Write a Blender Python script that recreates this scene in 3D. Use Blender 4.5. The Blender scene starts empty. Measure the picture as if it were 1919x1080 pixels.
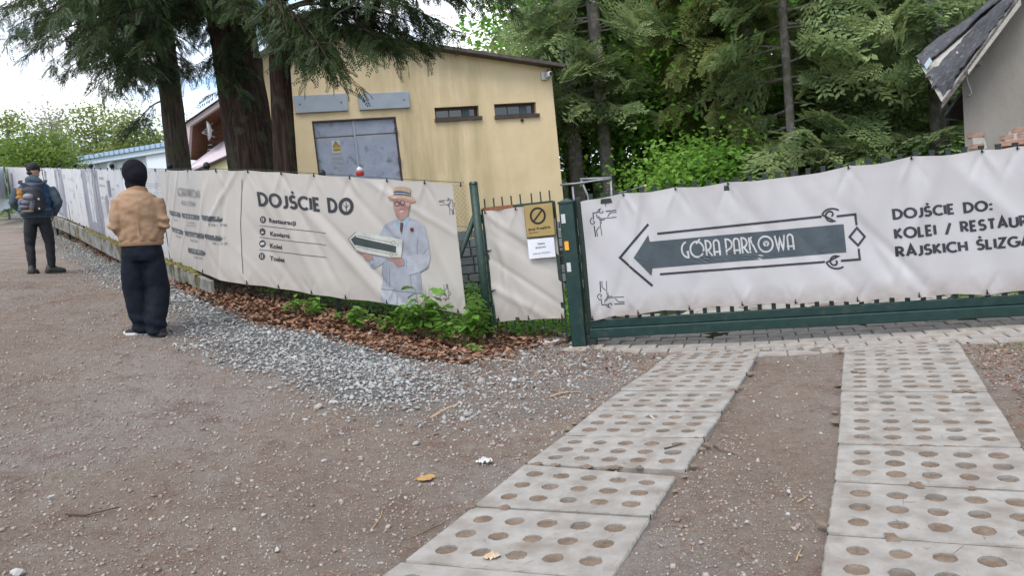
import bpy, bmesh, math, random
import numpy as np
from mathutils import Vector, Matrix
from mathutils.geometry import tessellate_polygon
random.seed(7); rng = np.random.default_rng(7)
R = math.radians
sc = bpy.context.scene
col = sc.collection

# ---------------------------------------------------------------- camera
F = 1400.0; CH = 1.45
_u = np.array([-1618., 15700., 1400.]); _u /= np.linalg.norm(_u)      # world up in camera axes
_f = np.array([0., 0., -1.]); _y = _f - _u*_f.dot(_u); _y /= np.linalg.norm(_y)
_x = np.cross(_y, _u)
RW = np.array([_x, _y, _u])          # rows: world axes in camera coords -> world = RW @ cam
CAM = np.array([0., 0., CH])
cd = bpy.data.cameras.new("camera"); cam = bpy.data.objects.new("camera", cd); col.objects.link(cam)
cd.sensor_width = 36; cd.lens = F/1919*36; cd.clip_end = 900; cd.clip_start = 0.05
M4 = Matrix([[*RW[0], 0], [*RW[1], 0], [*RW[2], CH], [0, 0, 0, 1]]); cam.matrix_world = M4
sc.camera = cam
# ---------------------------------------------------------------- world, sun, exposure
SUN_EL, SUN_AZ = R(60), R(205)      # azimuth clockwise from +Y
w = bpy.data.worlds.new("World"); sc.world = w; w.use_nodes = True
nt = w.node_tree; N = nt.nodes; L = nt.links; N.clear()
wo = N.new('ShaderNodeOutputWorld'); bg = N.new('ShaderNodeBackground'); bg.inputs[1].default_value = 0.145
sk = N.new('ShaderNodeTexSky'); sk.sky_type = 'NISHITA'; sk.sun_disc = False
sk.sun_elevation = SUN_EL; sk.sun_rotation = SUN_AZ; sk.air_density = 1.0; sk.dust_density = 0.6; sk.ozone_density = 1.5
tc = N.new('ShaderNodeTexCoord'); mp = N.new('ShaderNodeMapping'); mp.inputs['Scale'].default_value = (1, 1, 2.6); mp.inputs['Location'].default_value = (1.3, 0.7, 0.4)
n1 = N.new('ShaderNodeTexNoise'); n1.inputs['Scale'].default_value = 2.6; n1.inputs['Detail'].default_value = 9; n1.inputs['Roughness'].default_value = 0.58
cr = N.new('ShaderNodeValToRGB'); cr.color_ramp.elements[0].position = 0.43; cr.color_ramp.elements[1].position = 0.57
n2 = N.new('ShaderNodeTexNoise'); n2.inputs['Scale'].default_value = 5; n2.inputs['Detail'].default_value = 6
cc = N.new('ShaderNodeValToRGB'); cc.color_ramp.elements[0].color = (5.2, 5.6, 6.3, 1); cc.color_ramp.elements[1].color = (8.6, 8.7, 8.9, 1)
cc.color_ramp.elements[0].position = .35; cc.color_ramp.elements[1].position = .6
mx = N.new('ShaderNodeMix'); mx.data_type = 'RGBA'
L.new(tc.outputs['Generated'], mp.inputs[0]); L.new(mp.outputs[0], n1.inputs[0]); L.new(mp.outputs[0], n2.inputs[0])
L.new(n1.outputs[0], cr.inputs[0]); L.new(n2.outputs[0], cc.inputs[0])
L.new(cr.outputs[0], mx.inputs[0]); L.new(sk.outputs[0], mx.inputs[6]); L.new(cc.outputs[0], mx.inputs[7])
L.new(mx.outputs[2], bg.inputs[0]); L.new(bg.outputs[0], wo.inputs[0])
sd = bpy.data.lights.new("sun", 'SUN'); sd.energy = 1.5; sd.angle = R(30); sd.color = (1, .96, .9)
so = bpy.data.objects.new("sun", sd); col.objects.link(so)
_dir = Vector((math.sin(SUN_AZ)*math.cos(SUN_EL), math.cos(SUN_AZ)*math.cos(SUN_EL), math.sin(SUN_EL)))
so.rotation_euler = _dir.to_track_quat('Z', 'Y').to_euler()
sc.view_settings.view_transform = 'Standard'; sc.view_settings.look = 'None'; sc.view_settings.gamma = 1
sc.view_settings.exposure = 0.96; sc.view_settings.use_curve_mapping = False
sc.cycles.max_bounces = 6; sc.cycles.transparent_max_bounces = 6

# ---------------------------------------------------------------- measuring helpers (photo px -> place)
def ray(px, py):
    d = RW @ np.array([px-959.5, 540-py, -F]); return d
def at_y(px, py, Y):
    d = ray(px, py); return CAM + d*(Y/d[1])
def proj(p):
    c = RW.T @ (np.asarray(p, float)-CAM); return 959.5+F*c[0]/-c[2], 540-F*c[1]/-c[2]
def z_at(X, Y, py):
    lo, hi = -20., 60.
    for _ in range(50):
        m = (lo+hi)/2
        if proj((X, Y, m))[1] > py: lo = m
        else: hi = m
    return (lo+hi)/2
class Plane:
    """vertical plane through A, direction e; coordinates (s, z)"""
    def __init__(s, A, B):
        s.A = np.array(A[:2], float); d = np.array(B[:2], float)-s.A; s.len = np.linalg.norm(d); s.e = d/s.len
        n = np.array([s.e[1], -s.e[0]]);
        if n.dot(s.A) > 0: n = -n         # towards the viewer side
        s.n = n
    def hit(s, px, py):
        d = ray(px, py); t = s.A.dot(s.n)/d[:2].dot(s.n); p = CAM+d*t
        return (p[:2]-s.A).dot(s.e), p[2]
    def pt(s, a, z, off=0.):
        q = s.A+s.e*a+s.n*off; return np.array([q[0], q[1], z])

# ---------------------------------------------------------------- ground height: thin-plate through surveyed points
CP = [(0,0,.0),(2.5,3,0),(1,5,0),(3,5,0),(.9,8.1,0),(4.7,6.85,.0),(-.5,8.4,.17),(-.2,5,.05),(-1.2,6.5,.24),(-3.65,7.45,.65),(-7.3,11.6,1.36),
      (-1.5,3,.08),(-4,4,.42),(-2.2,9.0,.55),(-3.75,9.6,.90),(-5.9,12.5,1.17),(-8.6,15.8,1.64),(-13.7,22.5,2.55),(-9.5,11,1.5),(-8,6,1.0),(-3,0,.15),
      (2,9.5,.02),(6,9,.05),(9,14,.3),(0,13,.75),(-3,16,1.3),(4,17,.7),(-22,34,4.0),(-8,24,2.6),(12,30,2.5),(-40,60,7),(40,60,5),(0,60,5),(30,0,.3),(-30,0,3.2),(-20,12,2.8),(0,-15,0)]
_cp = np.array(CP, float)
def _U(r2): return np.where(r2 > 0, .5*r2*np.log(np.maximum(r2, 1e-12)), 0)
_n = len(_cp); _K = np.zeros((_n+3, _n+3)); _d = _cp[:, None, :2]-_cp[None, :, :2]; _K[:_n, :_n] = _U((_d**2).sum(2))+np.eye(_n)*.05
_K[:_n, _n] = 1; _K[:_n, _n+1:] = _cp[:, :2]; _K[_n, :_n] = 1; _K[_n+1:, :_n] = _cp[:, :2].T
_w = np.linalg.solve(_K, np.concatenate([_cp[:, 2], np.zeros(3)]))
def g(x, y):
    x = np.asarray(x, float); y = np.asarray(y, float)
    xc = np.clip(x, -45, 45); yc = np.clip(y, -15, 65)
    r = _w[_n]+_w[_n+1]*xc+_w[_n+2]*yc
    for i in range(_n): r = r+_w[i]*_U((xc-_cp[i, 0])**2+(yc-_cp[i, 1])**2)
    return r
def micro(x, y):
    x = np.asarray(x); y = np.asarray(y); r = 0
    for k, (a, b, c, A) in enumerate([(3.1, 1.7, 0, .010), (-2.3, 4.4, 1, .008), (9.1, 5.3, 2, .004), (-7.7, 11.2, 3, .004), (23, 17, 4, .0035), (-19, 31, 5, .0035)]):
        r = r+A*np.sin(a*x+b*y+c+1.5*np.sin(b*.7*x-a*.6*y+c*2))
    return r
def on_ground(px, py):
    d = ray(px, py); t0 = 1.0
    prev = None
    for t in np.concatenate([np.linspace(.5, 20, 400), np.linspace(20, 90, 400)]):
        k = t/d[1]; p = CAM+d*k; h = p[2]-g(p[0], p[1])
        if h < 0:
            if prev is None: return p
            a, b = prev, t
            for _ in range(18):
                m = (a+b)/2; p = CAM+d*(m/d[1])
                if p[2]-g(p[0], p[1]) < 0: b = m
                else: a = m
            return p
        prev = t
    return p

# ---------------------------------------------------------------- object helpers
def tag(o, label=None, cat=None, group=None, kind=None):
    if label: o['label'] = label
    if cat: o['category'] = cat
    if group: o['group'] = group
    if kind: o['kind'] = kind
    return o
def thing(name, label, cat, loc=(0, 0, 0), rz=0, group=None):
    o = bpy.data.objects.new(name, None); col.objects.link(o); o.location = loc; o.rotation_euler = (0, 0, rz); o.empty_display_size = .1
    return tag(o, label, cat, group)
def link(name, me, parent=None):
    o = bpy.data.objects.new(name, me); col.objects.link(o)
    if parent is not None:
        o.parent = parent
    return o
def world_child(o, parent):
    """parent an object whose mesh is in world coordinates to an empty that may be moved"""
    o.parent = parent
    loc = parent.location; rz = parent.rotation_euler[2]
    Mi = (Matrix.Translation(loc) @ Matrix.Rotation(rz, 4, 'Z')).inverted()
    if parent.parent is None: o.matrix_local = Mi
    return o
def fast_mesh(name, V, T, mat, smooth=False, mats=None, midx=None):
    V = np.asarray(V, np.float32).reshape(-1, 3); T = np.asarray(T, np.int32); k = T.shape[1]
    me = bpy.data.meshes.new(name); me.vertices.add(len(V)); me.vertices.foreach_set('co', V.ravel())
    me.loops.add(T.size); me.loops.foreach_set('vertex_index', T.ravel())
    me.polygons.add(len(T)); me.polygons.foreach_set('loop_start', np.arange(0, T.size, k, dtype=np.int32))
    me.polygons.foreach_set('loop_total', np.full(len(T), k, np.int32))
    if smooth: me.polygons.foreach_set('use_smooth', np.ones(len(T), bool))
    me.update(calc_edges=True)
    for m in (mats or [mat]): me.materials.append(m)
    if midx is not None: me.polygons.foreach_set('material_index', np.asarray(midx, np.int32))
    return me
class MB:
    def __init__(s): s.v = []; s.f = []; s.fm = []; s.m = 0
    def add(s, V, Fs):
        o = len(s.v); s.v += [tuple(map(float, p)) for p in V]; s.f += [tuple(i+o for i in f) for f in Fs]; s.fm += [s.m]*len(Fs); return s
    def box(s, c, size, ax=None, ay=None, az=None):
        """centre, full size, optional axes"""
        ax = np.array(ax if ax is not None else (1, 0, 0), float); ay = np.array(ay if ay is not None else (0, 1, 0), float)
        az = np.array(az if az is not None else np.cross(ax, ay), float); c = np.array(c, float)
        V = [c+ax*size[0]/2*i+ay*size[1]/2*j+az*size[2]/2*k for k in (-1, 1) for j in (-1, 1) for i in (-1, 1)]
        return s.add(V, [(0, 2, 3, 1), (4, 5, 7, 6), (0, 1, 5, 4), (2, 6, 7, 3), (0, 4, 6, 2), (1, 3, 7, 5)])
    def tube(s, pts, r, n=8, cap=True, rad2=None, ref=None, wob=0):
        pts = [np.array(p, float) for p in pts]; m = len(pts)
        rr = r if hasattr(r, '__len__') else [r]*m; r2 = rad2 if rad2 is not None else rr
        V = []; nprev = None
        for i, p in enumerate(pts):
            t = pts[min(i+1, m-1)]-pts[max(i-1, 0)]; t /= (np.linalg.norm(t)+1e-9)
            if ref is not None: a = np.array(ref, float)
            elif nprev is not None: a = nprev
            else: a = np.array([1, 0, 0.]) if abs(t[0]) < .8 else np.array([0, 1., 0])
            a = a-t*a.dot(t); a /= (np.linalg.norm(a)+1e-9); nprev = a; b = np.cross(t, a)
            for k in range(n):
                th = 2*math.pi*k/n; wv = 1+(wob*(random.random()-.5) if wob else 0)
                V.append(p+(a*math.cos(th)*rr[i]+b*math.sin(th)*r2[i])*wv)
        Fs = [(i*n+k, i*n+(k+1) % n, (i+1)*n+(k+1) % n, (i+1)*n+k) for i in range(m-1) for k in range(n)]
        if cap: Fs += [tuple(range(n-1, -1, -1)), tuple((m-1)*n+k for k in range(n))]
        return s.add(V, Fs)
    def prism(s, poly, d):
        """3d polygon extruded by vector d"""
        P = [np.array(p, float) for p in poly]; n = len(P); d = np.array(d, float)
        V = P+[p+d for p in P]; Fs = [tuple(range(n)), tuple(range(2*n-1, n-1, -1))]+[(i, i+n, (i+1) % n+n, (i+1) % n) for i in range(n)]
        return s.add(V, Fs)
    def mesh(s, name, mat, smooth=False):
        me = bpy.data.meshes.new(name); me.from_pydata(s.v, [], s.f)
        for m in (mat if isinstance(mat, (list, tuple)) else [mat]): me.materials.append(m)
        if isinstance(mat, (list, tuple)): me.polygons.foreach_set('material_index', s.fm)
        bm = bmesh.new(); bm.from_mesh(me); bmesh.ops.recalc_face_normals(bm, faces=bm.faces); bm.to_mesh(me); bm.free()
        if smooth: me.polygons.foreach_set('use_smooth', [True]*len(me.polygons))
        me.update(); return me
    def build(s, name, mat, parent=None, smooth=False, local=False):
        o = link(name, s.mesh(name, mat, smooth))
        if parent is not None:
            if local: o.parent = parent
            else: world_child(o, parent)
        return o
def bevel(o, wd=.006, seg=1):
    m = o.modifiers.new('b', 'BEVEL'); m.width = wd; m.segments = seg; m.limit_method = 'ANGLE'; return o

# ---------------------------------------------------------------- materials
def newmat(name):
    m = bpy.data.materials.new(name); m.use_nodes = True; nt = m.node_tree; b = nt.nodes['Principled BSDF']; return m, nt, b
def pmat(name, c1, c2=None, scale=8, rough=.7, bump=0, bscale=None, metal=0, spec=.4, lo=.35, hi=.65, stretch=None, c3=None, s3=2.0, lo3=.5, hi3=.62, bdist=.01, coat=0):
    m, nt, b = newmat(name); N = nt.nodes; L = nt.links
    b.inputs['Roughness'].default_value = rough; b.inputs['Metallic'].default_value = metal; b.inputs['Specular IOR Level'].default_value = spec
    b.inputs['Coat Weight'].default_value = coat
    tc = N.new('ShaderNodeTexCoord'); mp = N.new('ShaderNodeMapping'); L.new(tc.outputs['Object'], mp.inputs[0])
    if stretch: mp.inputs['Scale'].default_value = stretch
    b.inputs['Base Color'].default_value = (*c1, 1)
    if c2 is not None:
        no = N.new('ShaderNodeTexNoise'); no.inputs['Scale'].default_value = scale; no.inputs['Detail'].default_value = 8; no.inputs['Roughness'].default_value = .62
        L.new(mp.outputs[0], no.inputs[0]); r = N.new('ShaderNodeValToRGB'); L.new(no.outputs[0], r.inputs[0])
        r.color_ramp.elements[0].position = lo; r.color_ramp.elements[1].position = hi
        r.color_ramp.elements[0].color = (*c1, 1); r.color_ramp.elements[1].color = (*c2, 1); out = r.outputs[0]
        if c3 is not None:
            n3 = N.new('ShaderNodeTexNoise'); n3.inputs['Scale'].default_value = s3; n3.inputs['Detail'].default_value = 6; L.new(mp.outputs[0], n3.inputs[0])
            r3 = N.new('ShaderNodeValToRGB'); r3.color_ramp.elements[0].position = lo3; r3.color_ramp.elements[1].position = hi3; L.new(n3.outputs[0], r3.inputs[0])
            x = N.new('ShaderNodeMix'); x.data_type = 'RGBA'; L.new(r3.outputs[0], x.inputs[0]); L.new(out, x.inputs[6]); x.inputs[7].default_value = (*c3, 1); out = x.outputs[2]
        L.new(out, b.inputs['Base Color'])
    if bump:
        nb = N.new('ShaderNodeTexNoise'); nb.inputs['Scale'].default_value = bscale or scale*3; nb.inputs['Detail'].default_value = 7; L.new(mp.outputs[0], nb.inputs[0])
        bp = N.new('ShaderNodeBump'); bp.inputs['Strength'].default_value = bump; bp.inputs['Distance'].default_value = bdist
        L.new(nb.outputs[0], bp.inputs['Height']); L.new(bp.outputs[0], b.inputs['Normal'])
    return m
def leafmat(name, cols, rough=.55, trans=.35, nscale=1.2):
    """foliage: colour varies leaf by leaf and patch by patch, light passes through"""
    m, nt, b = newmat(name); N = nt.nodes; L = nt.links
    ge = N.new('ShaderNodeNewGeometry'); tc = N.new('ShaderNodeTexCoord'); no = N.new('ShaderNodeTexNoise'); no.inputs['Scale'].default_value = nscale; no.inputs['Detail'].default_value = 3
    L.new(tc.outputs['Object'], no.inputs[0])
    ma = N.new('ShaderNodeMath'); ma.operation = 'MULTIPLY_ADD'; L.new(ge.outputs['Random Per Island'], ma.inputs[0]); ma.inputs[1].default_value = .5
    mb = N.new('ShaderNodeMath'); mb.operation = 'MULTIPLY_ADD'; L.new(no.outputs[0], mb.inputs[0]); mb.inputs[1].default_value = 1.3; mb.inputs[2].default_value = -.4
    L.new(mb.outputs[0], ma.inputs[2])
    r = N.new('ShaderNodeValToRGB'); L.new(ma.outputs[0], r.inputs[0]); cr = r.color_ramp
    n = len(cols)
    for i, c in enumerate(cols):
        p = i/(n-1)
        e = cr.elements[0] if i == 0 else (cr.elements[-1] if i == n-1 else cr.elements.new(p)); e.position = p; e.color = (*c, 1)
    L.new(r.outputs[0], b.inputs['Base Color']); b.inputs['Roughness'].default_value = rough; b.inputs['Specular IOR Level'].default_value = .25
    t = N.new('ShaderNodeBsdfTranslucent'); L.new(r.outputs[0], t.inputs[0]); mx = N.new('ShaderNodeMixShader'); mx.inputs[0].default_value = trans
    L.new(b.outputs[0], mx.inputs[1]); L.new(t.outputs[0], mx.inputs[2]); L.new(mx.outputs[0], N['Material Output'].inputs[0])
    return m
def islandmat(name, cols, rough=.85, spec=.2, bump=0):
    m, nt, b = newmat(name); N = nt.nodes; L = nt.links
    ge = N.new('ShaderNodeNewGeometry'); r = N.new('ShaderNodeValToRGB'); L.new(ge.outputs['Random Per Island'], r.inputs[0]); cr = r.color_ramp; n = len(cols)
    for i, c in enumerate(cols):
        e = cr.elements[0] if i == 0 else (cr.elements[-1] if i == n-1 else cr.elements.new(i/(n-1))); e.position = i/(n-1); e.color = (*c, 1)
    L.new(r.outputs[0], b.inputs['Base Color']); b.inputs['Roughness'].default_value = rough; b.inputs['Specular IOR Level'].default_value = spec
    return m
def barkmat(name, c1, c2, c3, sx=9, sz=1.1, bump=.9, lichen=None):
    m, nt, b = newmat(name); N = nt.nodes; L = nt.links
    tc = N.new('ShaderNodeTexCoord'); mp = N.new('ShaderNodeMapping'); mp.inputs['Scale'].default_value = (sx, sx, sz); L.new(tc.outputs['Object'], mp.inputs[0])
    no = N.new('ShaderNodeTexNoise'); no.inputs['Scale'].default_value = 3; no.inputs['Detail'].default_value = 9; no.inputs['Roughness'].default_value = .65; no.inputs['Distortion'].default_value = .4; L.new(mp.outputs[0], no.inputs[0])
    r = N.new('ShaderNodeValToRGB'); L.new(no.outputs[0], r.inputs[0]); cr = r.color_ramp
    cr.elements[0].position = .36; cr.elements[0].color = (*c1, 1); cr.elements[1].position = .66; cr.elements[1].color = (*c3, 1); e = cr.elements.new(.5); e.color = (*c2, 1)
    out = r.outputs[0]
    if lichen:
        n3 = N.new('ShaderNodeTexNoise'); n3.inputs['Scale'].default_value = 5; n3.inputs['Detail'].default_value = 5; L.new(tc.outputs['Object'], n3.inputs[0])
        r3 = N.new('ShaderNodeValToRGB'); r3.color_ramp.elements[0].position = .52; r3.color_ramp.elements[1].position = .62; L.new(n3.outputs[0], r3.inputs[0])
        x = N.new('ShaderNodeMix'); x.data_type = 'RGBA'; L.new(r3.outputs[0], x.inputs[0]); L.new(out, x.inputs[6]); x.inputs[7].default_value = (*lichen, 1); out = x.outputs[2]
    L.new(out, b.inputs['Base Color']); b.inputs['Roughness'].default_value = .9; b.inputs['Specular IOR Level'].default_value = .15
    bp = N.new('ShaderNodeBump'); bp.inputs['Strength'].default_value = bump; bp.inputs['Distance'].default_value = .03; L.new(no.outputs[0], bp.inputs['Height']); L.new(bp.outputs[0], b.inputs['Normal'])
    return m
# ================================================================= GROUND
def inpoly(P, x, y):
    c = np.zeros(x.shape, bool); n = len(P)
    for i in range(n):
        x0, y0 = P[i]; x1, y1 = P[(i+1) % n]
        m = ((y0 > y) != (y1 > y)) & (x < (x1-x0)*(y-y0)/((y1-y0)+1e-12)+x0); c ^= m
    return c
def pdist(P, x, y):
    d = np.full(x.shape, 1e9); n = len(P)
    for i in range(n):
        a = P[i]; b = P[(i+1) % n]; ab = b-a; t = np.clip(((x-a[0])*ab[0]+(y-a[1])*ab[1])/(ab.dot(ab)+1e-12), 0, 1)
        d = np.minimum(d, np.hypot(x-a[0]-ab[0]*t, y-a[1]-ab[1]*t))
    return np.where(inpoly(P, x, y), d, -d)
def gpoly(px): return np.array([on_ground(*p)[:2] for p in px])
GRAVEL = gpoly([(0,378),(60,398),(110,436),(160,456),(215,490),(300,512),(345,545),(420,575),(500,600),(565,612),(600,628),(650,650),(700,655),(740,668),(800,700),(830,730),(790,755),(700,752),(620,742),(540,708),(480,695),(400,662),(350,630),(325,590),(300,560),(222,540),(170,505),(120,470),(60,430),(0,392)])
GRAVEL2 = gpoly([(700,655),(830,665),(960,650),(1080,648),(1190,668),(1120,760),(1000,770),(900,800),(780,800),(640,760),(760,745)])
LITTER = gpoly([(120,425),(215,462),(300,486),(420,532),(520,548),(640,566),(760,585),(865,592),(925,612),(1060,615),(1075,640),(960,660),(880,684),(800,680),(720,662),(640,642),(560,620),(470,602),(400,568),(340,540),(300,508),(215,488),(120,442)])
LEDGE = gpoly([(-400,560),(0,560),(20,640),(40,740),(-60,900),(-600,1000)])
def zn(x, y, s, k=0):
    return (np.sin(s*x+1.3*k+1.7*np.sin(s*.8*y+k))+np.sin(s*1.1*y+2.1*k+1.3*np.sin(s*.9*x-k))+.6*np.sin(s*2.3*x-s*1.9*y+k))/2.6
def axis(a, b, n, lo, hi):
    c = list(np.linspace(a, b, n)); st = c[1]-c[0]; s = st
    while c[-1] < hi: s *= 1.13; c.append(c[-1]+s)
    s = st
    while c[0] > lo: s *= 1.13; c.insert(0, c[0]-s)
    return np.array(c)
gx = axis(-6.5, 6, 300, -400, 400); gy = axis(1.2, 12, 270, -60, 600)
GX, GY = np.meshgrid(gx, gy); GZ = g(GX, GY)+micro(GX, GY)*np.clip((14-GY)/4, 0, 1)
nx, ny = len(gx), len(gy); V = np.stack([GX, GY, GZ], -1).reshape(-1, 3)
ii, jj = np.meshgrid(np.arange(nx-1), np.arange(ny-1)); a = (jj*nx+ii).ravel(); T = np.stack([a, a+1, a+nx+1, a+nx], 1)
fx, fy = V[:, 0], V[:, 1]
def soft(P, wd, k): return np.clip(.5+(pdist(P, fx, fy)+zn(fx, fy, 5, k)*.12)/wd, 0, 1)
zg = np.maximum(soft(GRAVEL, .25, 1), .45*soft(GRAVEL2, .4, 2)); zl = soft(LITTER, .25, 3)
fenceline = [(-.556,8.46),(-3.75,9.6),(-13.7,22.5),(-60,83),(60,120),(60,4),(4.7,6.9),(.9,8.15)]
zf = np.clip(.5+pdist(np.array(fenceline), fx, fy)/.5, 0, 1)
def M_ground():
    m, nt, b = newmat('soil_and_gravel'); N = nt.nodes; L = nt.links
    tc = N.new('ShaderNodeTexCoord')
    def noise(s, d=8, r=.6, dist=0):
        n = N.new('ShaderNodeTexNoise'); n.inputs['Scale'].default_value = s; n.inputs['Detail'].default_value = d; n.inputs['Roughness'].default_value = r; n.inputs['Distortion'].default_value = dist; L.new(tc.outputs['Object'], n.inputs[0]); return n.outputs[0]
    def ramp(i, p0, c0, p1, c1, mid=None):
        r = N.new('ShaderNodeValToRGB'); L.new(i, r.inputs[0]); e = r.color_ramp.elements; e[0].position = p0; e[0].color = (*c0, 1); e[1].position = p1; e[1].color = (*c1, 1)
        if mid: q = e.new(mid[0]); q.color = (*mid[1], 1)
        return r.outputs[0]
    def mix(f, A, B):
        x = N.new('ShaderNodeMix'); x.data_type = 'RGBA'
        for s_, v in ((0, f), (6, A), (7, B)):
            if isinstance(v, tuple): x.inputs[s_].default_value = (*v, 1)
            elif isinstance(v, (int, float)): x.inputs[s_].default_value = v
            else: L.new(v, x.inputs[s_])
        return x.outputs[2]
    def attr(n):
        a = N.new('ShaderNodeAttribute'); a.attribute_name = n; return a.outputs['Fac']
    W = (1, 1, 1); K = (0, 0, 0)
    dirt = ramp(noise(1.3, 9, .7), .3, (.21, .158, .117), .7, (.39, .32, .25), (.5, (.295, .232, .18)))
    dirt = mix(ramp(noise(.45, 5), .48, K, .62, W), dirt, ramp(noise(40, 5, .7), .3, (.25, .212, .185), .7, (.42, .375, .335)))     # greyer trodden patches
    dirt = mix(ramp(noise(2.6, 7, .75), .50, K, .64, W), dirt, (.215, .145, .112)); dirt = mix(ramp(noise(6.5, 7, .8), .54, K, .66, W), dirt, (.36, .31, .265))
    dirt = mix(ramp(noise(70, 4, .8), .55, K, .66, W), dirt, (.42, .365, .315))
    dirt = mix(ramp(noise(95, 3, .8, .5), .60, K, .68, W), dirt, (.17, .105, .08))       # reddish needles, crumbs
    dirt = mix(ramp(noise(160, 2, .8), .63, K, .70, W), dirt, (.42, .40, .37))
    grav = ramp(noise(55, 5, .8), .3, (.09, .085, .08), .7, (.30, .30, .29))
    lit = ramp(noise(45, 6, .8, .6), .3, (.045, .025, .016), .7, (.20, .10, .055))
    forest = ramp(noise(9, 8, .75), .35, (.045, .035, .022), .65, (.05, .085, .025))
    c = mix(attr('gravel_zone'), dirt, grav); c = mix(attr('litter_zone'), c, lit); c = mix(attr('forest_zone'), c, forest)
    L.new(c, b.inputs['Base Color']); b.inputs['Roughness'].default_value = .95; b.inputs['Specular IOR Level'].default_value = .15
    ad = N.new('ShaderNodeMath'); ad.operation = 'ADD'; L.new(noise(30, 9, .75), ad.inputs[0]); L.new(noise(140, 3, .7), ad.inputs[1])
    bp = N.new('ShaderNodeBump'); bp.inputs['Strength'].default_value = 1; bp.inputs['Distance'].default_value = .03; L.new(ad.outputs[0], bp.inputs['Height']); L.new(bp.outputs[0], b.inputs['Normal'])
    return m
me = fast_mesh('ground', V, T, M_ground(), smooth=True)
for nm, arr in (('gravel_zone', zg), ('litter_zone', zl), ('forest_zone', zf)):
    at = me.attributes.new(nm, 'FLOAT', 'POINT'); at.data.foreach_set('value', arr.astype(np.float32))
ground = link('ground', me); ground['kind'] = 'structure'

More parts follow.
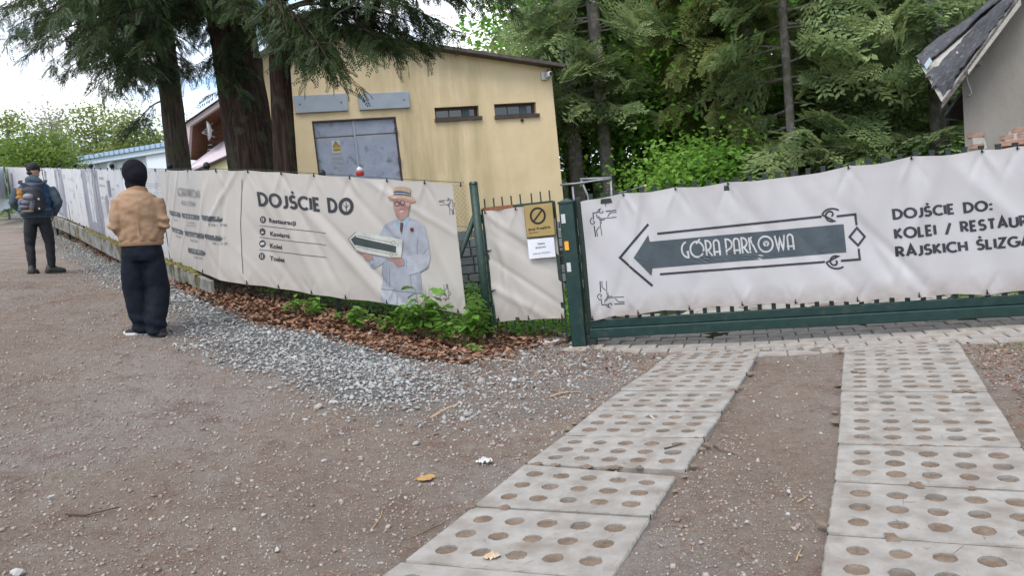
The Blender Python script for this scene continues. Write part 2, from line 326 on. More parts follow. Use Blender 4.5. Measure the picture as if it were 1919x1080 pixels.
# ---------------------------------------------------------------- perforated concrete slabs
concrete = pmat('worn_concrete', (.225, .206, .182), (.315, .294, .264), 7, .9, .5, 160, spec=.2, c3=(.185, .150, .120), s3=5.0, lo3=.52, hi3=.75, bdist=.006)
slabdirt = pmat('packed_dirt_in_holes', (.125, .09, .065), (.21, .16, .12), 9, .95, .8, 60, spec=.1, bdist=.01)
def slab(name, c4, parent, seed):
    """c4: far-left, far-right, near-right, near-left on the ground"""
    rd = random.Random(seed); c4 = [np.array(c) for c in c4]; cx = sum(c4)/4
    c4 = [c+(cx-c)/np.linalg.norm(cx-c)*.036 for c in c4]
    tilt = [rd.uniform(-.006, .008) for _ in range(4)]
    P = lambda u, v: (c4[0]*(1-u)*(1-v)+c4[1]*u*(1-v)+c4[2]*u*v+c4[3]*(1-u)*v)
    def pt(u, v, dz):
        p = P(u, v); t = tilt[0]*(1-u)*(1-v)+tilt[1]*u*(1-v)+tilt[2]*u*v+tilt[3]*(1-u)*v
        return (p[0], p[1], p[2]+dz+t)
    m = MB(); top = .026; us = [0, .045]+[.045+.91*(i+1)/5 for i in range(5)]+[1]; vs = [0, .07]+[.07+.86*(j+1)/3 for j in range(3)]+[1]
    K = 24; W_ = np.linalg.norm(c4[1]-c4[0]); Lg = np.linalg.norm(c4[3]-c4[0])
    def edgepts(u, v, e):
        # worn, nibbled rim
        j = .004*math.sin(u*37+seed)*math.sin(v*29+seed*2)
        return u, v
    fills = []
    for a in range(7):
        for b in range(5):
            u0, u1, v0, v1 = us[a], us[a+1], vs[b], vs[b+1]
            if 1 <= a <= 5 and 1 <= b <= 3:
                r = .045*rd.uniform(.93, 1.07); cu, cv = (u0+u1)/2, (v0+v1)/2; V = []
                rk = [r*(1+rd.uniform(-.07, .07)) for _ in range(K)]
                for k in range(K):
                    th = 2*math.pi*k/K; ct, st = math.cos(th), math.sin(th); s_ = 1/max(abs(ct), abs(st))
                    V.append(pt(cu+(u1-u0)/2*ct*s_, cv+(v1-v0)/2*st*s_, top))
                for k in range(K): th = 2*math.pi*k/K; V.append(pt(cu+rk[k]/W_*math.cos(th), cv+rk[k]/Lg*math.sin(th), top-.002))
                for k in range(K): th = 2*math.pi*k/K; V.append(pt(cu+rk[k]*.93/W_*math.cos(th), cv+rk[k]*.93/Lg*math.sin(th), -.05))
                Fs = [(k, (k+1) % K, (k+1) % K+K, k+K) for k in range(K)]+[(k+K, (k+1) % K+K, (k+1) % K+2*K, k+2*K) for k in range(K)]
                m.add(V, Fs); fills.append((cu, cv, rk))
            else:
                m.add([pt(u0, v0, top), pt(u1, v0, top), pt(u1, v1, top), pt(u0, v1, top)], [(0, 1, 2, 3)])
    # sides with nibbles
    n = 22
    for (ua, va, ub, vb) in ((0, 0, 1, 0), (1, 0, 1, 1), (1, 1, 0, 1), (0, 1, 0, 0)):
        V = []
        for i in range(n+1):
            t = i/n; u = ua+(ub-ua)*t; v = va+(vb-va)*t; q = .0015 if 0 < i < n else 0
            ou = (-1 if ua == ub == 0 else 1 if ua == ub == 1 else 0); ov = (-1 if va == vb == 0 else 1 if va == vb == 1 else 0)
            o1 = rd.uniform(0, .006)*(0 < i < n)
            V.append(pt(u, v, top)); V.append(pt(u+ou*(.004+o1)/W_, v+ov*(.003+o1)/Lg, top-.006-rd.uniform(0, .004))); V.append(pt(u+ou*.006/W_, v+ov*.006/Lg, -.09))
        m.add(V, [f for i in range(n) for f in ((i*3, i*3+3, i*3+4, i*3+1), (i*3+1, i*3+4, i*3+5, i*3+2))])
    me = m.mesh('concrete_slab', concrete); bm = bmesh.new(); bm.from_mesh(me); bmesh.ops.remove_doubles(bm, verts=bm.verts, dist=.0004); bmesh.ops.recalc_face_normals(bm, faces=bm.faces); bm.to_mesh(me); bm.free()
    o = link(name, me, parent)
    d = MB()
    for cu, cv, rk in fills:
        dz = top-rd.choice([.006, .008, .010, .012, .02]); V = [pt(cu, cv, dz+rd.uniform(-.004, .003))]
        for q in (.55, 1.0):
            for k in range(K): th = 2*math.pi*k/K; V.append(pt(cu+rk[k]*q*1.0/W_*math.cos(th), cv+rk[k]*q*1.0/Lg*math.sin(th), dz+rd.uniform(-.003, .003)*(q < .9)+.0))
        d.add(V, [(0, k+1, (k+1) % K+1) for k in range(K)]+[(k+1, k+1+K, (k+1) % K+1+K, (k+1) % K+1) for k in range(K)])
    f = d.build('soil_filling', slabdirt); f.parent = o; f['kind'] = 'stuff'
    return o
drive = bpy.data.objects.new('driveway', None); col.objects.link(drive); drive['kind'] = 'structure'
RJ = [((1578,654),(1803,648)),((1576,675),(1818,673)),((1572,705),(1838,703)),((1569,739.5),(1861,741)),((1567,785),(1893,789)),((1562,842),(1928,850)),((1554,910),(1972,932)),((1538,1009),(2028,1050)),((1520,1150),(2108,1215))]
LJ = [((1252,668),(1434,655)),((1232,682),(1420,679)),((1206,703),(1405,706)),((1156,738),(1385,739)),((1109,777),(1360,779)),((1050,823),(1328,829)),((978,877),(1294,890)),((880,956),(1230,981)),((746,1062),(1158,1100)),((540,1215),(1050,1275))]
LJ2 = {6: ((978,877),(1277,903))}
for c, JJ in enumerate((RJ, LJ)):
    for i in range(len(JJ)-1):
        A = JJ[i] if not (c == 1 and i == 6) else LJ2[6]
        B = JJ[i+1]
        slab('concrete_slab', [on_ground(*A[0]), on_ground(*A[1]), on_ground(*B[1]), on_ground(*B[0])], drive, 10*c+i+1)

# ---------------------------------------------------------------- gate line and block paving
GP = Plane(at_y(1108, 633, 8.08), at_y(1919, 592, 6.85))
pave = bpy.data.objects.new('pavement', None); col.objects.link(pave); pave['kind'] = 'structure'
pm = [pmat('pale_paving_block', (.27, .245, .215), (.37, .345, .31), 6, .9, .6, 90, spec=.15, bdist=.004, c3=(.24, .2, .16), s3=4),
      pmat('grey_paving_block', (.24, .23, .212), (.33, .31, .285), 7, .9, .6, 90, spec=.15, bdist=.004, c3=(.25, .2, .17), s3=3)]
def pavermesh(m):
    q = MB(); a, b, h = .137, .096, .06
    V = [(-a, -b, -h), (a, -b, -h), (a, b, -h), (-a, b, -h)]+[(x*a, y*b, -.008) for x, y in ((-1, -1), (1, -1), (1, 1), (-1, 1))]+[(x*(a-.008), y*(b-.008), 0) for x, y in ((-1, -1), (1, -1), (1, 1), (-1, 1))]
    q.add(V, [(i, (i+1) % 4, (i+1) % 4+4, i+4) for i in range(4)]+[(i+4, (i+1) % 4+4, (i+1) % 4+8, i+8) for i in range(4)]+[(8, 9, 10, 11)])
    return q.mesh('paver', m)
pms = [pavermesh(m) for m in pm]
ang = math.atan2(GP.e[1], GP.e[0])
for r in range(-9, 4):
    for k in range(-2, 21):
        s_ = k*.282+(r % 2)*.141; nn = r*.2+.06
        if nn > .35 and (s_ < .95 + .1*math.sin(r*5)): continue
        if nn <= .35 and s_ < -.25+.15*math.sin(r*3): continue
        if s_ > 5.6: continue
        p = GP.pt(s_, 0, nn)
        if random.random() < .02: continue
        o = link('paver', random.choice(pms), pave); o.location = (p[0], p[1], float(g(p[0], p[1]))+.020+random.uniform(-.003, .003))
        o.rotation_euler = (random.gauss(0, .012), random.gauss(0, .012), ang+random.gauss(0, .012))
rV = []; rn_ = 60
for j in range(rn_+1):
    for i in range(31): p = GP.pt(.75+i*(4.0-.75)/30+.15*math.sin(j*.7+i), 0, -1.72-j*.16); rV.append((p[0], p[1], float(g(p[0], p[1]))+.016))
ro = link('road', fast_mesh('road', rV, [(j*31+i, j*31+i+1, (j+1)*31+i+1, (j+1)*31+i) for j in range(rn_) for i in range(30)], pmat('old_pale_road', (.25, .235, .21), (.36, .34, .31), 5, .95, .6, 40, c3=(.17, .14, .11), s3=3), smooth=True)); ro['kind'] = 'structure'
# paving flags by the wicket gate
flag = pmat('pale_stone_flag', (.40, .38, .34), (.52, .50, .46), 5, .9, .6, 70, spec=.15, bdist=.005, c3=(.25, .2, .16), s3=3)
fl = thing('stepping_flags', 'pale cracked paving flags lying in the litter in front of the wicket gate', 'paving', on_ground(1020, 640))
for P4 in ([(982,634),(1010,627),(1062,640),(1018,649)], [(1012,626),(1040,621),(1070,628),(1064,638)], [(1000,620),(1020,616),(1036,620),(1012,625)]):
    m = MB(); P = [on_ground(*p)+np.array([0, 0, -.03]) for p in P4]; m.prism(P, (0, 0, .055)); o = m.build('flagstone', flag, fl)

def spill(seed, pts):
    rd = random.Random(seed); m = MB()
    for (px, py, wpx) in pts:
        p = on_ground(px, py); d = np.linalg.norm(p-CAM); r = wpx*d/F/2; n = 14; V = [(p[0], p[1], p[2]+.0335)]
        for k in range(n): th = 2*math.pi*k/n; q = r*rd.uniform(.45, 1.15); V.append((p[0]+q*math.cos(th), p[1]+q*1.3*math.sin(th), p[2]+.027))
        m.add(V, [(0, k+1, (k+1) % n+1) for k in range(n)])
    o = m.build('spilled_dirt', slabdirt, drive); o['kind'] = 'stuff'
rs_ = random.Random(4); sp = []
for _ in range(46):
    i = rs_.randrange(1, 8); t = rs_.random(); JJ = rs_.choice((RJ, LJ)); a_, b_ = JJ[i]; u = rs_.random(); sp.append((a_[0]*(1-u)+b_[0]*u, a_[1]*(1-u)+b_[1]*u+rs_.uniform(-2, 3), rs_.uniform(10, 30)*(a_[1]/900)**2))
for _ in range(40):
    i = rs_.randrange(1, 8); JJ = rs_.choice((RJ, LJ)); s_ = rs_.choice((0, 1)); u = rs_.random(); a_, b_ = JJ[i-1][s_], JJ[i][s_]; sp.append((a_[0]*(1-u)+b_[0]*u+rs_.uniform(-3, 3), a_[1]*(1-u)+b_[1]*u, rs_.uniform(8, 26)*(a_[1]/850)**2))
spill(3, sp)
# ---------------------------------------------------------------- loose gravel, leaves, needles
def rand_rot(n, flat=1.0):
    a = rng.uniform(0, 2*np.pi, n); bx = rng.normal(0, flat, n); by = rng.normal(0, flat, n)
    ca, sa = np.cos(a), np.sin(a); cb, sb = np.cos(bx), np.sin(bx); cc_, sc_ = np.cos(by), np.sin(by)
    Z = np.zeros(n); O = np.ones(n)
    Rz = np.stack([ca, -sa, Z, sa, ca, Z, Z, Z, O], -1).reshape(n, 3, 3); Rx = np.stack([O, Z, Z, Z, cb, -sb, Z, sb, cb], -1).reshape(n, 3, 3); Ry = np.stack([cc_, Z, sc_, Z, O, Z, -sc_, Z, cc_], -1).reshape(n, 3, 3)
    return Rz @ Rx @ Ry
def scatter(protos, P, Rm, S):
    """protos: list of (V,T); P positions, Rm rotations, S scales (n,) or (n,3)"""
    n = len(P); S = np.asarray(S); S = S[:, None]*np.ones(3) if S.ndim == 1 else S
    pick = rng.integers(0, len(protos), n); VV = []; TT = []; off = 0
    for k, (v, t) in enumerate(protos):
        i = np.where(pick == k)[0]
        if len(i) == 0: continue
        w = np.einsum('nij,nvj->nvi', Rm[i], v[None]*S[i][:, None, :])+P[i][:, None, :]
        VV.append(w.reshape(-1, 3)); TT.append((t[None]+(np.arange(len(i))*len(v))[:, None, None]).reshape(-1, t.shape[1])+off); off += len(i)*len(v)
    return np.concatenate(VV), np.concatenate(TT)
def ico():
    bm = bmesh.new(); bmesh.ops.create_icosphere(bm, subdivisions=1, radius=.5); bm.verts.index_update(); v = np.array([x.co for x in bm.verts]); t = np.array([[q.index for q in f.verts] for f in bm.faces]); bm.free(); return v, t
_iv, _it = ico()
def stoneproto():
    v = _iv*rng.uniform(.72, 1.25, (len(_iv), 1)); v = v*np.array([1.15, .8, .5]); return v, _it
stones = [stoneproto() for _ in range(8)]
_ov = np.array([[.5, 0, 0], [0, .4, 0], [-.5, 0, 0], [0, -.4, 0], [0, 0, .28], [0, 0, -.28]]); _ot = np.array([[0, 1, 4], [1, 2, 4], [2, 3, 4], [3, 0, 4], [1, 0, 5], [2, 1, 5], [3, 2, 5], [0, 3, 5]])
pebs = [(_ov*rng.uniform(.6, 1.4, (6, 1)), _ot) for _ in range(6)]
def sample(P, dens, soft_w=.0):
    lo, hi = P.min(0)-soft_w, P.max(0)+soft_w; n = int((hi-lo).prod()*dens); x = rng.uniform(lo[0], hi[0], n); y = rng.uniform(lo[1], hi[1], n)
    d = pdist(P, x, y)+zn(x, y, 6, 2)*.10; k = d > (rng.uniform(-1, 1, n)*soft_w); return x[k], y[k]
SLABP = gpoly([(1252,668),(1434,655),(1360,779),(1277,903),(1100,1200),(540,1215),(746,1062),(978,877)]); SLABP2 = gpoly([(1578,654),(1803,648),(1893,789),(1972,932),(2108,1215),(1520,1150)])
def off_slab(x, y, keep=0.):
    return ~((pdist(SLABP, x, y) > .0) | (pdist(SLABP2, x, y) > .0)) | (rng.uniform(0, 1, len(x)) < keep)
def gz(x, y): return g(x, y)+micro(x, y)*np.clip((14-y)/4, 0, 1)
greys = islandmat('grey_crushed_stone', [(.17, .168, .16), (.31, .31, .295), (.24, .237, .22), (.40, .40, .38), (.28, .27, .245), (.35, .35, .335), (.24, .205, .18)], .9)
x, y = sample(GRAVEL, 1050, .30); kl = pdist(LITTER, x, y) < rng.normal(.05, .06, len(x)); x, y = x[kl], y[kl]; k = rng.uniform(0, 1, len(x)) < np.clip(14/(y**1.35+.1), .15, 1); x, y = x[k], y[k]
sz = rng.lognormal(math.log(.025), .38, len(x)); P = np.stack([x, y, gz(x, y)+sz*.12+rng.uniform(0, .012, len(x))], 1)
V, T = scatter(stones, P, rand_rot(len(x), .5), sz); o = link('loose_gravel', fast_mesh('loose_gravel', V, T, greys)); tag(o, 'band of loose grey crushed stone running down beside the banner fence', 'gravel', kind='stuff')
x, y = sample(GRAVEL2, 420, .6); k = off_slab(x, y); x, y = x[k], y[k]; sz = rng.lognormal(math.log(.022), .45, len(x)); P = np.stack([x, y, gz(x, y)+sz*.1], 1)
V, T = scatter(stones, P, rand_rot(len(x), .5), sz); o = link('scattered_gravel', fast_mesh('scattered_gravel', V, T, greys)); tag(o, 'thinner scatter of grey stone chips between leaf litter and concrete slabs', 'gravel', kind='stuff')
PATH = gpoly([(-300,400),(0,400),(110,445),(220,500),(340,560),(480,640),(720,680),(900,640),(1080,655),(1250,650),(2000,640),(2300,1500),(-600,1500),(-900,700)])
x, y = sample(PATH, 1700, .0); mid = (x > 1.35) & (x < 3.2) & (y < 8); k = off_slab(x, y, .03) & (~mid | (rng.uniform(0, 1, len(x)) < .3)) & (y < 13) & (y > 1) & (rng.uniform(0, 1, len(x)) < np.clip(6/(y+.1), .2, 1)); x, y = x[k], y[k]
sz = np.clip(rng.lognormal(math.log(.0105), .55, len(x)), .004, .045); P = np.stack([x, y, gz(x, y)+sz*.1], 1)
grit = islandmat('mixed_grit', [(.27, .215, .18), (.34, .305, .27), (.21, .155, .125), (.31, .26, .225), (.24, .18, .145), (.29, .24, .20), (.37, .34, .31), (.26, .20, .165), (.30, .26, .225)], .95)
V, T = scatter(pebs, P, rand_rot(len(x), .4), sz); o = link('path_grit', fast_mesh('path_grit', V, T, grit)); tag(o, 'fine stone grit strewn over the trodden dirt path', 'grit', kind='stuff')
# needles, bark bits
nd = (np.array([[-.5, -.02, 0], [.5, -.012, .01], [.5, .012, .01], [-.5, .02, 0], [0, 0, .035]]), np.array([[0, 1, 4], [1, 2, 4], [2, 3, 4], [3, 0, 4]]))
nd2 = (np.array([[-.5, .05, 0], [0, -.05, .03], [.5, .04, 0], [.5, .07, 0], [0, -.02, .03], [-.5, .08, 0]]), np.array([[0, 1, 4], [0, 4, 5], [1, 2, 3], [1, 3, 4]]))
x, y = sample(PATH, 800, .0); k = off_slab(x, y, .12) & (y < 11) & (y > 1); x, y = x[k], y[k]; os_ = ((pdist(SLABP, x, y) > 0) | (pdist(SLABP2, x, y) > 0))
P = np.stack([x, y, gz(x, y)+.006+os_*.026], 1); sz = rng.lognormal(math.log(.032), .5, len(x))
V, T = scatter([nd, nd2], P, rand_rot(len(x), .12), np.stack([sz, np.clip(sz, .02, .05), sz], 1)); needle = islandmat('dry_needles', [(.13, .06, .04), (.20, .11, .07), (.09, .05, .035), (.27, .17, .11), (.16, .08, .05)], .9)
o = link('fallen_needles', fast_mesh('fallen_needles', V, T, needle)); tag(o, 'reddish dry needles and bark crumbs scattered over the dirt', 'needles', kind='stuff')
# leaf litter
def leafproto():
    c = rng.uniform(-.12, .2); v = np.array([[-.5, 0, c*.5], [-.15, .27, c*.3+.05], [.22, .24, c*.3+.05], [.5, 0, c], [.22, -.24, c*.3+.06], [-.15, -.27, c*.4+.06], [0, 0, 0]]); return v, np.array([[6, 1, 0], [6, 2, 1], [6, 3, 2], [6, 4, 3], [6, 5, 4], [6, 0, 5]])
lps = [leafproto() for _ in range(6)]
x, y = sample(LITTER, 900, .16); sz = rng.uniform(.035, .085, len(x)); P = np.stack([x, y, gz(x, y)+rng.uniform(.004, .03, len(x))], 1)
litm = islandmat('dry_beech_leaves', [(.085, .038, .022), (.20, .095, .052), (.28, .155, .09), (.13, .06, .035), (.33, .215, .14), (.17, .082, .048), (.10, .05, .03), (.23, .12, .07)], .75, .3)
V, T = scatter(lps, P, rand_rot(len(x), .42), sz); o = link('leaf_litter', fast_mesh('leaf_litter', V, T, litm)); tag(o, 'thick drift of rust brown dead leaves below the fence banner', 'leaf litter', kind='stuff')
x, y = sample(GRAVEL2, 45, .5); x2, y2 = sample(gpoly([(1800,640),(2050,640),(2050,800),(1920,800),(1840,690)]), 260, .05); x3, y3 = sample(gpoly([(860,600),(1100,640),(1240,655),(1180,720),(900,700)]), 170, .1); x = np.concatenate([x, x2, x3]); y = np.concatenate([y, y2, y3]); k = off_slab(x, y); x, y = x[k], y[k]
P = np.stack([x, y, gz(x, y)+.01], 1); V, T = scatter(lps, P, rand_rot(len(x), .25), rng.uniform(.02, .05, len(x))); o = link('stray_leaves', fast_mesh('stray_leaves', V, T, litm)); tag(o, 'sparse brown dead leaves strewn over the dirt near the gate', 'leaves', kind='stuff')

# single stones, sticks, scraps one can point at
stone_m = [pmat('grey_stone', (.30, .30, .29), (.44, .44, .42), 30, .85, .5, 80, bdist=.003), pmat('pale_stone', (.33, .32, .295), (.44, .42, .39), 30, .85, .5, 80, bdist=.003), pmat('tan_stone', (.36, .28, .2), (.48, .4, .3), 30, .85, .5, 80, bdist=.003)]
smesh = []
for k in range(6):
    bm = bmesh.new(); bmesh.ops.create_icosphere(bm, subdivisions=2, radius=.5); rd = random.Random(k)
    dirs = [Vector((rd.gauss(0, 1), rd.gauss(0, 1), rd.gauss(0, 1))).normalized() for _ in range(9)]
    for v in bm.verts:
        f = 1
        for d in dirs: f = min(f, .40/max(.05, v.co.normalized().dot(d)*.5/ .5*.95+.02)) if v.co.normalized().dot(d) > .45 else f
        v.co *= f; v.co.z *= .62; v.co.y *= .8
    me = bpy.data.meshes.new('stone'); bm.to_mesh(me); bm.free(); smesh.append(me)
def stone(px, py, w_px, label, mi=0, group=None, lift=.28):
    p = on_ground(px, py); d = np.linalg.norm(p-CAM); s_ = w_px*d/F
    me = smesh[random.randrange(6)].copy(); me.materials.clear(); me.materials.append(stone_m[mi]); o = link('stone', me); o.location = (p[0], p[1], p[2]+s_*lift*.6); o.scale = (s_,)*3; o.rotation_euler = (0, 0, random.uniform(0, 6)); tag(o, label, 'stone', group); return o
for a in [(612,596,20,'squat grey stone half buried in leaf litter under the banner',0),(693,628,15,'pale rounded stone lying on rust brown leaf litter',1),(640,528+38,1,None,0),
          (608,657,12,'pale tan stone where leaf litter meets the gravel',2),(960,748,11,'ochre brown nugget beside twigs on the dirt',2),(1273,978,18,'grey stone beside the chipped edge of the nearest left slabs',0),
          (1413,756,12,'round pale stone high in the dirt strip between slab tracks',1),(1478,925,18,'flat grey stone in the middle of the dirt strip between tracks',0),(1400,982,14,'grey stone low in the dirt strip between the slab tracks',0),
          (1289,924,12,'small grey stone beside the corner gap of the left slabs',0),(1478,968,15,'brownish stone right of centre in the lower dirt strip',0),(1367,855,13,'light stone next to a forked twig in the dirt strip',1),
          (985,850,11,'white chip of stone left of the slab track on red dirt',1),(424,881,14,'pale wedge shaped stone alone on the trodden dirt path',1),(96,934,14,'dark grey pointed stone at the left of the dirt path',0),
          (440,997,14,'light stone low on the dirt path left of the long twig',1),(520,1035,20,'whitish flat stone near the bottom of the dirt path',1),(712,1060,16,'grey stone at the bottom edge beside the slab corner',0),
          (30,1078,30,'large flat pale stone cut by the lower left edge of the path',1),(505,731,13,'white angular stone just below the gravel band',1),(1090,712,22,'flat pale stone chip between the gravel and the slab track',1),(963,717,18,'broad grey stone chip on leaf strewn dirt',0),
          (350,974,14,'off white stone in the middle of the bare dirt',1),(608,867,12,'small grey stone right of the wedge shaped stone',0)]:
    if a[3]: stone(*a)
wood = pmat('dry_wood', (.30, .19, .11), (.45, .32, .2), 12, .85, .6, 40, stretch=(4, 4, 1)); darktwig = pmat('dark_twig', (.06, .04, .03), (.13, .09, .06), 20, .9, .5, 60)
def stick(pts, w_px, label, m, name='stick', lift=None):
    P = [on_ground(*p) for p in pts]; d = np.linalg.norm(P[0]-CAM); r = w_px*d/F/2; P = [p+np.array([0, 0, (lift or r)]) for p in P]
    n = len(P); o = MB().tube(P, [r*(1-.4*i/(n-1))*random.uniform(.9, 1.1) for i in range(n)], 7).build(name, m, smooth=True); tag(o, label, 'stick' if name == 'stick' else 'twig'); return o
stick([(806,790),(822,779),(838,770),(852,764),(865,759)], 7, 'thick pale broken stick lying across the dirt left of the slabs', wood)
stick([(775,790),(782,780),(789,774)], 5, 'short split of pale yellow wood beside the thick broken stick', wood)
stick([(1033,746),(1050,740),(1068,737),(1088,738)], 4, 'curved brown stick on the dirt just left of the upper slabs', wood)
stick([(685,1008),(700,990),(713,972),(719,952)], 3.0, 'long bent pale twig upright in the picture at centre bottom', wood, 'twig')
stick([(124,966),(160,968),(195,960),(224,953)], 3.5, 'long dark twig at the lower left of the dirt path', darktwig, 'twig')
stick([(1338,838),(1355,848),(1372,851),(1390,862)], 3, 'dark forked twig beside the left track in the dirt strip', darktwig, 'twig')
stick([(1492,1054),(1497,1040),(1505,1026)], 3, 'pale curved twig low in the dirt strip near the right slabs', wood, 'twig')
stick([(1494,943),(1506,937),(1515,930)], 3, 'short straight pale twig in the dirt strip by the right slabs', wood, 'twig')
stick([(1246,852),(1262,848),(1279,843)], 3.5, 'short black twig lying across a hole of the left slabs', darktwig, 'twig', lift=.035)
stick([(1218,787),(1222,791),(1228,796)], 5, 'small white wood chip on the fourth visible left slab', stone_m[1], 'twig', lift=.034)
stick([(905,668),(930,674),(965,681)], 4, 'thin brown stick in the stone scatter near the green post', wood, 'twig')
stick([(760,1016),(790,1002),(815,990),(832,984)], 2.5, 'thin dark twig on the dirt left of the nearest slabs', darktwig, 'twig')
_c = 0
def crumple(px, py, w_px, name, label, cat, colr, lift=.01):
    p = on_ground(px, py); d = np.linalg.norm(p-CAM); s_ = w_px*d/F; m = MB(); n = 9
    V = [(s_*(i/(n-1)-.5)*(1+.25*random.random()), s_*.8*(j/(n-1)-.5)*(1+.25*random.random()), s_*.35*random.random()*(1-abs(i/(n-1)-.5))) for j in range(n) for i in range(n)]
    m.add(V, [(j*n+i, j*n+i+1, (j+1)*n+i+1, (j+1)*n+i) for j in range(n-1) for i in range(n-1) if ((i-4)**2+(j-4)**2) < 15+4*random.random()])
    me = m.mesh(name, colr); o = link(name, me); o.location = (p[0], p[1], p[2]+lift); o.rotation_euler = (0, 0, .4); tag(o, label, cat); return o
crumple(908, 870, 26, 'paper_scrap', 'crumpled white paper scrap on the dirt left of the slabs', 'litter', pmat('paper', (.46, .45, .43), (.5, .49, .46), 8, .8))
crumple(924, 1058, 26, 'dead_leaf', 'curled pale dry leaf lying on the nearest left slab', 'leaf', pmat('pale_leaf', (.42, .30, .19), (.5, .4, .28), 10, .8), .03)
crumple(796, 897, 34, 'sawdust_patch', 'yellow ochre smear of sawdust on the red dirt', 'stain', pmat('ochre', (.40, .23, .06), (.28, .17, .08), 10, .95), .001).scale = (1, 1, .12)
# ================================================================= GATE, FENCE, BANNERS
green = pmat('dark_green_paint', (.003, .021, .019), (.007, .034, .029), 14, .38, .25, 60, spec=.5, c3=(.03, .045, .035), s3=9, lo3=.56, hi3=.75, bdist=.002)
green2 = pmat('weathered_green_paint', (.010, .030, .022), (.024, .052, .036), 25, .5, .35, 60, spec=.4, c3=(.05, .05, .035), s3=12, lo3=.58, hi3=.7, bdist=.002)
black = pmat('black_plastic', (.012, .012, .013), rough=.5)
blackpaint = pmat('blackish_green_paint', (.012, .022, .02), (.025, .035, .03), 20, .45, .3, 60, bdist=.002)
rust = pmat('rust', (.16, .05, .03), (.28, .12, .06), 30, .85, .6, 80)
def vinyl(name, c1, c2, dirtc=(.27, .21, .17), zlo=0, zhi=0):
    m, nt, b = newmat(name); N = nt.nodes; L = nt.links
    tc = N.new('ShaderNodeTexCoord'); no = N.new('ShaderNodeTexNoise'); no.inputs['Scale'].default_value = 1.6; no.inputs['Detail'].default_value = 6; L.new(tc.outputs['Object'], no.inputs[0])
    r = N.new('ShaderNodeValToRGB'); L.new(no.outputs[0], r.inputs[0]); r.color_ramp.elements[0].position = .3; r.color_ramp.elements[1].position = .7; r.color_ramp.elements[0].color = (*c1, 1); r.color_ramp.elements[1].color = (*c2, 1)
    at = N.new('ShaderNodeAttribute'); at.attribute_name = 'soiling'; n2 = N.new('ShaderNodeTexNoise'); n2.inputs['Scale'].default_value = 9; n2.inputs['Detail'].default_value = 7; L.new(tc.outputs['Object'], n2.inputs[0])
    mu = N.new('ShaderNodeMath'); mu.operation = 'MULTIPLY'; L.new(at.outputs['Fac'], mu.inputs[0]); L.new(n2.outputs[0], mu.inputs[1])
    x = N.new('ShaderNodeMix'); x.data_type = 'RGBA'; L.new(mu.outputs[0], x.inputs[0]); L.new(r.outputs[0], x.inputs[6]); x.inputs[7].default_value = (*dirtc, 1); L.new(x.outputs[2], b.inputs['Base Color'])
    b.inputs['Roughness'].default_value = .42; b.inputs['Specular IOR Level'].default_value = .35
    n3 = N.new('ShaderNodeTexNoise'); n3.inputs['Scale'].default_value = 14; n3.inputs['Detail'].default_value = 3; L.new(tc.outputs['Object'], n3.inputs[0])
    bp = N.new('ShaderNodeBump'); bp.inputs['Strength'].default_value = .12; bp.inputs['Distance'].default_value = .01; L.new(n3.outputs[0], bp.inputs['Height']); L.new(bp.outputs[0], b.inputs['Normal'])
    return m
vin_gate = vinyl('gate_vinyl', (.42, .405, .405), (.48, .465, .465)); vin_fence = vinyl('fence_vinyl', (.40, .365, .325), (.46, .425, .385))
INK = {}
def ink(name, c, rough=.45):
    if name not in INK: INK[name] = pmat('print_'+name, c, tuple(v*.78 for v in c), 7, rough, spec=.35)
    return INK[name]
I_dark = ink('charcoal', (.035, .038, .043)); I_slate = ink('slate', (.066, .082, .094)); I_white = ink('white', (.50, .49, .485)); I_cream = ink('cream', (.48, .48, .43))

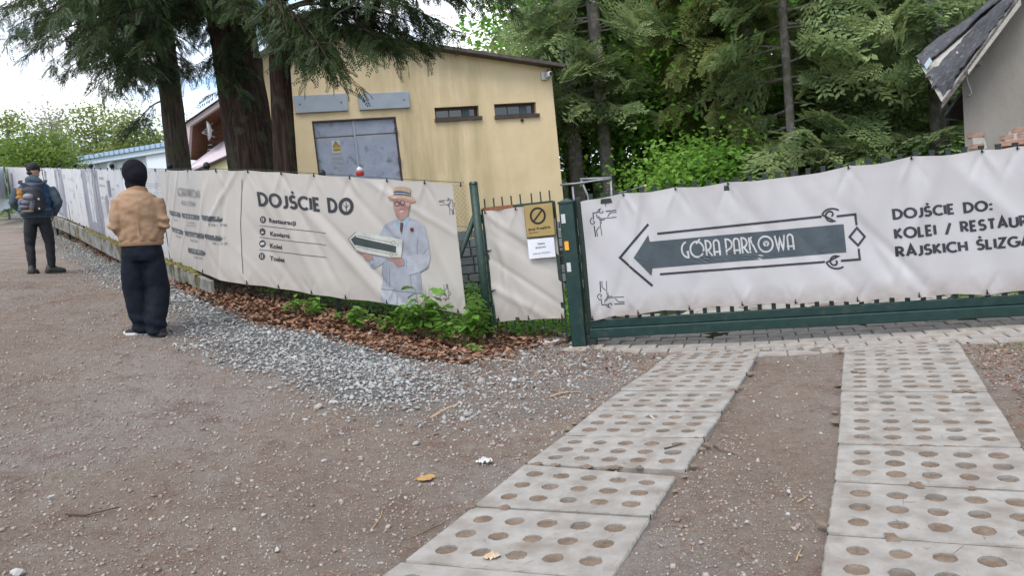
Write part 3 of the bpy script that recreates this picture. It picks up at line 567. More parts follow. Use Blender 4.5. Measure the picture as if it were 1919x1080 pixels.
# ---- stroke lettering (centre lines in a unit cap height)
def arc(cx, cy, rx, ry, a0, a1, n=10):
    return [(cx+rx*math.cos(R(a0+(a1-a0)*i/n)), cy+ry*math.sin(R(a0+(a1-a0)*i/n))) for i in range(n+1)]
GL = {  # name: (width, strokes)
 'D': (.62, [[(0, 0), (0, 1), (.18, 1)]+arc(.18, .5, .44, .5, 90, -90)+[(0, 0), (0, .1)]]), 'O': (.84, [arc(.42, .5, .42, .5, 0, 360, 24)]),
 'J': (.22, [[(.22, 1), (.22, .25)]+arc(.02, .25, .20, .25, 0, -115, 7)]), 'I': (.0, [[(0, 0), (0, 1)]]),
 'S': (.46, [arc(.24, .74, .21, .26, 35, 250, 10)+arc(.22, .26, .24, .26, 70, -150, 10)]), 'C': (.66, [arc(.42, .5, .42, .5, 48, 312, 16)]),
 'E': (.40, [[(.40, 1), (0, 1), (0, 0), (.40, 0)], [(0, .5), (.34, .5)]]), 'K': (.50, [[(0, 0), (0, 1)], [(.46, 1), (.06, .5), (.50, 0)]]),
 'L': (.38, [[(0, 1), (0, 0), (.38, 0)]]), 'R': (.50, [[(0, 0), (0, 1), (.2, 1)]+arc(.2, .73, .24, .27, 90, -90, 8)+[(.02, .46)], [(.2, .46), (.50, 0)]]),
 'T': (.52, [[(0, 1), (.52, 1)], [(.26, 1), (.26, 0)]]), 'A': (.66, [[(0, 0), (.33, 1.04), (.66, 0)], [(.13, .32), (.53, .32)]]),
 'U': (.56, [[(0, 1), (0, .28)]+arc(.28, .28, .28, .28, 180, 360, 10)+[(.56, 1)]]), 'H': (.56, [[(0, 0), (0, 1)], [(.56, 0), (.56, 1)], [(0, .5), (.56, .5)]]),
 'Z': (.50, [[(0, 1), (.50, 1), (0, 0), (.50, 0)]]), 'G': (.74, [arc(.42, .5, .42, .5, 48, 350, 16)+[(.82, .45), (.5, .45)]]),
 'P': (.46, [[(0, 0), (0, 1), (.2, 1)]+arc(.2, .71, .26, .29, 90, -90, 8)+[(.02, .42)]]), 'W': (.9, [[(0, 1), (.22, 0), (.45, .9), (.68, 0), (.9, 1)]]),
 'Y': (.6, [[(0, 1), (.3, .45), (.6, 1)], [(.3, .45), (.3, 0)]]), 'N': (.6, [[(0, 0), (0, 1), (.6, 0), (.6, 1)]]), '/': (.4, [[(0, -.12), (.4, 1.05)]]), ':': (.1, [[(.05, -.03), (.05, .18)], [(.05, .52), (.05, .73)]]),
 'V': (.64, [[(0, 1), (.32, 0), (.64, 1)]]), 'F': (.4, [[(.4, 1), (0, 1), (0, 0)], [(0, .5), (.34, .5)]]),
}
GL['Ś'] = (GL['S'][0], GL['S'][1]+[[(.18, 1.24), (.32, 1.40)]])
DECO = {  # narrow deco capitals of the arrow logo
 'G': (.40, [arc(.40, .52, .40, .50, 100, 270, 12)+[(.40, .38), (.30, .36)]]), 'Ó': (.92, [arc(.46, .5, .44, .50, 0, 360, 24), [(.44, .86), (.56, .98), (.72, 1.14)]]),
 'R': (.36, [[(0, 0), (0, 1)]+arc(.08, .70, .26, .30, 75, -80, 8)+[(.10, .40), (.38, 0)]]), 'A': (.40, [[(.02, 0), (.02, .80)]+arc(.20, .80, .18, .20, 180, 0, 8)+[(.38, 0)], [(-.06, .24), (.46, .24)]]),
 'P': (.36, [[(0, 0), (0, 1)]+arc(.06, .66, .34, .34, 85, -90, 8)+[(.0, .32)]]), 'K': (.42, [[(.0, 0), (.0, 1)], [(.0, .72), (.14, .98), (.30, 1.02)], [(.08, .86), (.42, 0)]]),
 'O': (1.0, [arc(.50, .5, .48, .50, 0, 360, 26)]), 'W': (.66, [[(0, 1), (.17, 0), (.32, .86), (.48, 0), (.64, 1)]])}
def layout(txt, font, gap, space):
    x = 0; out = []
    for ch in txt:
        if ch == ' ': x += space; continue
        wd, st = font[ch]; out.append((x, ch, st)); x += wd+gap
    return out, x-gap
def ribbon(pts, w, closed=False):
    """thick polyline in 2-d -> verts, quads"""
    P = np.array(pts, float); keep = [0]+[i for i in range(1, len(P)) if np.linalg.norm(P[i]-P[i-1]) > 1e-6]; P = P[keep]; n = len(P)
    if n < 2: return [], []
    closed = np.linalg.norm(P[0]-P[-1]) < 1e-6
    D = np.diff(P, axis=0); D /= np.linalg.norm(D, axis=1)[:, None]; Nn = np.stack([-D[:, 1], D[:, 0]], 1); L_ = []; R_ = []
    for i in range(n):
        if 0 < i < n-1: a, b = Nn[i-1], Nn[i]
        elif closed: a, b = Nn[-1], Nn[0]
        else: a = b = Nn[min(i, n-2)]
        m = a+b; q = m.dot(m); m = m/max(q, .35)*2 if q > 1e-6 else a; m = m/1.0
        k = min(1/max(m.dot(a), .35), 1.0) if False else 1
        L_.append(P[i]+m*w/2*k); R_.append(P[i]-m*w/2*k)
    V = L_+R_; Fs = [(i, i+1, n+i+1, n+i) for i in range(n-1)]; return V, Fs
MAXE = [.07]
class Print:
    """flat print on a sheet: 2-d shapes measured in photo pixels, laid on the sheet's own surface"""
    def __init__(s, surf, hit, parent): s.S = surf; s.hit = hit; s.par = parent; s.lay = 0; s.cur = None
    def begin(s, base=.0035): s.V = []; s.Fs = []; s.k = 0; s.base = base
    def add(s, V, Fs, px=True):
        if len(V) == 0: return
        o = len(s.V); off = s.base+(s.k % 5)*.0001; s.k += 1
        for p in V:
            a, z = s.hit(*p) if px else p
            s.V.append((a, z, off))
        s.Fs += [tuple(i+o for i in f) for f in Fs]
    def poly(s, pts, px=True):
        t = tessellate_polygon([[Vector((p[0], p[1], 0)) for p in pts]]); s.add(pts, t, px)
    def line(s, pts, w, px=True, n=1):
        if n > 1:
            q = []
            for i in range(len(pts)-1):
                for k in range(n): t = k/n; q.append((pts[i][0]*(1-t)+pts[i+1][0]*t, pts[i][1]*(1-t)+pts[i+1][1]*t))
            pts = q+[pts[-1]]
        V, Fs = ribbon(pts, w); s.add(V, Fs, px)
    def stroketext(s, txt, p0, p1, cap, w, font=GL, gap=.30, space=.62, up=(-.115, -1), p1b=None):
        items, W_ = layout(txt, font, gap, space); p0 = np.array(p0, float); p1 = np.array(p1, float); ex = (p1-p0)/W_; ev = np.array(up)*cap; 
        for x0, ch, st in items:
            for S_ in st:
                q = []
                for i in range(len(S_)):
                    q.append(S_[i])
                    if i+1 < len(S_):
                        a, b = S_[i], S_[i+1]; n = int(math.hypot(a[0]-b[0], a[1]-b[1])/.3)
                        for k in range(1, n+1): t = k/(n+1); q.append((a[0]*(1-t)+b[0]*t, a[1]*(1-t)+b[1]*t))
                V, Fs = ribbon([(x, y) for x, y in q], w); s.add([p0+ex*(x0+v[0])+ev*v[1] for v in V], Fs)
        return ex, ev
    def fonttext(s, txt, p0, p1, cap, up=(-.115, -1), bold=.0):
        cu = bpy.data.curves.new('t', 'FONT'); cu.body = txt; cu.size = 1; cu.offset = bold; cu.resolution_u = 3; o = bpy.data.objects.new('t', cu); col.objects.link(o)
        dg = bpy.context.evaluated_depsgraph_get(); me = bpy.data.meshes.new_from_object(o.evaluated_get(dg)); V = np.array([v.co[:2] for v in me.vertices]); Fs = [tuple(p.vertices) for p in me.polygons]
        bpy.data.objects.remove(o); bpy.data.curves.remove(cu); bpy.data.meshes.remove(me)
        if len(V) == 0: return
        x0, x1 = V[:, 0].min(), V[:, 0].max(); p0 = np.array(p0, float); ex = (np.array(p1, float)-p0)/(x1-x0); ev = np.array(up)*cap/.72
        s.add([p0+ex*(v[0]-x0)+ev*v[1] for v in V], Fs)
    def end(s, name, mat):
        maxe = MAXE[0]
        bm = bmesh.new(); vs = [bm.verts.new(v) for v in s.V]
        for f in s.Fs:
            try: bm.faces.new([vs[i] for i in f])
            except ValueError: pass
        for _ in range(5):
            E = [e for e in bm.edges if (e.verts[0].co.xy-e.verts[1].co.xy).length > maxe]
            if not E: break
            bmesh.ops.subdivide_edges(bm, edges=E, cuts=1, use_grid_fill=True); bmesh.ops.triangulate(bm, faces=[f for f in bm.faces if len(f.verts) > 4])
        for v in bm.verts: v.co = Vector(s.S(v.co.x, v.co.y, v.co.z))
        me = bpy.data.meshes.new(name); bm.to_mesh(me); bm.free(); me.materials.append(mat); o = link(name, me)
        world_child(o, s.par)
        if name in ('lettering', 'charcoal_print', 'printed_face', 'photo_print', 'timetable_bars', 'notice_print', 'text_print', 'map_print', 'icon_print', 'printed_jacket', 'printed_sleeve', 'printed_shirt', 'rule_print'): o['kind'] = 'stuff'
        return o
def spiral(c, r0, r1, a0, a1, n=16):
    return [(c[0]+(r0+(r1-r0)*i/n)*math.cos(R(a0+(a1-a0)*i/n)), c[1]+(r0+(r1-r0)*i/n)*math.sin(R(a0+(a1-a0)*i/n))) for i in range(n+1)]
def folds(rd, L0, L1, z0, z1, n, amp, diag=(-.5, .5), width=(.03, .10)):
    F_ = []
    for _ in range(n):
        a = rd.uniform(L0, L1); b = z0+rd.uniform(0, 1)*(z1-z0); sl = rd.uniform(*diag); ln = rd.uniform(.3, 1.1)*(z1-z0)
        F_.append((a, b, sl, ln, rd.uniform(*width), rd.uniform(-amp, amp)))
    return F_
def foldsum(F_, s_, z):
    d = 0
    for a, b, sl, ln, wd, am in F_:
        u = (s_-a)-(z-b)*sl; d += am*math.exp(-(u/wd)**2-((z-b)/ln)**2*2)
    return d
class Banner:
    def __init__(s, name, label, path, zb, zt, s0, s1, mat, parts_loc, seed, nf=30, amp=.02, diag=(-.6, .6), ties_top=(), ties_bot=(), sag=.012, group=None, soil=.5, base=.0, extra=()):
        s.path, s.zb, s.zt, s.s0, s.s1 = path, zb, zt, s0, s1; rd = random.Random(seed)
        zm = (zb((s0+s1)/2), zt((s0+s1)/2)); s.F = folds(rd, s0, s1, zm[0], zm[1], nf, amp, diag, (.035, .14))+list(extra); s.tt, s.tb, s.sag, s.base = list(ties_top), list(ties_bot), sag, base
        H = zm[1]-zm[0]
        for a in s.tt:   # small fans of creases below each tie
            for q in (-.5, .15, .6): s.F.append((a+q*.12, zt(a)-.14, -q*.8, .17, .022, rd.choice((-1, 1))*rd.uniform(.008, .015)))
        for a in s.tb:
            for q in (-.5, .5): s.F.append((a+q*.10, zb(a)+.10, q*.9, .13, .022, rd.choice((-1, 1))*rd.uniform(.006, .012)))
        s.root = thing(name, label, 'banner', parts_loc, 0, group); s.rd = rd
        n = max(8, int((s1-s0)/(.02 if s1-s0 < 6.5 and s0 < 1 else .035))); m = 56; V = []; so_ = []
        for j in range(m+1):
            for i in range(n+1):
                a = s0+(s1-s0)*i/n; t = j/m; b0, b1 = zb(a), zt(a); b0 += s.scallop(a, s.tb)*1; b1 -= s.scallop(a, s.tt)
                z = b0+(b1-b0)*t; V.append(s.S(a, z, 0)); so_.append(max(0, 1-t*6)*soil*2+max(0, (t-.93)*9)*soil+.12)
        Fs = [(j*(n+1)+i, j*(n+1)+i+1, (j+1)*(n+1)+i+1, (j+1)*(n+1)+i) for j in range(m) for i in range(n)]
        me = fast_mesh('vinyl_sheet', V, Fs, mat, smooth=True); at = me.attributes.new('soiling', 'FLOAT', 'POINT'); at.data.foreach_set('value', np.array(so_, np.float32))
        o = link('vinyl_sheet', me); world_child(o, s.root)
        tm = tie_mesh
        for a, z, dx, dz in [(a, zt(a)-.02, 0, .05) for a in s.tt]+[(a, zb(a)+.02, 0, -.05) for a in s.tb]:
            p = np.array(s.S(a, z, .006)); t = link('cable_tie', tm); world_child(t, s.root); t.matrix_local = Matrix.Translation(Vector(p)-s.root.location) @ Matrix.Rotation(math.atan2(path(a)[1][1], path(a)[1][0])+math.pi/2, 4, 'Z')
    def scallop(s, a, ties):
        if not ties: return 0
        d = min(abs(a-t) for t in ties); return s.sag*min(1, (d/.25))**.8
    def S(s, a, z, off=0):
        (x, y), nv = s.path(a); d = foldsum(s.F, a, z)+s.base+off; return (x+nv[0]*d, y+nv[1]*d, z)
tmb = MB(); tmb.box((0, 0, 0), (.014, .012, .022)); tmb.box((0, .004, .012), (.006, .02, .045)); tmb.box((.01, 0, -.003), (.02, .004, .005)); tie_mesh = tmb.mesh('cable_tie', black)

# ---------------------------------------------------------------- gate post
pc = on_ground(1088, 650); pc = np.array([pc[0], pc[1], float(g(pc[0], pc[1]))])
pt_ = z_at(pc[0], pc[1], 381)
def gloc(s_, n_, z): p = GP.pt(s_, z, n_); return p
gpst = thing('gate_post', 'square dark green metal gate post with pyramid cap and small stickers', 'gate post', pc)
e3 = np.array([*GP.e, 0]); n3 = np.array([*GP.n, 0]); k3 = np.array([0, 0, 1.])
o = MB().box((pc[0], pc[1], (pt_+pc[2])/2-.1), (.155, .155, pt_-pc[2]+.2), e3, -n3, k3).build('post_tube', green, gpst); bevel(o, .008, 2)
m = MB(); T4 = [np.array([pc[0], pc[1], pt_])+e3*i*.085+n3*j*.085 for i, j in ((-1, -1), (1, -1), (1, 1), (-1, 1))]; m.prism(T4, (0, 0, .018)); T5 = [t+np.array([0, 0, .018]) for t in T4]; m.add(T5+[np.array([pc[0], pc[1], pt_+.055])], [(0, 1, 4), (1, 2, 4), (2, 3, 4), (3, 0, 4)]); m.build('post_cap', green, gpst)
face = Plane((pc+n3*.079-e3*.4)[:2], (pc+n3*.079+e3*.4)[:2])
def rect_on(pl, pxs, th=.003, off=0):
    P = [pl.hit(*p) for p in pxs]; s_ = [p[0] for p in P]; z = [p[1] for p in P]; a, b = (min(s_)+sorted(s_)[1])/2, (max(s_)+sorted(s_)[2])/2; c, d = (min(z)+sorted(z)[1])/2, (max(z)+sorted(z)[2])/2
    return a, b, c, d
def plate(pl, a, b, c, d, th, off=0):
    q = [pl.pt(a, c, off), pl.pt(b, c, off), pl.pt(b, d, off), pl.pt(a, d, off)]; return MB().prism(q, (pl.n[0]*th, pl.n[1]*th, 0))
whitest = pmat('white_sticker', (.55, .55, .52), (.4, .4, .38), 60, .5)
for px, mt, nm in (([(1051, 402), (1058, 401), (1061, 418), (1053, 419)], whitest, 'sticker'), ([(1058, 453), (1065, 452), (1067, 468), (1059, 470)], pmat('orange_reflector', (.75, .28, .02), (.8, .4, .05), 60, .3), 'reflector'), ([(1062, 493), (1069, 492), (1071, 509), (1063, 510)], whitest, 'sticker')):
    a, b, c, d = rect_on(face, px); plate(face, a, b, c, d, .003 if nm == 'sticker' else .008, .001).build(nm, mt, gpst)
# ---------------------------------------------------------------- swing gate
GZ0 = z_at(*GP.pt(0, 0)[:2], 633); GS = 0.02
def gtop(s_): return 0
def gz_px(s_, tab):
    x, y = GP.pt(s_, 0)[:2]; lo, hi = -1, 4
    for _ in range(40):
        z = (lo+hi)/2; px, py = proj((x, y, z)); ty = np.interp(px, [t[0] for t in tab], [t[1] for t in tab])
        if py > ty: lo = z
        else: hi = z
    return (lo+hi)/2
TOPB = [(1083, 375), (1090, 372), (1214, 356), (1363, 341), (1517, 322), (1720, 291), (1919, 273), (2100, 250)]
BOTB = [(1112, 602), (1196, 589), (1280, 583), (1390, 574), (1490, 570), (1618, 566), (1720, 558), (1848, 553), (1919, 549), (2100, 540)]
bs = np.linspace(-.2, 5.6, 60); bt = [gz_px(s_, TOPB) for s_ in bs]; bb = [gz_px(s_, BOTB) for s_ in bs]
GLEN = 5.4
gate = thing('swing_gate', 'long dark green metal picket gate carrying the large white arrow banner', 'gate', GP.pt(0, 0))
zb1 = GZ0
MB().box(gloc(GLEN/2, 0.0, zb1+.052), (GLEN, .09, .104), e3, -n3, k3)
o = MB().box(gloc(GLEN/2, .02, zb1+.052), (GLEN, .10, .104), e3, -n3, k3).build('bottom_beam', green, gate); bevel(o, .008, 2)
o = MB().box(gloc(GLEN/2, -.005, zb1+.104+.045), (GLEN, .05, .086), e3, -n3, k3).build('lower_rail', green, gate); bevel(o, .005)
ztop = bt[5]
o = MB().box(gloc(.0, -.01, (zb1+ztop)/2+.0), (.055, .055, ztop-zb1+.02), e3, -n3, k3).build('stile', blackpaint, gate); bevel(o, .006)
o = MB().box(gloc(GLEN, -.01, (zb1+ztop)/2), (.055, .055, ztop-zb1), e3, -n3, k3).build('stile', blackpaint, gate)
o = MB().box(gloc(GLEN/2, -.012, ztop-.06), (GLEN-.06, .04, .05), e3, -n3, k3).build('top_rail', blackpaint, gate)
o = MB().box(gloc(-.005, .0, zb1-.03), (.13, .12, .12), e3, -n3, k3).build('hinge_foot', blackpaint, gate); bevel(o, .006)
m = MB(); m.box(gloc(-.05, .0, 1.0), (.1, .04, .06), e3, -n3, k3); m.box(gloc(-.03, .04, .98), (.03, .05, .09), e3, -n3, k3); m.build('latch', blackpaint, gate)
m = MB(); m.box((0, 0, 0), (.042, .026, 1.0)); m.box((0, 0, .505), (.048, .03, .012)); pk = m.mesh('picket', blackpaint)
zpk0 = zb1+.19
for k in range(1, 40):
    s_ = k*.136
    if s_ > GLEN-.05: break
    zt_ = np.interp(s_, bs, bt)+.022; p = gloc(s_, -.012, (zpk0+zt_)/2); o = link('picket', pk, gate); o.location = Vector(p)-gate.location; o.rotation_euler = (0, 0, ang); o.scale = (1, 1, zt_-zpk0)
# gate banner
def gpath(a): p = GP.pt(a, 0, .035); return (p[0], p[1]), GP.n
tpx = lambda pxs, tab: [min(np.linspace(0, 5.2, 521), key=lambda s_: abs(proj(GP.pt(s_, 1.6 if tab is TOPB else .45, .03))[0]-x)) for x in pxs]
tt = tpx([1168, 1265, 1364, 1590, 1708, 1840, 1905], TOPB); tb = tpx([1108, 1195, 1290, 1390, 1490, 1606, 1722, 1848], BOTB)
gb = Banner('gate_banner', 'large off white vinyl banner with grey arrow reading GÓRA PARKOWA, tied to green gate', gpath, lambda a: float(np.interp(a, bs, bb)), lambda a: float(np.interp(a, bs, bt)), .03, 5.3, vin_gate, GP.pt(.03, 0), 5, nf=75, amp=.019, diag=(-.9, .5), ties_top=tt, ties_bot=tb, sag=.025)
GHP = Plane(GP.pt(0, 0, .035)[:2], GP.pt(1, 0, .035)[:2])
pr = Print(gb.S, GHP.hit, gb.root)
pr.begin(.003); pr.poly([(1188, 483), (1215, 440), (1218, 453), (1581, 420), (1586, 473), (1223, 503), (1221, 517)]); pr.end('arrow_print', I_slate)
pr.begin(.0034); pr.line([(1215, 420), (1162, 483), (1223, 536)], 4.4, n=3); pr.line([(1232, 438), (1540, 406)], 4.2, n=12); pr.line([(1237, 514), (1546, 491)], 4.0, n=12)
pr.line([(1568, 405.5), (1603, 401.5), (1605.5, 422)], 4.2, n=2); pr.line([(1576, 489), (1611, 486), (1609, 466)], 4.2, n=2)
pr.line(spiral((1557, 403), 2, 13, 60, -300, 20)+arc(1560, 405, 19, 14, 190, 310, 8), 3.2); pr.line(spiral((1565, 491), 2, 12, -60, 300, 20)+arc(1568, 486, 20, 18, 160, 50, 8), 3.2)
pr.line([(1606, 427), (1621, 443.5), (1608, 460), (1592, 444), (1606, 427)], 4.2, n=2)
def orn(T):
    Z = lambda x, y: T(1100+x/13.5, 380+y/13.5); q = lambda pts, w: pr.line([Z(*p) for p in pts], w*T.k, px=T.px)
    q([(305, 235), (150, 260), (158, 425)], 22); q([(460, 218), (730, 190)], 24); q(spiral((370, 215), 10, 75, -60, 250, 16)+[(300, 165), (255, 210)], 18); q(spiral((150, 485), 10, 75, -90, 190, 16)+[(95, 420), (130, 375)], 18)
    q([(175, 585), (210, 860)], 26); q([(735, 240), (575, 255), (510, 355)], 18); q([(740, 362), (350, 405), (265, 335)], 16); q([(235, 285), (240, 350), (310, 420), (360, 440), (445, 425)], 16)
    q([(320, 430), (340, 620), (372, 835)], 16); q([(355, 440), (358, 530)], 14); q([(310, 605), (232, 705), (258, 855)], 18)
class TT:
    def __init__(s, f, k, px): s.f, s.k, s.px = f, k, px
    def __call__(s, x, y): return s.f(x, y)
orn(TT(lambda x, y: (x, y), 1/13.5, True))
zmid = (GHP.hit(1143, 393)[1]+GHP.hit(1160, 572)[1])/2; kk = 1/13.5*8.0/F
orn(TT(lambda x, y: (GHP.hit(x, y)[0]+.005, 2*zmid-GHP.hit(x, y)[1]), kk, False))
pr.stroketext('DOJŚCIE DO:', (1676, 410), (1858, 393), 16.5, .25, gap=.27); pr.stroketext('KOLEI / RESTAUR', (1679, 447), (1924, 422), 17.5, .25, gap=.27); pr.stroketext('ACJI', (1931, 421), (1989, 415), 18.5, .25, gap=.27)
pr.stroketext('RAJSKICH ŚLIZGA', (1682, 481), (1931, 459), 17, .25, gap=.27); pr.stroketext('WEK', (1938, 458), (1992, 453), 17.5, .25, gap=.27)
pr.end('lettering', I_dark)
pr.begin(.0045); ex, ev = pr.stroketext('GÓRA PARKOWA', (1279.5, 484), (1488.5, 468), 29, .115, DECO, gap=.15, space=.28)
oc = (1435.5, 458)
for k in range(7):
    a = R(-90+k*360/7); pr.poly([(oc[0]+2.6*math.cos(a)+3.6*math.cos(t), oc[1]-1.4+2.4*math.sin(a)+3.3*math.sin(t)) for t in np.linspace(0, 2*math.pi, 8)[:-1]])
pr.end('arrow_lettering', I_white); pr.begin(.0055); pr.line([(1435.5, 452), (1436.2, 465)], 1.2); pr.line([(1432.5, 454), (1435.8, 459), (1439, 454)], .9); pr.end('tree_emblem', I_slate)

# ---------------------------------------------------------------- wicket gate
wl = at_y(922, 612, 8.42); wr = at_y(1060, 602, 8.2)
WP = Plane(wl, wr); wa, wb = 0., WP.len; 
wz0 = WP.hit(930, 603)[1]; wz1 = WP.hit(905, 398)[1]; we = np.array([*WP.e, 0]); wn = np.array([*WP.n, 0])
s0w = WP.hit(903, 400)[0]+.02; s1w = WP.hit(1037, 384)[0]
wk = thing('wicket_gate', 'narrow dark green pedestrian gate with spiked bars under a blank white sheet', 'gate', WP.pt(0, float(g(*WP.pt(0, 0)[:2]))))
wt = WP.hit(1000, 383)[1]; wbm = WP.hit(990, 601)[1]-.02
o = MB().box(WP.pt((s0w+s1w)/2, wt, -.0), (s1w-s0w, .04, .04), we, -wn, k3).build('top_rail', green2, wk)
o = MB().box(WP.pt(s0w+.18, wt+.001, .003), (.34, .04, .042), we, -wn, k3).build('rusty_rail_cover', rust, wk)
o = MB().box(WP.pt((s0w+s1w)/2, wbm+.05, -.0), (s1w-s0w, .035, .035), we, -wn, k3).build('bottom_rail', green2, wk)
for s_ in (s0w, s1w): MB().box(WP.pt(s_, (wt+wbm)/2, 0), (.04, .042, wt-wbm+.02), we, -wn, k3).build('stile', green2, wk)
tips = [(906, 373), (923, 371), (939, 369), (956, 367), (973, 364), (994, 362), (1011, 359), (1028, 357)]
for x, y in tips:
    s_, z = WP.hit(x, y); lo_ = wbm-.10; MB().box(WP.pt(s_, (z+lo_)/2, -.03), (.014, .014, z-lo_), we, -wn, k3).build('bar', green2, wk)
s_, z = WP.hit(1060, 575); MB().box(WP.pt(s1w+.01, .25, .0), (.018, .018, .5), we, -wn, k3).build('drop_bolt', blackpaint, wk)
m = MB(); m.box(WP.pt(s0w-.045, wt-.10, .0), (.06, .03, .10), we, -wn, k3); m.box(WP.pt(s0w-.045, .55, .0), (.06, .03, .05), we, -wn, k3); m.build('hinge', blackpaint, wk)['kind'] = 'stuff'
m = MB(); m.box(WP.pt(s1w+.06, 1.0, -.02), (.10, .03, .16), we, -wn, k3); m.tube([WP.pt(s1w+.03, 1.02, .03), WP.pt(s1w+.11, 1.02, .05)], .01, 6); m.build('lock', blackpaint, wk)
def wpath(a): p = WP.pt(a, 0, .028); return (p[0], p[1]), WP.n
def tabz(PL, off, tab, ss):
    out = []
    for s_ in ss:
        x, y = PL.pt(s_, 0, off)[:2]; lo, hi = -1, 5
        for _ in range(36):
            z = (lo+hi)/2; px, py = proj((x, y, z)); ty = np.interp(px, [t[0] for t in tab], [t[1] for t in tab])
            if py > ty: lo = z
            else: hi = z
        out.append((lo+hi)/2)
    return out
ws = np.linspace(s0w-.1, s1w+.1, 12); wtt = tabz(WP, .028, [(903, 396), (970, 388), (1035, 380)], ws); wbt = tabz(WP, .028, [(930, 604), (1058, 597)], ws)
wbn = Banner('wicket_sheet', 'blank creased off white vinyl sheet tied over the narrow pedestrian gate', wpath, lambda a: float(np.interp(a, ws, wbt)), lambda a: float(np.interp(a, ws, wtt)), s0w+.01, s1w+.01, vin_fence, WP.pt(s0w, .5), 11, nf=22, amp=.022, diag=(-1.6, .2), ties_top=[s0w+.03, s0w+.38], ties_bot=[s0w+.05, (s0w+s1w)/2, s1w-.02], soil=.35)
for a, z in ((s0w+.02, .7), (s0w+.02, 1.15), (s1w-.01, .85), (s1w-.01, .5)):
    p = np.array(wbn.S(a, z, .006)); t = link('cable_tie', tie_mesh); t.parent = wbn.root; t.location = Vector(p)-wbn.root.location; t.rotation_euler = (0, 1.3, math.atan2(WP.e[1], WP.e[0]))
# no-entry sign and paper notice
a, b, c, d = rect_on(WP, [(981, 386), (1034, 378), (1042, 441), (988, 447)])
WPs = Plane(WP.pt(0, 0, .06)[:2], WP.pt(1, 0, .06)[:2]); WPn = Plane(WP.pt(0, 0, .0645)[:2], WP.pt(1, 0, .0645)[:2])
a, b, c, d = rect_on(WPs, [(980.5, 386), (1034, 378), (1042, 441), (988, 448)])
sg = thing('no_entry_sign', 'gold square sign with black crossed circle reading Brak Przejścia', 'sign', WPs.pt(a, c))
o = MB().prism([WPs.pt(a, c), WPs.pt(b, c), WPs.pt(b, d), WPs.pt(a, d)], (WP.n[0]*-.012, WP.n[1]*-.012, 0)).build('sign_backing', black, sg)
plate(WPs, a+.004, b-.004, c+.012, d-.004, .003, .0).build('sign_plate', pmat('gold_plate', (.30, .21, .07), (.36, .26, .09), 5, .42, spec=.5, metal=.15), sg)
class Flat:
    def __init__(s, pl, off): s.pl, s.off = pl, off
    def __call__(s, a, z, off=0): return tuple(s.pl.pt(a, z, off+s.off))
ps = Print(Flat(WPs, .0035), WPs.hit, sg)
ps.begin(.0004); ps.line([(1008+13.2*math.cos(t), 404.5+14.3*math.sin(t)) for t in np.linspace(0, 2*math.pi, 33)], 4.0); ps.line([(1000, 415.5), (1016, 393.5)], 3.4)
ps.fonttext('Brak Przejścia', (991, 433), (1032, 427), 4.6, bold=.03); ps.fonttext('No Entry', (992, 438.5), (1010, 436), 3.2, bold=.01); ps.end('sign_print', ink('black', (.015, .013, .012)))
a2, b2, c2, d2 = rect_on(WPs, [(988, 450), (1038, 444), (1041, 481), (992, 486)])
pn = thing('paper_notice', 'white paper notice in a plastic sleeve below the gold sign', 'notice', WPs.pt(a2, c2))
plate(WPs, a2, b2, c2, d2, .002, -.004).build('paper_sheet', pmat('white_paper', (.62, .62, .66), (.70, .70, .74), 4, .35, .2, 12, spec=.5), pn)
pq = Print(Flat(WPs, -.0015), WPs.hit, pn); pq.begin(.0004); pq.fonttext('TEREN', (1006.5, 459.5), (1021, 458), 3.6, bold=.02); pq.fonttext('BUDOWY', (1004, 466.5), (1024, 464.5), 3.6, bold=.02); pq.fonttext('ZAKAZ WSTĘPU', (998.5, 477.5), (1032, 474), 2.4, bold=.01); pq.end('notice_print', ink('black', (0, 0, 0)))

# ---------------------------------------------------------------- chain link fence with posts and plinth boards
P0 = np.array([-.54, 8.46]); C0 = np.array([-3.75, 9.6]); D2 = np.array([-9.95, 12.9]); D2 /= np.linalg.norm(D2); L1 = np.linalg.norm(C0-P0)
FP1 = Plane(P0, C0); FP2 = Plane(C0, C0+D2*30)
def fpath(a):
    """a: metres from the right end of the fence, round the bend"""
    r = .12
    if a < L1-r: p = P0+FP1.e*a; n = FP1.n
    elif a > L1+r: p = C0+FP2.e*(a-L1); n = FP2.n
    else:
        t = (a-L1+r)/(2*r); A_, B_ = C0-FP1.e*r, C0+FP2.e*r; p = A_*(1-t)**2+2*C0*t*(1-t)+B_*t*t; n = FP1.n*(1-t)+FP2.n*t; n = n/np.linalg.norm(n)
    return (p[0], p[1]), n
def fhit(px, py):
    if px > 411: return FP1.hit(px, py)
    a, z = FP2.hit(px, py); return a+L1, z
FT = [(0, 311), (15, 312), (107, 314), (205, 316), (312, 318), (400, 318), (450, 319), (480, 319.5), (580, 326), (673, 332), (726, 336), (800, 340), (868, 345), (900, 347)]
FB = [(0, 366), (15, 369), (107, 405), (130, 412), (170, 430), (197, 443), (250, 466), (300, 482), (326, 491), (383, 512), (420, 529), (460, 533), (524, 541), (586, 552), (640, 560), (716, 568), (800, 578), (866, 588), (900, 592)]
fs = np.concatenate([np.linspace(-.1, L1+3, 50), np.linspace(L1+3.5, L1+26, 40)]); fzt, fzb = [], []
for a in fs:
    (x, y), _ = fpath(a)
    for tab, out in ((FT, fzt), (FB, fzb)):
        lo, hi = -1, 12
        for _ in range(36):
            z = (lo+hi)/2; px, py = proj((x, y, z)); ty = np.interp(px, [t[0] for t in tab], [t[1] for t in tab])
            if py > ty: lo = z
            else: hi = z
        out.append((lo+hi)/2)
FZT = lambda a: float(np.interp(a, fs, fzt)); FZB = lambda a: float(np.interp(a, fs, fzb))
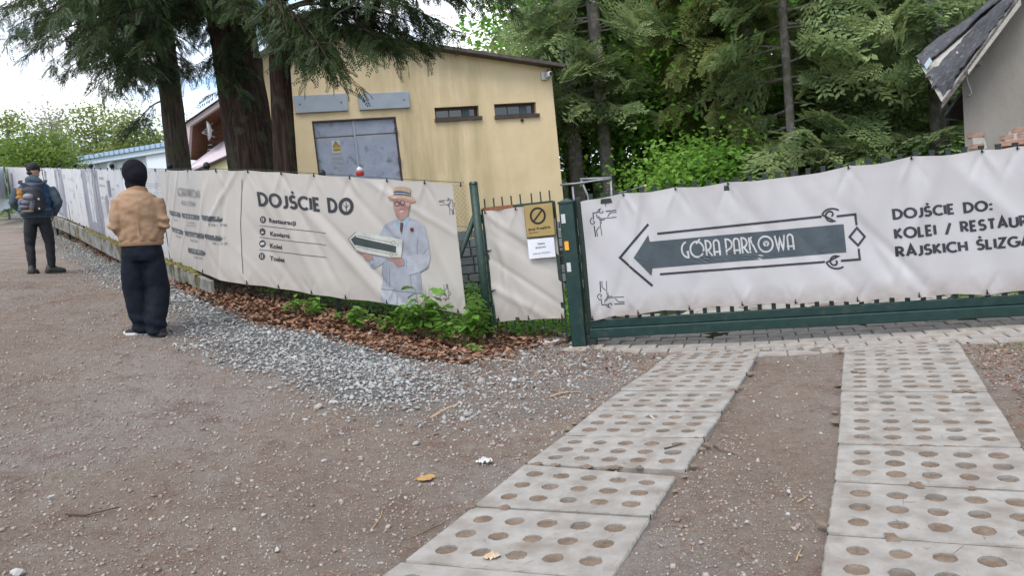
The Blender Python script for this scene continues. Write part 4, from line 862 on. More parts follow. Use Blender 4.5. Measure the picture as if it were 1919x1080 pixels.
fence = thing('chain_link_fence', 'green chain link fence with round posts and concrete plinth boards climbing left', 'fence', (P0[0], P0[1], float(g(*P0))))
ep = at_y(918, 636, 8.36); ept = z_at(ep[0], ep[1], 343)
m = MB(); m.tube([(ep[0], ep[1], ep[2]-.15), (ep[0], ep[1], ept-.01)], .047, 14); o = m.build('post', green2, fence, smooth=False)
for p in o.data.polygons: p.use_smooth = len(p.vertices) == 4
m = MB(); m.tube([(ep[0], ep[1], ept-.01), (ep[0], ep[1], ept+.015)], [.053, .04], 14); m.build('post_cap', green, o).matrix_parent_inverse.identity()
q = at_y(883, 398, 8.36); m = MB(); sb = np.array([ep[0]+FP1.e[0]*.75, ep[1]+FP1.e[1]*.75-.0, 0]); sb[2] = float(g(sb[0], sb[1]))-.05; m.tube([(ep[0], ep[1]+.04, q[2]), (sb[0], sb[1]+.10, sb[2])], .032, 10); m.build('strut', green2, fence, smooth=True)
posts = []
for k in range(1, 3): posts.append(L1*k/2)
px_s = [312, 250, 205, 166, 136, 107, 85, 64, 45]
for x in px_s:
    aa = min(np.linspace(L1+.3, L1+25, 900), key=lambda a: abs(proj((*fpath(a)[0], FZT(a)))[0]-x)); posts.append(aa)
for a in posts:
    (x, y), nv = fpath(a); x -= nv[0]*.05; y -= nv[1]*.05; zt_ = FZT(a)+(.02 if a < L1-.1 else .055); zg_ = float(g(x, y))-.2
    o = MB().tube([(x, y, zg_), (x, y, zt_)], .028, 10).build('post', green2, fence, smooth=True)
    c = MB().tube([(x, y, zt_-.035), (x, y, zt_+.005), (x, y, zt_+.03), (x, y, zt_+.042)], [.040, .044, .032, .01], 10).build('post_cap', black, None, smooth=True); c.parent = o; c.matrix_parent_inverse.identity()
plinth = pmat('mossy_concrete', (.15, .145, .13), (.26, .25, .23), 5, .95, .7, 60, spec=.1, c3=(.10, .085, .035), s3=3.3, lo3=.5, hi3=.62)
moss = pmat('rusty_moss', (.16, .10, .04), (.13, .16, .05), 9, 1, .9, 60, spec=.05)
allp = sorted(posts)
for a, b in zip(allp[1:-1], allp[2:]):
    (x0, y0), nv = fpath(a+.04); (x1, y1), _ = fpath(b-.02); z0, z1 = FZB(a)-.0, FZB(b)-.0
    off = nv*.045; A_ = np.array([x0+off[0], y0+off[1], z0]); B_ = np.array([x1+off[0], y1+off[1], z1]); th = np.array([*(nv*.06), 0]); hgt = .30
    m = MB(); q = [A_, B_, B_-[0, 0, hgt], A_-[0, 0, hgt]]; m.prism(q, th); o = m.build('plinth_board', plinth, fence); bevel(o, .01)
    mm = MB(); n = 40
    for i in range(n):
        t = random.random(); p = A_*(1-t)+B_*t+th*random.uniform(-.2, .8)
        if math.sin(p[0]*4+p[1]*2.6) > .0:
            mm.tube([p, p+np.array([0, 0, random.uniform(.01, .05)])], [random.uniform(.03, .07), .008], 5)
    if mm.v: q_ = mm.build('moss', moss, fence); q_['kind'] = 'stuff'
# chain link mesh
m = MB(); d = .052
def wz(a): return FZT(a)+.015
def wb(a): return FZB(a)-.12
a0 = -.13
for k in range(int((L1+3)/d)):
    for sgn in (1, -1):
        pts = []; a = a0+k*d; nseg = 62
        for j in range(nseg):
            aa = a+(d/2*sgn if j % 2 else 0); z = wb(max(aa, 0))+j*d/2
            if z > wz(max(aa, 0)): break
            (x, y), nv = fpath(aa); q_ = -.012+(.002*sgn*(1 if j % 2 else -1)); pts.append((x+nv[0]*q_, y+nv[1]*q_, z))
        if len(pts) > 2: m.tube(pts, .0016, 3, cap=False)
for zz in (.0, -.5, -1.0):
    pts = [];
    for a in np.arange(-.13, L1+12, .3): (x, y), nv = fpath(a); pts.append((x-nv[0]*.02, y-nv[1]*.02, FZT(a)+.012+zz))
    m.tube(pts, .003, 4, cap=False)
o = m.build('wire_mesh', pmat('galvanised_green_wire', (.03, .045, .035), (.08, .08, .07), 30, .5), fence); o['kind'] = 'stuff'
# ---- banners along the fence
def a_at(px, tab=FT):
    return min(np.linspace(-.1, L1+25, 2600), key=lambda a: abs(proj((*fpath(a)[0], (FZT(a) if tab is FT else FZB(a))))[0]-px))
a300 = a_at(298)
ttf = [a_at(x) for x in (865, 797, 726, 657, 590, 527, 466, 408, 355, 314)]; tbf = [a_at(x, FB) for x in (861, 800, 728, 650, 586, 524, 466, 383, 326)]
FX = []
def fold_px(x0, y0, x1, y1, wd, am):
    a0_, z0_ = fhit(x0, y0); a1_, z1_ = fhit(x1, y1)
    if abs(z1_-z0_) < .05: z1_ -= .05
    FX.append(((a0_+a1_)/2, (z0_+z1_)/2, (a1_-a0_)/(z1_-z0_), abs(z1_-z0_)*.9+.1, wd, am))
for q in [(470,330,520,420,.05,.014),(500,340,600,540,.07,.018),(540,350,640,545,.05,-.014),(580,400,720,560,.08,.02),(620,420,760,570,.05,-.014),(700,345,840,430,.06,.012),(690,380,700,480,.1,.012),(640,335,760,470,.06,-.010),(800,420,860,560,.06,.01),
          (404,325,392,420,.035,.02),(398,325,406,500,.03,-.018),(412,330,430,500,.06,.014),(385,350,372,480,.05,.012),(335,330,320,460,.05,.014),(320,330,308,470,.04,-.012),(350,420,340,490,.05,.01),(440,330,450,520,.04,-.006),(480,430,560,540,.06,-.012)]: fold_px(*q)
fb = Banner('fence_banner', 'long cream vinyl banner reading DOJŚCIE DO with a printed man in straw hat', fpath, FZB, FZT, 0.0, a300, vin_fence, (P0[0], P0[1], .5), 21, nf=10, amp=.008, diag=(.3,.9), extra=FX, ties_top=ttf, ties_bot=tbf, sag=.012, base=.02, soil=.25)
# ---------------------------------------------------------------- print on the long fence banner
MAXE[0] = .025
fp = Print(fb.S, fhit, fb.root)
fp.begin(.005)
fp.stroketext('DOJŚCIE DO', (493, 385.5), (655, 399), 20.5, .26, gap=.42, space=.62) if False else None
fp.stroketext('DOJŚCIE', (489.5, 384), (601, 394.5), 22, .24, gap=.29, up=(-.10, -1)); fp.stroketext('D', (619.5, 396), (633, 397), 23, .24, up=(-.10, -1))
fp.line([(650.5+11*math.cos(t), 386.5+13.2*math.sin(t)) for t in np.linspace(0, 2*math.pi, 29)], 6.2)
fp.line([(650.5, 379), (651, 396)], 1.2); fp.line([(645.8, 384), (650.7, 390), (655.5, 383.5)], 1.0)
for (x0, y0, x1, y1, t) in ((507, 417, 557, 423, 'Restauracji'), (509, 441.5, 546, 446, 'Kawiarni'), (508, 464, 531, 467, 'Kolei'), (508, 487.5, 536, 491.5, 'Toalet')):
    if t == 'Restauracji': y0, y1 = 416.5, 422
    fp.fonttext(t, (x0, y0), (x1, y1-.0), 8.2, up=(-.10, -1), bold=.028)
for x0, y0, x1, y1 in ((488, 422.5, 614, 436.5), (488, 444.5, 613, 459), (488, 467.5, 614, 482.5)): fp.line([(x0, y0), (x1, y1)], .9, n=12)
fp.line([(456, 336), (453, 420), (457.5, 513)], .9, n=5)
for cx, cy in ((495, 411.5), (494, 434), (493.5, 456.5), (493, 480)): fp.poly([(cx+5.6*math.cos(t), cy+6.6*math.sin(t)) for t in np.linspace(0, 2*math.pi, 19)[:-1]])
ks = 13.5; 
def fornmap(px0, py0, mirz):
    a0_, z0_ = fhit(px0, py0); sc_ = 1.0*.66
    gs, gz_ = GHP.hit(1111, 399)
    def f(x, y):
        s_, z = GHP.hit(x, y); return (a0_+(s_-gs)*sc_, z0_+(z-gz_)*sc_*mirz)
    return TT(f, kk*.66, False)
def orn2(T):
    global pr; o_ = pr; pr = fp; orn(T); pr = o_
orn2(fornmap(849, 374, 1)); orn2(fornmap(843, 559, -1))
fp.end('charcoal_print', I_dark)
fp.begin(.0075)
for cx, cy, k in ((495, 411.5, 0), (494, 434, 1), (493.5, 456.5, 2), (493, 480, 0)):
    if k == 0: fp.line([(cx-1.6, cy-4), (cx-1.4, cy+4)], 1.3); fp.line([(cx+1.8, cy-4), (cx+1.6, cy+4)], 1.3)
    elif k == 1: fp.poly([(cx-3, cy), (cx+3, cy), (cx+2, cy+3.4), (cx-2, cy+3.4)]); fp.line([(cx-1, cy-3), (cx-.6, cy-1.4)], .9)
    else: fp.poly([(cx-3.2, cy-1.5), (cx+3.4, cy-3), (cx+3.4, cy+1.6), (cx-3.2, cy+3)])
fp.end('icon_print', I_cream)
# timetable, left of the bend
fp.begin(.010)
def bar(x0, y0, x1, y1, h, tip):
    P = [(x0, y0), (x1, y1), (x1, y1+h), (x0+1.2, y0+h)]
    if tip: P = [(x0, y0), (x1-1, y1), (x1+3 if tip else x1, y1+h/2), (x1-1, y1+h), (x0+1.2, y0+h)]
    fp.poly(P)
bar(321.5, 393.5, 341, 399, 8, 0); bar(344.5, 399, 377.5, 403.5, 8.4, 0); bar(382, 402.5, 417, 406, 9, 1)
bar(326, 425, 346.5, 432, 8, 0); bar(350, 432, 385, 438, 8.6, 0); bar(388.5, 437.5, 416, 442.5, 8.8, 1); bar(356, 464, 386, 469.5, 9, 1)
fp.end('timetable_bars', ink('timetable', (.075, .085, .092)))
fp.begin(.010)
items = [('G', DECO), ('Ó', DECO), ('R', DECO), ('A', DECO)]
fp.stroketext('GÓRA PARKOWA', (337, 366), (378, 371), 14, .11, DECO, gap=.15, space=.22, up=(-.08, -1))
fp.stroketext('KOLEJ CZYNNA', (344.5, 383), (370, 386), 7, .16, gap=.34, up=(-.08, -1))
for t, x0, y0, x1, y1, c in (('10-17', 330, 413, 337, 415, 3.4), ('CODZIENNIE', 355, 418, 369, 419, 2.6), ('10-18 / 10-17', 354, 423.5, 372, 425, 3.2), ('10-19', 393.5, 423, 407, 425, 4), ('9-18', 334, 443.5, 342, 446, 3.8), ('10-20', 361, 451.5, 375, 454, 4), ('9-17', 399, 458, 411, 460, 4), ('10-19', 368, 483, 383, 486, 4)):
    fp.fonttext(t, (x0, y0), (x1, y1), c, up=(-.08, -1), bold=.01)
fp.end('timetable_print', ink('midgrey', (.16, .16, .16)))
fp.begin(.0125)
for t, x0, y0, x1, y1, c in (('1-9', 329, 400.5, 336, 402.5, 3.6), ('10-23', 353, 406.5, 367, 408.5, 4.2), ('24', 397, 410.5, 402, 411, 4.4), ('10-20', 331, 433.5, 341, 436, 3.4), ('11-18', 359, 441.5, 373, 444, 4.2), ('1-30', 400, 445.5, 408, 447, 4.2), ('17-31', 366, 471.5, 380, 474, 4.4)):
    fp.fonttext(t, (x0, y0), (x1, y1), c, up=(-.08, -1), bold=.01)
fp.end('bar_lettering', I_cream)
# printed man in a boater (flat picture on the vinyl, no real person)
def Z4(x, y): return (640+x/4.5, 340+y/4.5)
suit = ink('suit', (.32, .33, .365)); suit_d = ink('suit_fold', (.20, .21, .245)); suit_l = ink('suit_light', (.35, .36, .39)); skin = ink('skin', (.34, .20, .17)); skin_d = ink('skin_dark', (.30, .13, .10)); straw = ink('straw', (.42, .29, .20)); straw_d = ink('straw_dark', (.36, .20, .13)); navy = ink('navy', (.05, .055, .10)); blue = ink('shirt_blue', (.26, .38, .50)); red = ink('carnation', (.12, .012, .014)); brown = ink('brown', (.10, .045, .035)); fr = ink('frame', (.03, .022, .02))
LY = .006
def P_(mat, name, polys=(), lines=()):
    global LY
    fp.begin(LY)
    for q in polys: fp.poly([Z4(*p) for p in q])
    for q, w in lines: fp.line([Z4(*p) for p in q], w)
    fp.end(name, mat)['kind'] = 'stuff'; LY += .0007
el = lambda cx, cy, rx, ry, n=14, r=0: [(cx+rx*math.cos(t)*math.cos(r)-ry*math.sin(t)*math.sin(r), cy+rx*math.cos(t)*math.sin(r)+ry*math.sin(t)*math.cos(r)) for t in np.linspace(0, 2*math.pi, n+1)[:-1]]
P_(suit_l, 'printed_trousers', [[(345, 905), (640, 935), (640, 1000), (600, 1050), (585, 1062), (345, 1020)]], [])
P_(suit, 'printed_jacket', [[(475, 318), (400, 345), (362, 375), (330, 455), (345, 470), (378, 640), (362, 720), (345, 905), (500, 925), (690, 943), (672, 765), (740, 720), (758, 640), (740, 500), (712, 378), (650, 330), (590, 305), (575, 400), (520, 440), (490, 400)], [(270, 625), (235, 680), (250, 725), (275, 738), (360, 690), (382, 645), (330, 630)]])
P_(suit_l, 'printed_sleeve', [[(560, 640), (600, 620), (690, 610), (745, 560), (757, 640), (738, 720), (665, 765), (575, 790), (562, 740)], [(398, 380), (430, 372), (480, 372), (515, 440), (450, 470), (410, 420)], [(560, 350), (600, 330), (640, 350), (600, 420), (540, 480)]])
P_(suit_l, 'printed_lapels', [[(540, 300), (580, 300), (588, 350), (560, 420), (520, 440)], [(470, 325), (440, 360), (470, 430), (512, 440), (490, 390)]])
P_(ink('suit_mid', (.27, .28, .315)), 'printed_shade', [[(345, 470), (378, 640), (362, 720), (352, 880), (390, 890), (400, 720), (410, 640), (380, 560)], [(640, 770), (665, 768), (690, 940), (650, 935)], [(575, 790), (620, 778), (700, 740), (740, 700), (735, 725), (665, 768)]])
P_(suit_d, 'printed_folds', [], [([(575, 792), (665, 768), (740, 722)], 1.1), ([(655, 480), (645, 560), (650, 615)], 1.2), ([(395, 380), (440, 450), (500, 480)], .8), ([(415, 720), (412, 890)], .9), ([(590, 790), (600, 900), (650, 920)], .8), ([(475, 960), (478, 1045)], 1.1), ([(348, 905), (500, 925), (690, 943)], 1.3), ([(690, 615), (745, 560)], .8), ([(540, 600), (520, 575)], .8), ([(360, 700), (350, 800)], 1.3), ([(330, 455), (360, 460)], 1.2)])
P_(blue, 'printed_shirt', [[(475, 318), (505, 355), (580, 300), (578, 330), (540, 400), (512, 438), (490, 395)], [(540, 655), (556, 650), (556, 735), (545, 728)], [(252, 660), (270, 668), (282, 705), (262, 712)]])
P_(brown, 'printed_tie', [[(505, 350), (530, 345), (535, 362), (525, 420), (512, 438), (502, 400), (508, 365)]])
P_(skin, 'printed_face', [[(452, 160), (448, 215), (470, 270), (482, 305), (510, 328), (545, 320), (575, 285), (582, 220), (595, 205), (590, 175), (575, 160), (520, 140), (470, 142)], [(130, 585), (180, 600), (215, 590), (245, 610), (272, 625), (280, 655), (250, 668), (205, 660), (185, 620), (135, 592)], [(388, 650), (440, 628), (490, 625), (540, 655), (540, 710), (480, 718), (440, 670), (395, 660)]])
P_(skin_d, 'printed_features', [[(482, 240), (515, 222), (548, 232), (545, 243), (515, 238), (484, 252)]], [([(582, 180), (590, 200), (580, 225)], 1.0), ([(470, 275), (485, 305)], .9), ([(205, 625), (245, 632)], .7), ([(440, 655), (500, 672)], .7), ([(455, 690), (505, 695)], .6)])
P_(I_white, 'printed_smile', [[(500, 250), (518, 252), (535, 243), (530, 256), (512, 260)]])
P_(fr, 'printed_glasses', [], [([*el(481, 188, 19, 21, 14), (500, 188)], 1.1), ([*el(528, 180, 20, 21, 14), (548, 180)], 1.1), ([(548, 172), (582, 168)], .8), ([(455, 180), (462, 184)], .8)])
P_(straw, 'printed_hat', [[(402, 130), (450, 118), (452, 70), (460, 50), (500, 42), (560, 48), (592, 62), (590, 128), (632, 150), (635, 168), (610, 180), (540, 150), (470, 145), (450, 160), (410, 145)]])
P_(straw_d, 'printed_brim', [[(405, 135), (450, 148), (530, 140), (610, 160), (632, 168), (608, 180), (545, 152), (470, 146), (448, 160), (412, 146)]])
P_(navy, 'printed_hat_band', [[(449, 86), (480, 80), (540, 84), (588, 98), (588, 126), (540, 116), (480, 114), (449, 118)]])
P_(suit_l, 'printed_band_stripe', [[(449, 100), (480, 95), (540, 98), (588, 110), (588, 116), (540, 106), (480, 103), (449, 107)]])
P_(red, 'printed_carnation', [el(607, 405, 15, 17)])
P_(I_cream, 'printed_board', [[(135, 422), (68, 485), (130, 580), (160, 590), (420, 640), (515, 640), (528, 490), (180, 425)]])
P_(ink('board_green', (.045, .06, .055)), 'printed_arrow', [[(92, 488), (132, 456), (138, 468), (474, 545), (472, 603), (130, 535), (125, 540)]], [([(138, 424), (70, 485), (125, 574)], 1.0), ([(150, 456), (435, 514)], .8), ([(145, 549), (425, 612)], .8), ([*el(448, 517, 14, 15, 10), (462, 517)], .7), ([(462, 520), (490, 528), (486, 552)], .8), ([*el(434, 615, 12, 13, 10), (446, 615)], .7), ([(446, 612), (478, 618), (480, 603)], .7)])

# ---------------------------------------------------------------- further banners up the path
vin_grey = vinyl('cool_vinyl', (.42, .41, .41), (.48, .47, .48))
I_photo = ink('grey_photo', (.19, .19, .22)); I_lines = ink('fine_print', (.30, .30, .31)); I_pale = ink('pale_print', (.42, .42, .45))
def next_banner(pxa, pxb, label, seed, prints):
    a, b = a_at(pxa), a_at(pxb)
    B = Banner('exhibition_banner', label, fpath, FZB, FZT, a+.02, b-.02, vin_grey, (*fpath(a)[0], FZB(a)), seed, nf=int(10*(b-a)), amp=.02, diag=(-.2, .2), ties_top=np.arange(a+.1, b, .6), ties_bot=np.arange(a+.3, b, .9), sag=.02, group='banners up the path', base=.02, soil=.25)
    P = Print(B.S, fhit, B.root); prints(P); return B
def pr1(P):
    P.begin(); 
    for y in (344, 348.5): P.line([(272, y), (303, y+.4)], .9)
    for y in (352, 361, 370, 380): P.line([(281, y), (300, y+.3)], .5)
    P.end('rule_print', I_lines)
next_banner(297, 236, 'white banner with two thin ruled lines, right of the person in the hood', 31, pr1)
def pr2(P):
    P.begin(); P.poly([(177, 318.5), (182.5, 318.5), (200, 442), (195, 440)]); P.poly([(203, 338), (207.5, 338), (211, 369), (207, 369)]); P.poly([(196.5, 371), (203, 364), (207, 378), (204, 407), (199, 384)]); P.end('photo_print', I_photo)
    P.begin()
    P.fonttext('COM PRZEZ', (186, 336), (197.5, 337), 4.6, up=(-.1, -1), bold=.02); P.fonttext('WYSTAWE', (187.5, 349), (199, 350.5), 4.2, up=(-.1, -1), bold=.02)
    P.poly([(191, 368), (195, 368.5), (195, 374), (191.5, 373)]); P.poly([(211, 352), (216, 352.5), (216, 358), (211.5, 357)]); P.poly([(221, 345), (225, 345.5), (226, 350), (221.5, 350)])
    for k in range(11): P.line([(191+k*.45, 378+k*2.9), (198+k*.35, 379+k*2.9)], .7)
    for k in range(6): P.line([(212, 361+k*2.8), (218, 361.4+k*2.8)], .6)
    P.end('text_print', I_lines)
next_banner(232, 176, 'white exhibition banner with small blocks of text and a dark photo strip', 32, pr2)
def pr3(P):
    P.begin(); P.poly([(153, 317.5), (176, 318.3), (195, 441), (169.5, 428)]); P.end('photo_print', I_photo)
    P.begin(.0036); P.poly([(163, 322), (172.5, 322), (184, 417), (176, 414)]); P.end('text_column', ink('paper_tone', (.50, .49, .50)))
    P.begin(.0042); P.poly([(166, 319), (170, 319), (172, 338), (168.5, 338)])
    for k in range(14): P.line([(168+k*.85, 342+k*5.2), (173.5+k*.8, 342.6+k*5.2)], .7)
    P.end('text_print', I_lines)
next_banner(175.5, 153, 'grey exhibition banner with a tall white text column on a dark photo', 33, pr3)
def pr4(P):
    P.begin()
    for x0, y0, x1, y1 in ((130, 334, 140, 336.5), (132, 337.5, 141.5, 340), (131, 353, 141, 356), (133, 357, 142, 359.5), (149, 362, 155, 364), (150, 369, 157, 371)): P.line([(x0, y0), (x1, y1)], .6)
    for x, y, h in ((122.5, 331, 8), (145, 350, 9), (140, 367, 10), (153, 384, 10), (136.5, 397, 7), (149, 402, 7), (134, 379, 5), (126, 380, 5)): P.line([(x, y-h/2), (x+.8, y+h/2)], 1.1)
    P.end('map_print', I_lines)
next_banner(152.5, 119, 'white exhibition banner with sparse small marks like a map', 34, pr4)
def pr5(P):
    P.begin(); P.poly([(103, 317), (115, 317), (129, 409), (113, 402)]); P.poly([(84, 320), (88, 320), (92, 390), (88, 390)]); P.end('photo_print', I_photo)
    P.begin(.0038); P.poly([(108, 320), (110, 320), (118, 400), (116, 398)]); P.end('pale_strip', I_pale)
next_banner(118.5, 80, 'pale exhibition banner ending in a grey photo strip, beside the man with backpack', 35, pr5)
def pr6(P):
    P.begin(); P.poly([(20, 324), (24, 324), (27, 350), (23, 352)]); P.poly([(13, 316), (16, 316), (20, 360), (17, 362)]); P.end('photo_print', I_photo)
next_banner(79, 9, 'farthest pale banner on the fence, left of the man with backpack', 36, pr6)
# bluish end panel turning towards the path
pA = at_y(10, 340, fpath(a_at(9))[0][1]); pB = at_y(-30, 360, 26.)
EP = Plane(pA, pB); epn = thing('end_banner', 'bluish white banner on a side panel at the far left end of the fence', 'banner', (pA[0], pA[1], float(g(pA[0], pA[1]))))
z0, z1 = z_at(pA[0], pA[1], 390), z_at(pA[0], pA[1], 312)
V = []; n, m_ = 40, 12
for j in range(m_+1):
    for i in range(n+1): a = EP.len*i/n; V.append(EP.pt(a, z0-.0*a+(z1-z0)*j/m_-.12*a, .04*math.sin(a*5)+.02*math.sin(a*13+j*.3)))
o = link('vinyl_sheet', fast_mesh('vinyl_sheet', V, [(j*(n+1)+i, j*(n+1)+i+1, (j+1)*(n+1)+i+1, (j+1)*(n+1)+i) for j in range(m_) for i in range(n)], pmat('blue_white_vinyl', (.62, .66, .70), (.7, .74, .78), 3, .45), smooth=True)); world_child(o, epn)
MB().tube([EP.pt(0, z0-.3, -.05), EP.pt(0, z1+.05, -.05)], .03, 8).build('post', green2, epn); MB().tube([EP.pt(EP.len*.9, z0-2.3, -.05), EP.pt(EP.len*.9, z1-.3, -.05)], .03, 8).build('post', green2, epn)
MAXE[0] = .5
# ================================================================= YELLOW TRANSFORMER BUILDING
def boolean(o, cutters):
    for c in cutters:
        m = o.modifiers.new('b', 'BOOLEAN'); m.object = c; m.operation = 'DIFFERENCE'; m.solver = 'EXACT'
    dg = bpy.context.evaluated_depsgraph_get(); me = bpy.data.meshes.new_from_object(o.evaluated_get(dg)); o.modifiers.clear(); o.data = me
    for c in cutters: bpy.data.objects.remove(c)
A_ = at_y(815, 203, 16.)[:2]; YP = Plane(A_, A_+np.array([.953, .304])*5)
ye = np.array([*YP.e, 0]); yn = np.array([*YP.n, 0])
def yq(pl, px): return [pl.hit(*p) for p in px]
def ybox(pl, quad): 
    P = yq(pl, quad); return ((P[0][0]+P[3][0])/2, (P[1][0]+P[2][0])/2, (P[2][1]+P[3][1])/2, (P[0][1]+P[1][1])/2)
sR = YP.hit(1042, 230)[0]; sL = YP.hit(508, 235)[0]; zR = YP.hit(1035, 122)[1]; srd, zrd = YP.hit(580, 60); zL = YP.hit(492, 106)[1]
zg0 = -.2
def M_stucco():
    m, nt, b = newmat('yellow_render'); N = nt.nodes; L = nt.links
    tc = N.new('ShaderNodeTexCoord')
    def noise(s, st=(1, 1, 1), d=7, r=.6):
        mp = N.new('ShaderNodeMapping'); mp.inputs['Scale'].default_value = st; L.new(tc.outputs['Object'], mp.inputs[0]); n = N.new('ShaderNodeTexNoise'); n.inputs['Scale'].default_value = s; n.inputs['Detail'].default_value = d; n.inputs['Roughness'].default_value = r; L.new(mp.outputs[0], n.inputs[0]); return n.outputs[0]
    def ramp(i, a, b_, ca=(0, 0, 0), cb=(1, 1, 1)):
        q = N.new('ShaderNodeValToRGB'); L.new(i, q.inputs[0]); q.color_ramp.elements[0].position = a; q.color_ramp.elements[1].position = b_; q.color_ramp.elements[0].color = (*ca, 1); q.color_ramp.elements[1].color = (*cb, 1); return q.outputs[0]
    def mix(f, A, B):
        x = N.new('ShaderNodeMix'); x.data_type = 'RGBA'; L.new(f, x.inputs[0]); L.new(A, x.inputs[6])
        if isinstance(B, tuple): x.inputs[7].default_value = (*B, 1)
        else: L.new(B, x.inputs[7])
        return x.outputs[2]
    base = ramp(noise(2.2), .3, .7, (.72, .555, .335), (.80, .635, .40))
    at = N.new('ShaderNodeAttribute'); at.attribute_name = 'algae'
    st = N.new('ShaderNodeMath'); st.operation = 'MULTIPLY'; L.new(ramp(noise(2.0, (1.3, 1.3, .16), 8, .65), .36, .66), st.inputs[0]); L.new(at.outputs['Fac'], st.inputs[1])
    c = mix(st.outputs[0], base, (.38, .32, .16)); c = mix(ramp(noise(2.6, (3, 3, .10), 6), .60, .92), c, (.62, .50, .31))
    L.new(c, b.inputs['Base Color']); b.inputs['Roughness'].default_value = .95; b.inputs['Specular IOR Level'].default_value = .1
    bp = N.new('ShaderNodeBump'); bp.inputs['Strength'].default_value = .5; bp.inputs['Distance'].default_value = .012; L.new(noise(45, (1, 1, 1), 6, .7), bp.inputs['Height']); L.new(bp.outputs[0], b.inputs['Normal'])
    return m
stucco = M_stucco()
yb = thing('transformer_building', 'pale yellow rendered building with grey metal double door and two slit windows', 'building', YP.pt(sR, 0))
prof = [(sL, zg0), (sR, zg0), (sR, zR), (srd, zrd), (sL, zL)]
m = MB(); m.prism([YP.pt(a, z) for a, z in prof], -yn*9); wall = m.build('wall', stucco, yb)
W1 = ybox(YP, [(814, 203), (896, 196), (898.5, 219), (816, 223)]); W2 = ybox(YP, [(925.7, 194.7), (1003.7, 191), (1006, 212), (928, 219.8)]); DR = list(ybox(YP, [(584, 227), (740.5, 218), (756, 336), (597, 328)])); DR[2] = .8
cuts = []
def cbox(q, dep):
    m = MB(); m.prism([YP.pt(q[0], q[2], .3), YP.pt(q[1], q[2], .3), YP.pt(q[1], q[3], .3), YP.pt(q[0], q[3], .3)], -yn*(dep+.3)); o = m.build('c', stucco); return o
bpy.context.view_layer.update()
# cut in world space, then parent again
M0 = wall.matrix_world.copy(); boolean(wall, [cbox(W1, .22), cbox(W2, .22), cbox(DR, .10)])
# dense front for the algae attribute
bm = bmesh.new(); bm.from_mesh(wall.data)
for a in np.linspace(sL, sR, 26)[1:-1]:
    p = YP.pt(a, 0); bmesh.ops.bisect_plane(bm, geom=bm.verts[:]+bm.edges[:]+bm.faces[:], plane_co=Vector(p), plane_no=Vector(ye))
for z in np.linspace(zg0, zrd, 18)[1:-1]: bmesh.ops.bisect_plane(bm, geom=bm.verts[:]+bm.edges[:]+bm.faces[:], plane_co=(0, 0, z), plane_no=(0, 0, 1))
bm.to_mesh(wall.data); bm.free()
al = []
sst, zst = YP.hit(775, 260)
for v in wall.data.vertices:
    s_ = (np.array(v.co[:2])-YP.A).dot(YP.e); al.append(.75*math.exp(-((s_-sst)/.75)**2)+.5*math.exp(-((s_-sst-1.2)/.6)**2)+.25*max(0, 1-v.co.z/3)+.08)
wall.data.attributes.new('algae', 'FLOAT', 'POINT').data.foreach_set('value', np.array(al, np.float32))
brownm = pmat('dark_brown_metal', (.05, .032, .028), (.075, .05, .045), 20, .5, .2, 40); roofm = pmat('brown_roof_trim', (.07, .055, .05), (.11, .09, .08), 10, .6, .3, 30)
glass = pmat('dark_window_glass', (.012, .025, .028), (.02, .045, .045), 6, .08, spec=.8)
for q in (W1, W2):
    w_ = MB(); t = .05
    for (a, b, c, d) in ((q[0], q[1], q[3]-t, q[3]-.002), (q[0], q[1], q[2]+.002, q[2]+t), (q[0], q[0]+t, q[2]+t, q[3]-t), (q[1]-t, q[1], q[2]+t, q[3]-t)): w_.prism([YP.pt(a, c, -.14), YP.pt(b, c, -.14), YP.pt(b, d, -.14), YP.pt(a, d, -.14)], -yn*.05)
    fr_ = w_.build('window', brownm, yb); n = 3
    for k in range(n):
        a = q[0]+t+(q[1]-q[0]-2*t)*k/n+.012; b = q[0]+t+(q[1]-q[0]-2*t)*(k+1)/n-.012; g_ = MB().prism([YP.pt(a, q[2]+t, -.16), YP.pt(b, q[2]+t, -.16), YP.pt(b, q[3]-t, -.16), YP.pt(a, q[3]-t, -.16)], -yn*.01).build('pane', glass); g_.parent = fr_
    if True:
        a = q[1]-.33; g_ = MB().prism([YP.pt(a, q[2]+t, -.155), YP.pt(a+.16, q[2]+t, -.155), YP.pt(a+.16, q[3]-t, -.155), YP.pt(a, q[3]-t, -.155)], -yn*.003).build('curtain', pmat('grey_curtain', (.12, .16, .17), (.06, .08, .09), 20)); g_.parent = fr_
    sl = MB().prism([YP.pt(q[0]-.02, q[2]-.06, .05), YP.pt(q[1]+.05, q[2]-.06, .05), YP.pt(q[1]+.05, q[2]+.01, .05), YP.pt(q[0]-.02, q[2]+.01, .05)], -yn*.19).build('sill', brownm); sl.parent = fr_
    o = None
# door
dgrey = pmat('grey_blue_door_paint', (.27, .30, .37), (.34, .37, .44), 4, .5, .15, 8, spec=.4, c3=(.12, .12, .13), s3=5, lo3=.58, hi3=.75)
sm_, _z = YP.hit(667, 270)
door = []
for k, (a, b) in enumerate(((DR[0]+.03, sm_-.006), (sm_+.006, DR[1]-.03))):
    zs = YP.hit(625, 256.5)[1] if k == 0 else YP.hit(704, 251)[1]
    lf = MB().prism([YP.pt(a, DR[2], -.05), YP.pt(b, DR[2], -.05), YP.pt(b, zs-.012, -.05), YP.pt(a, zs-.012, -.05)], -yn*.04).build('door', dgrey, yb); bevel(lf, .006)
    u = MB().prism([YP.pt(a, zs+.012, -.05), YP.pt(b, zs+.012, -.05), YP.pt(b, DR[3]-.03, -.05), YP.pt(a, DR[3]-.03, -.05)], -yn*.04).build('transom_panel', dgrey, yb); bevel(u, .006)
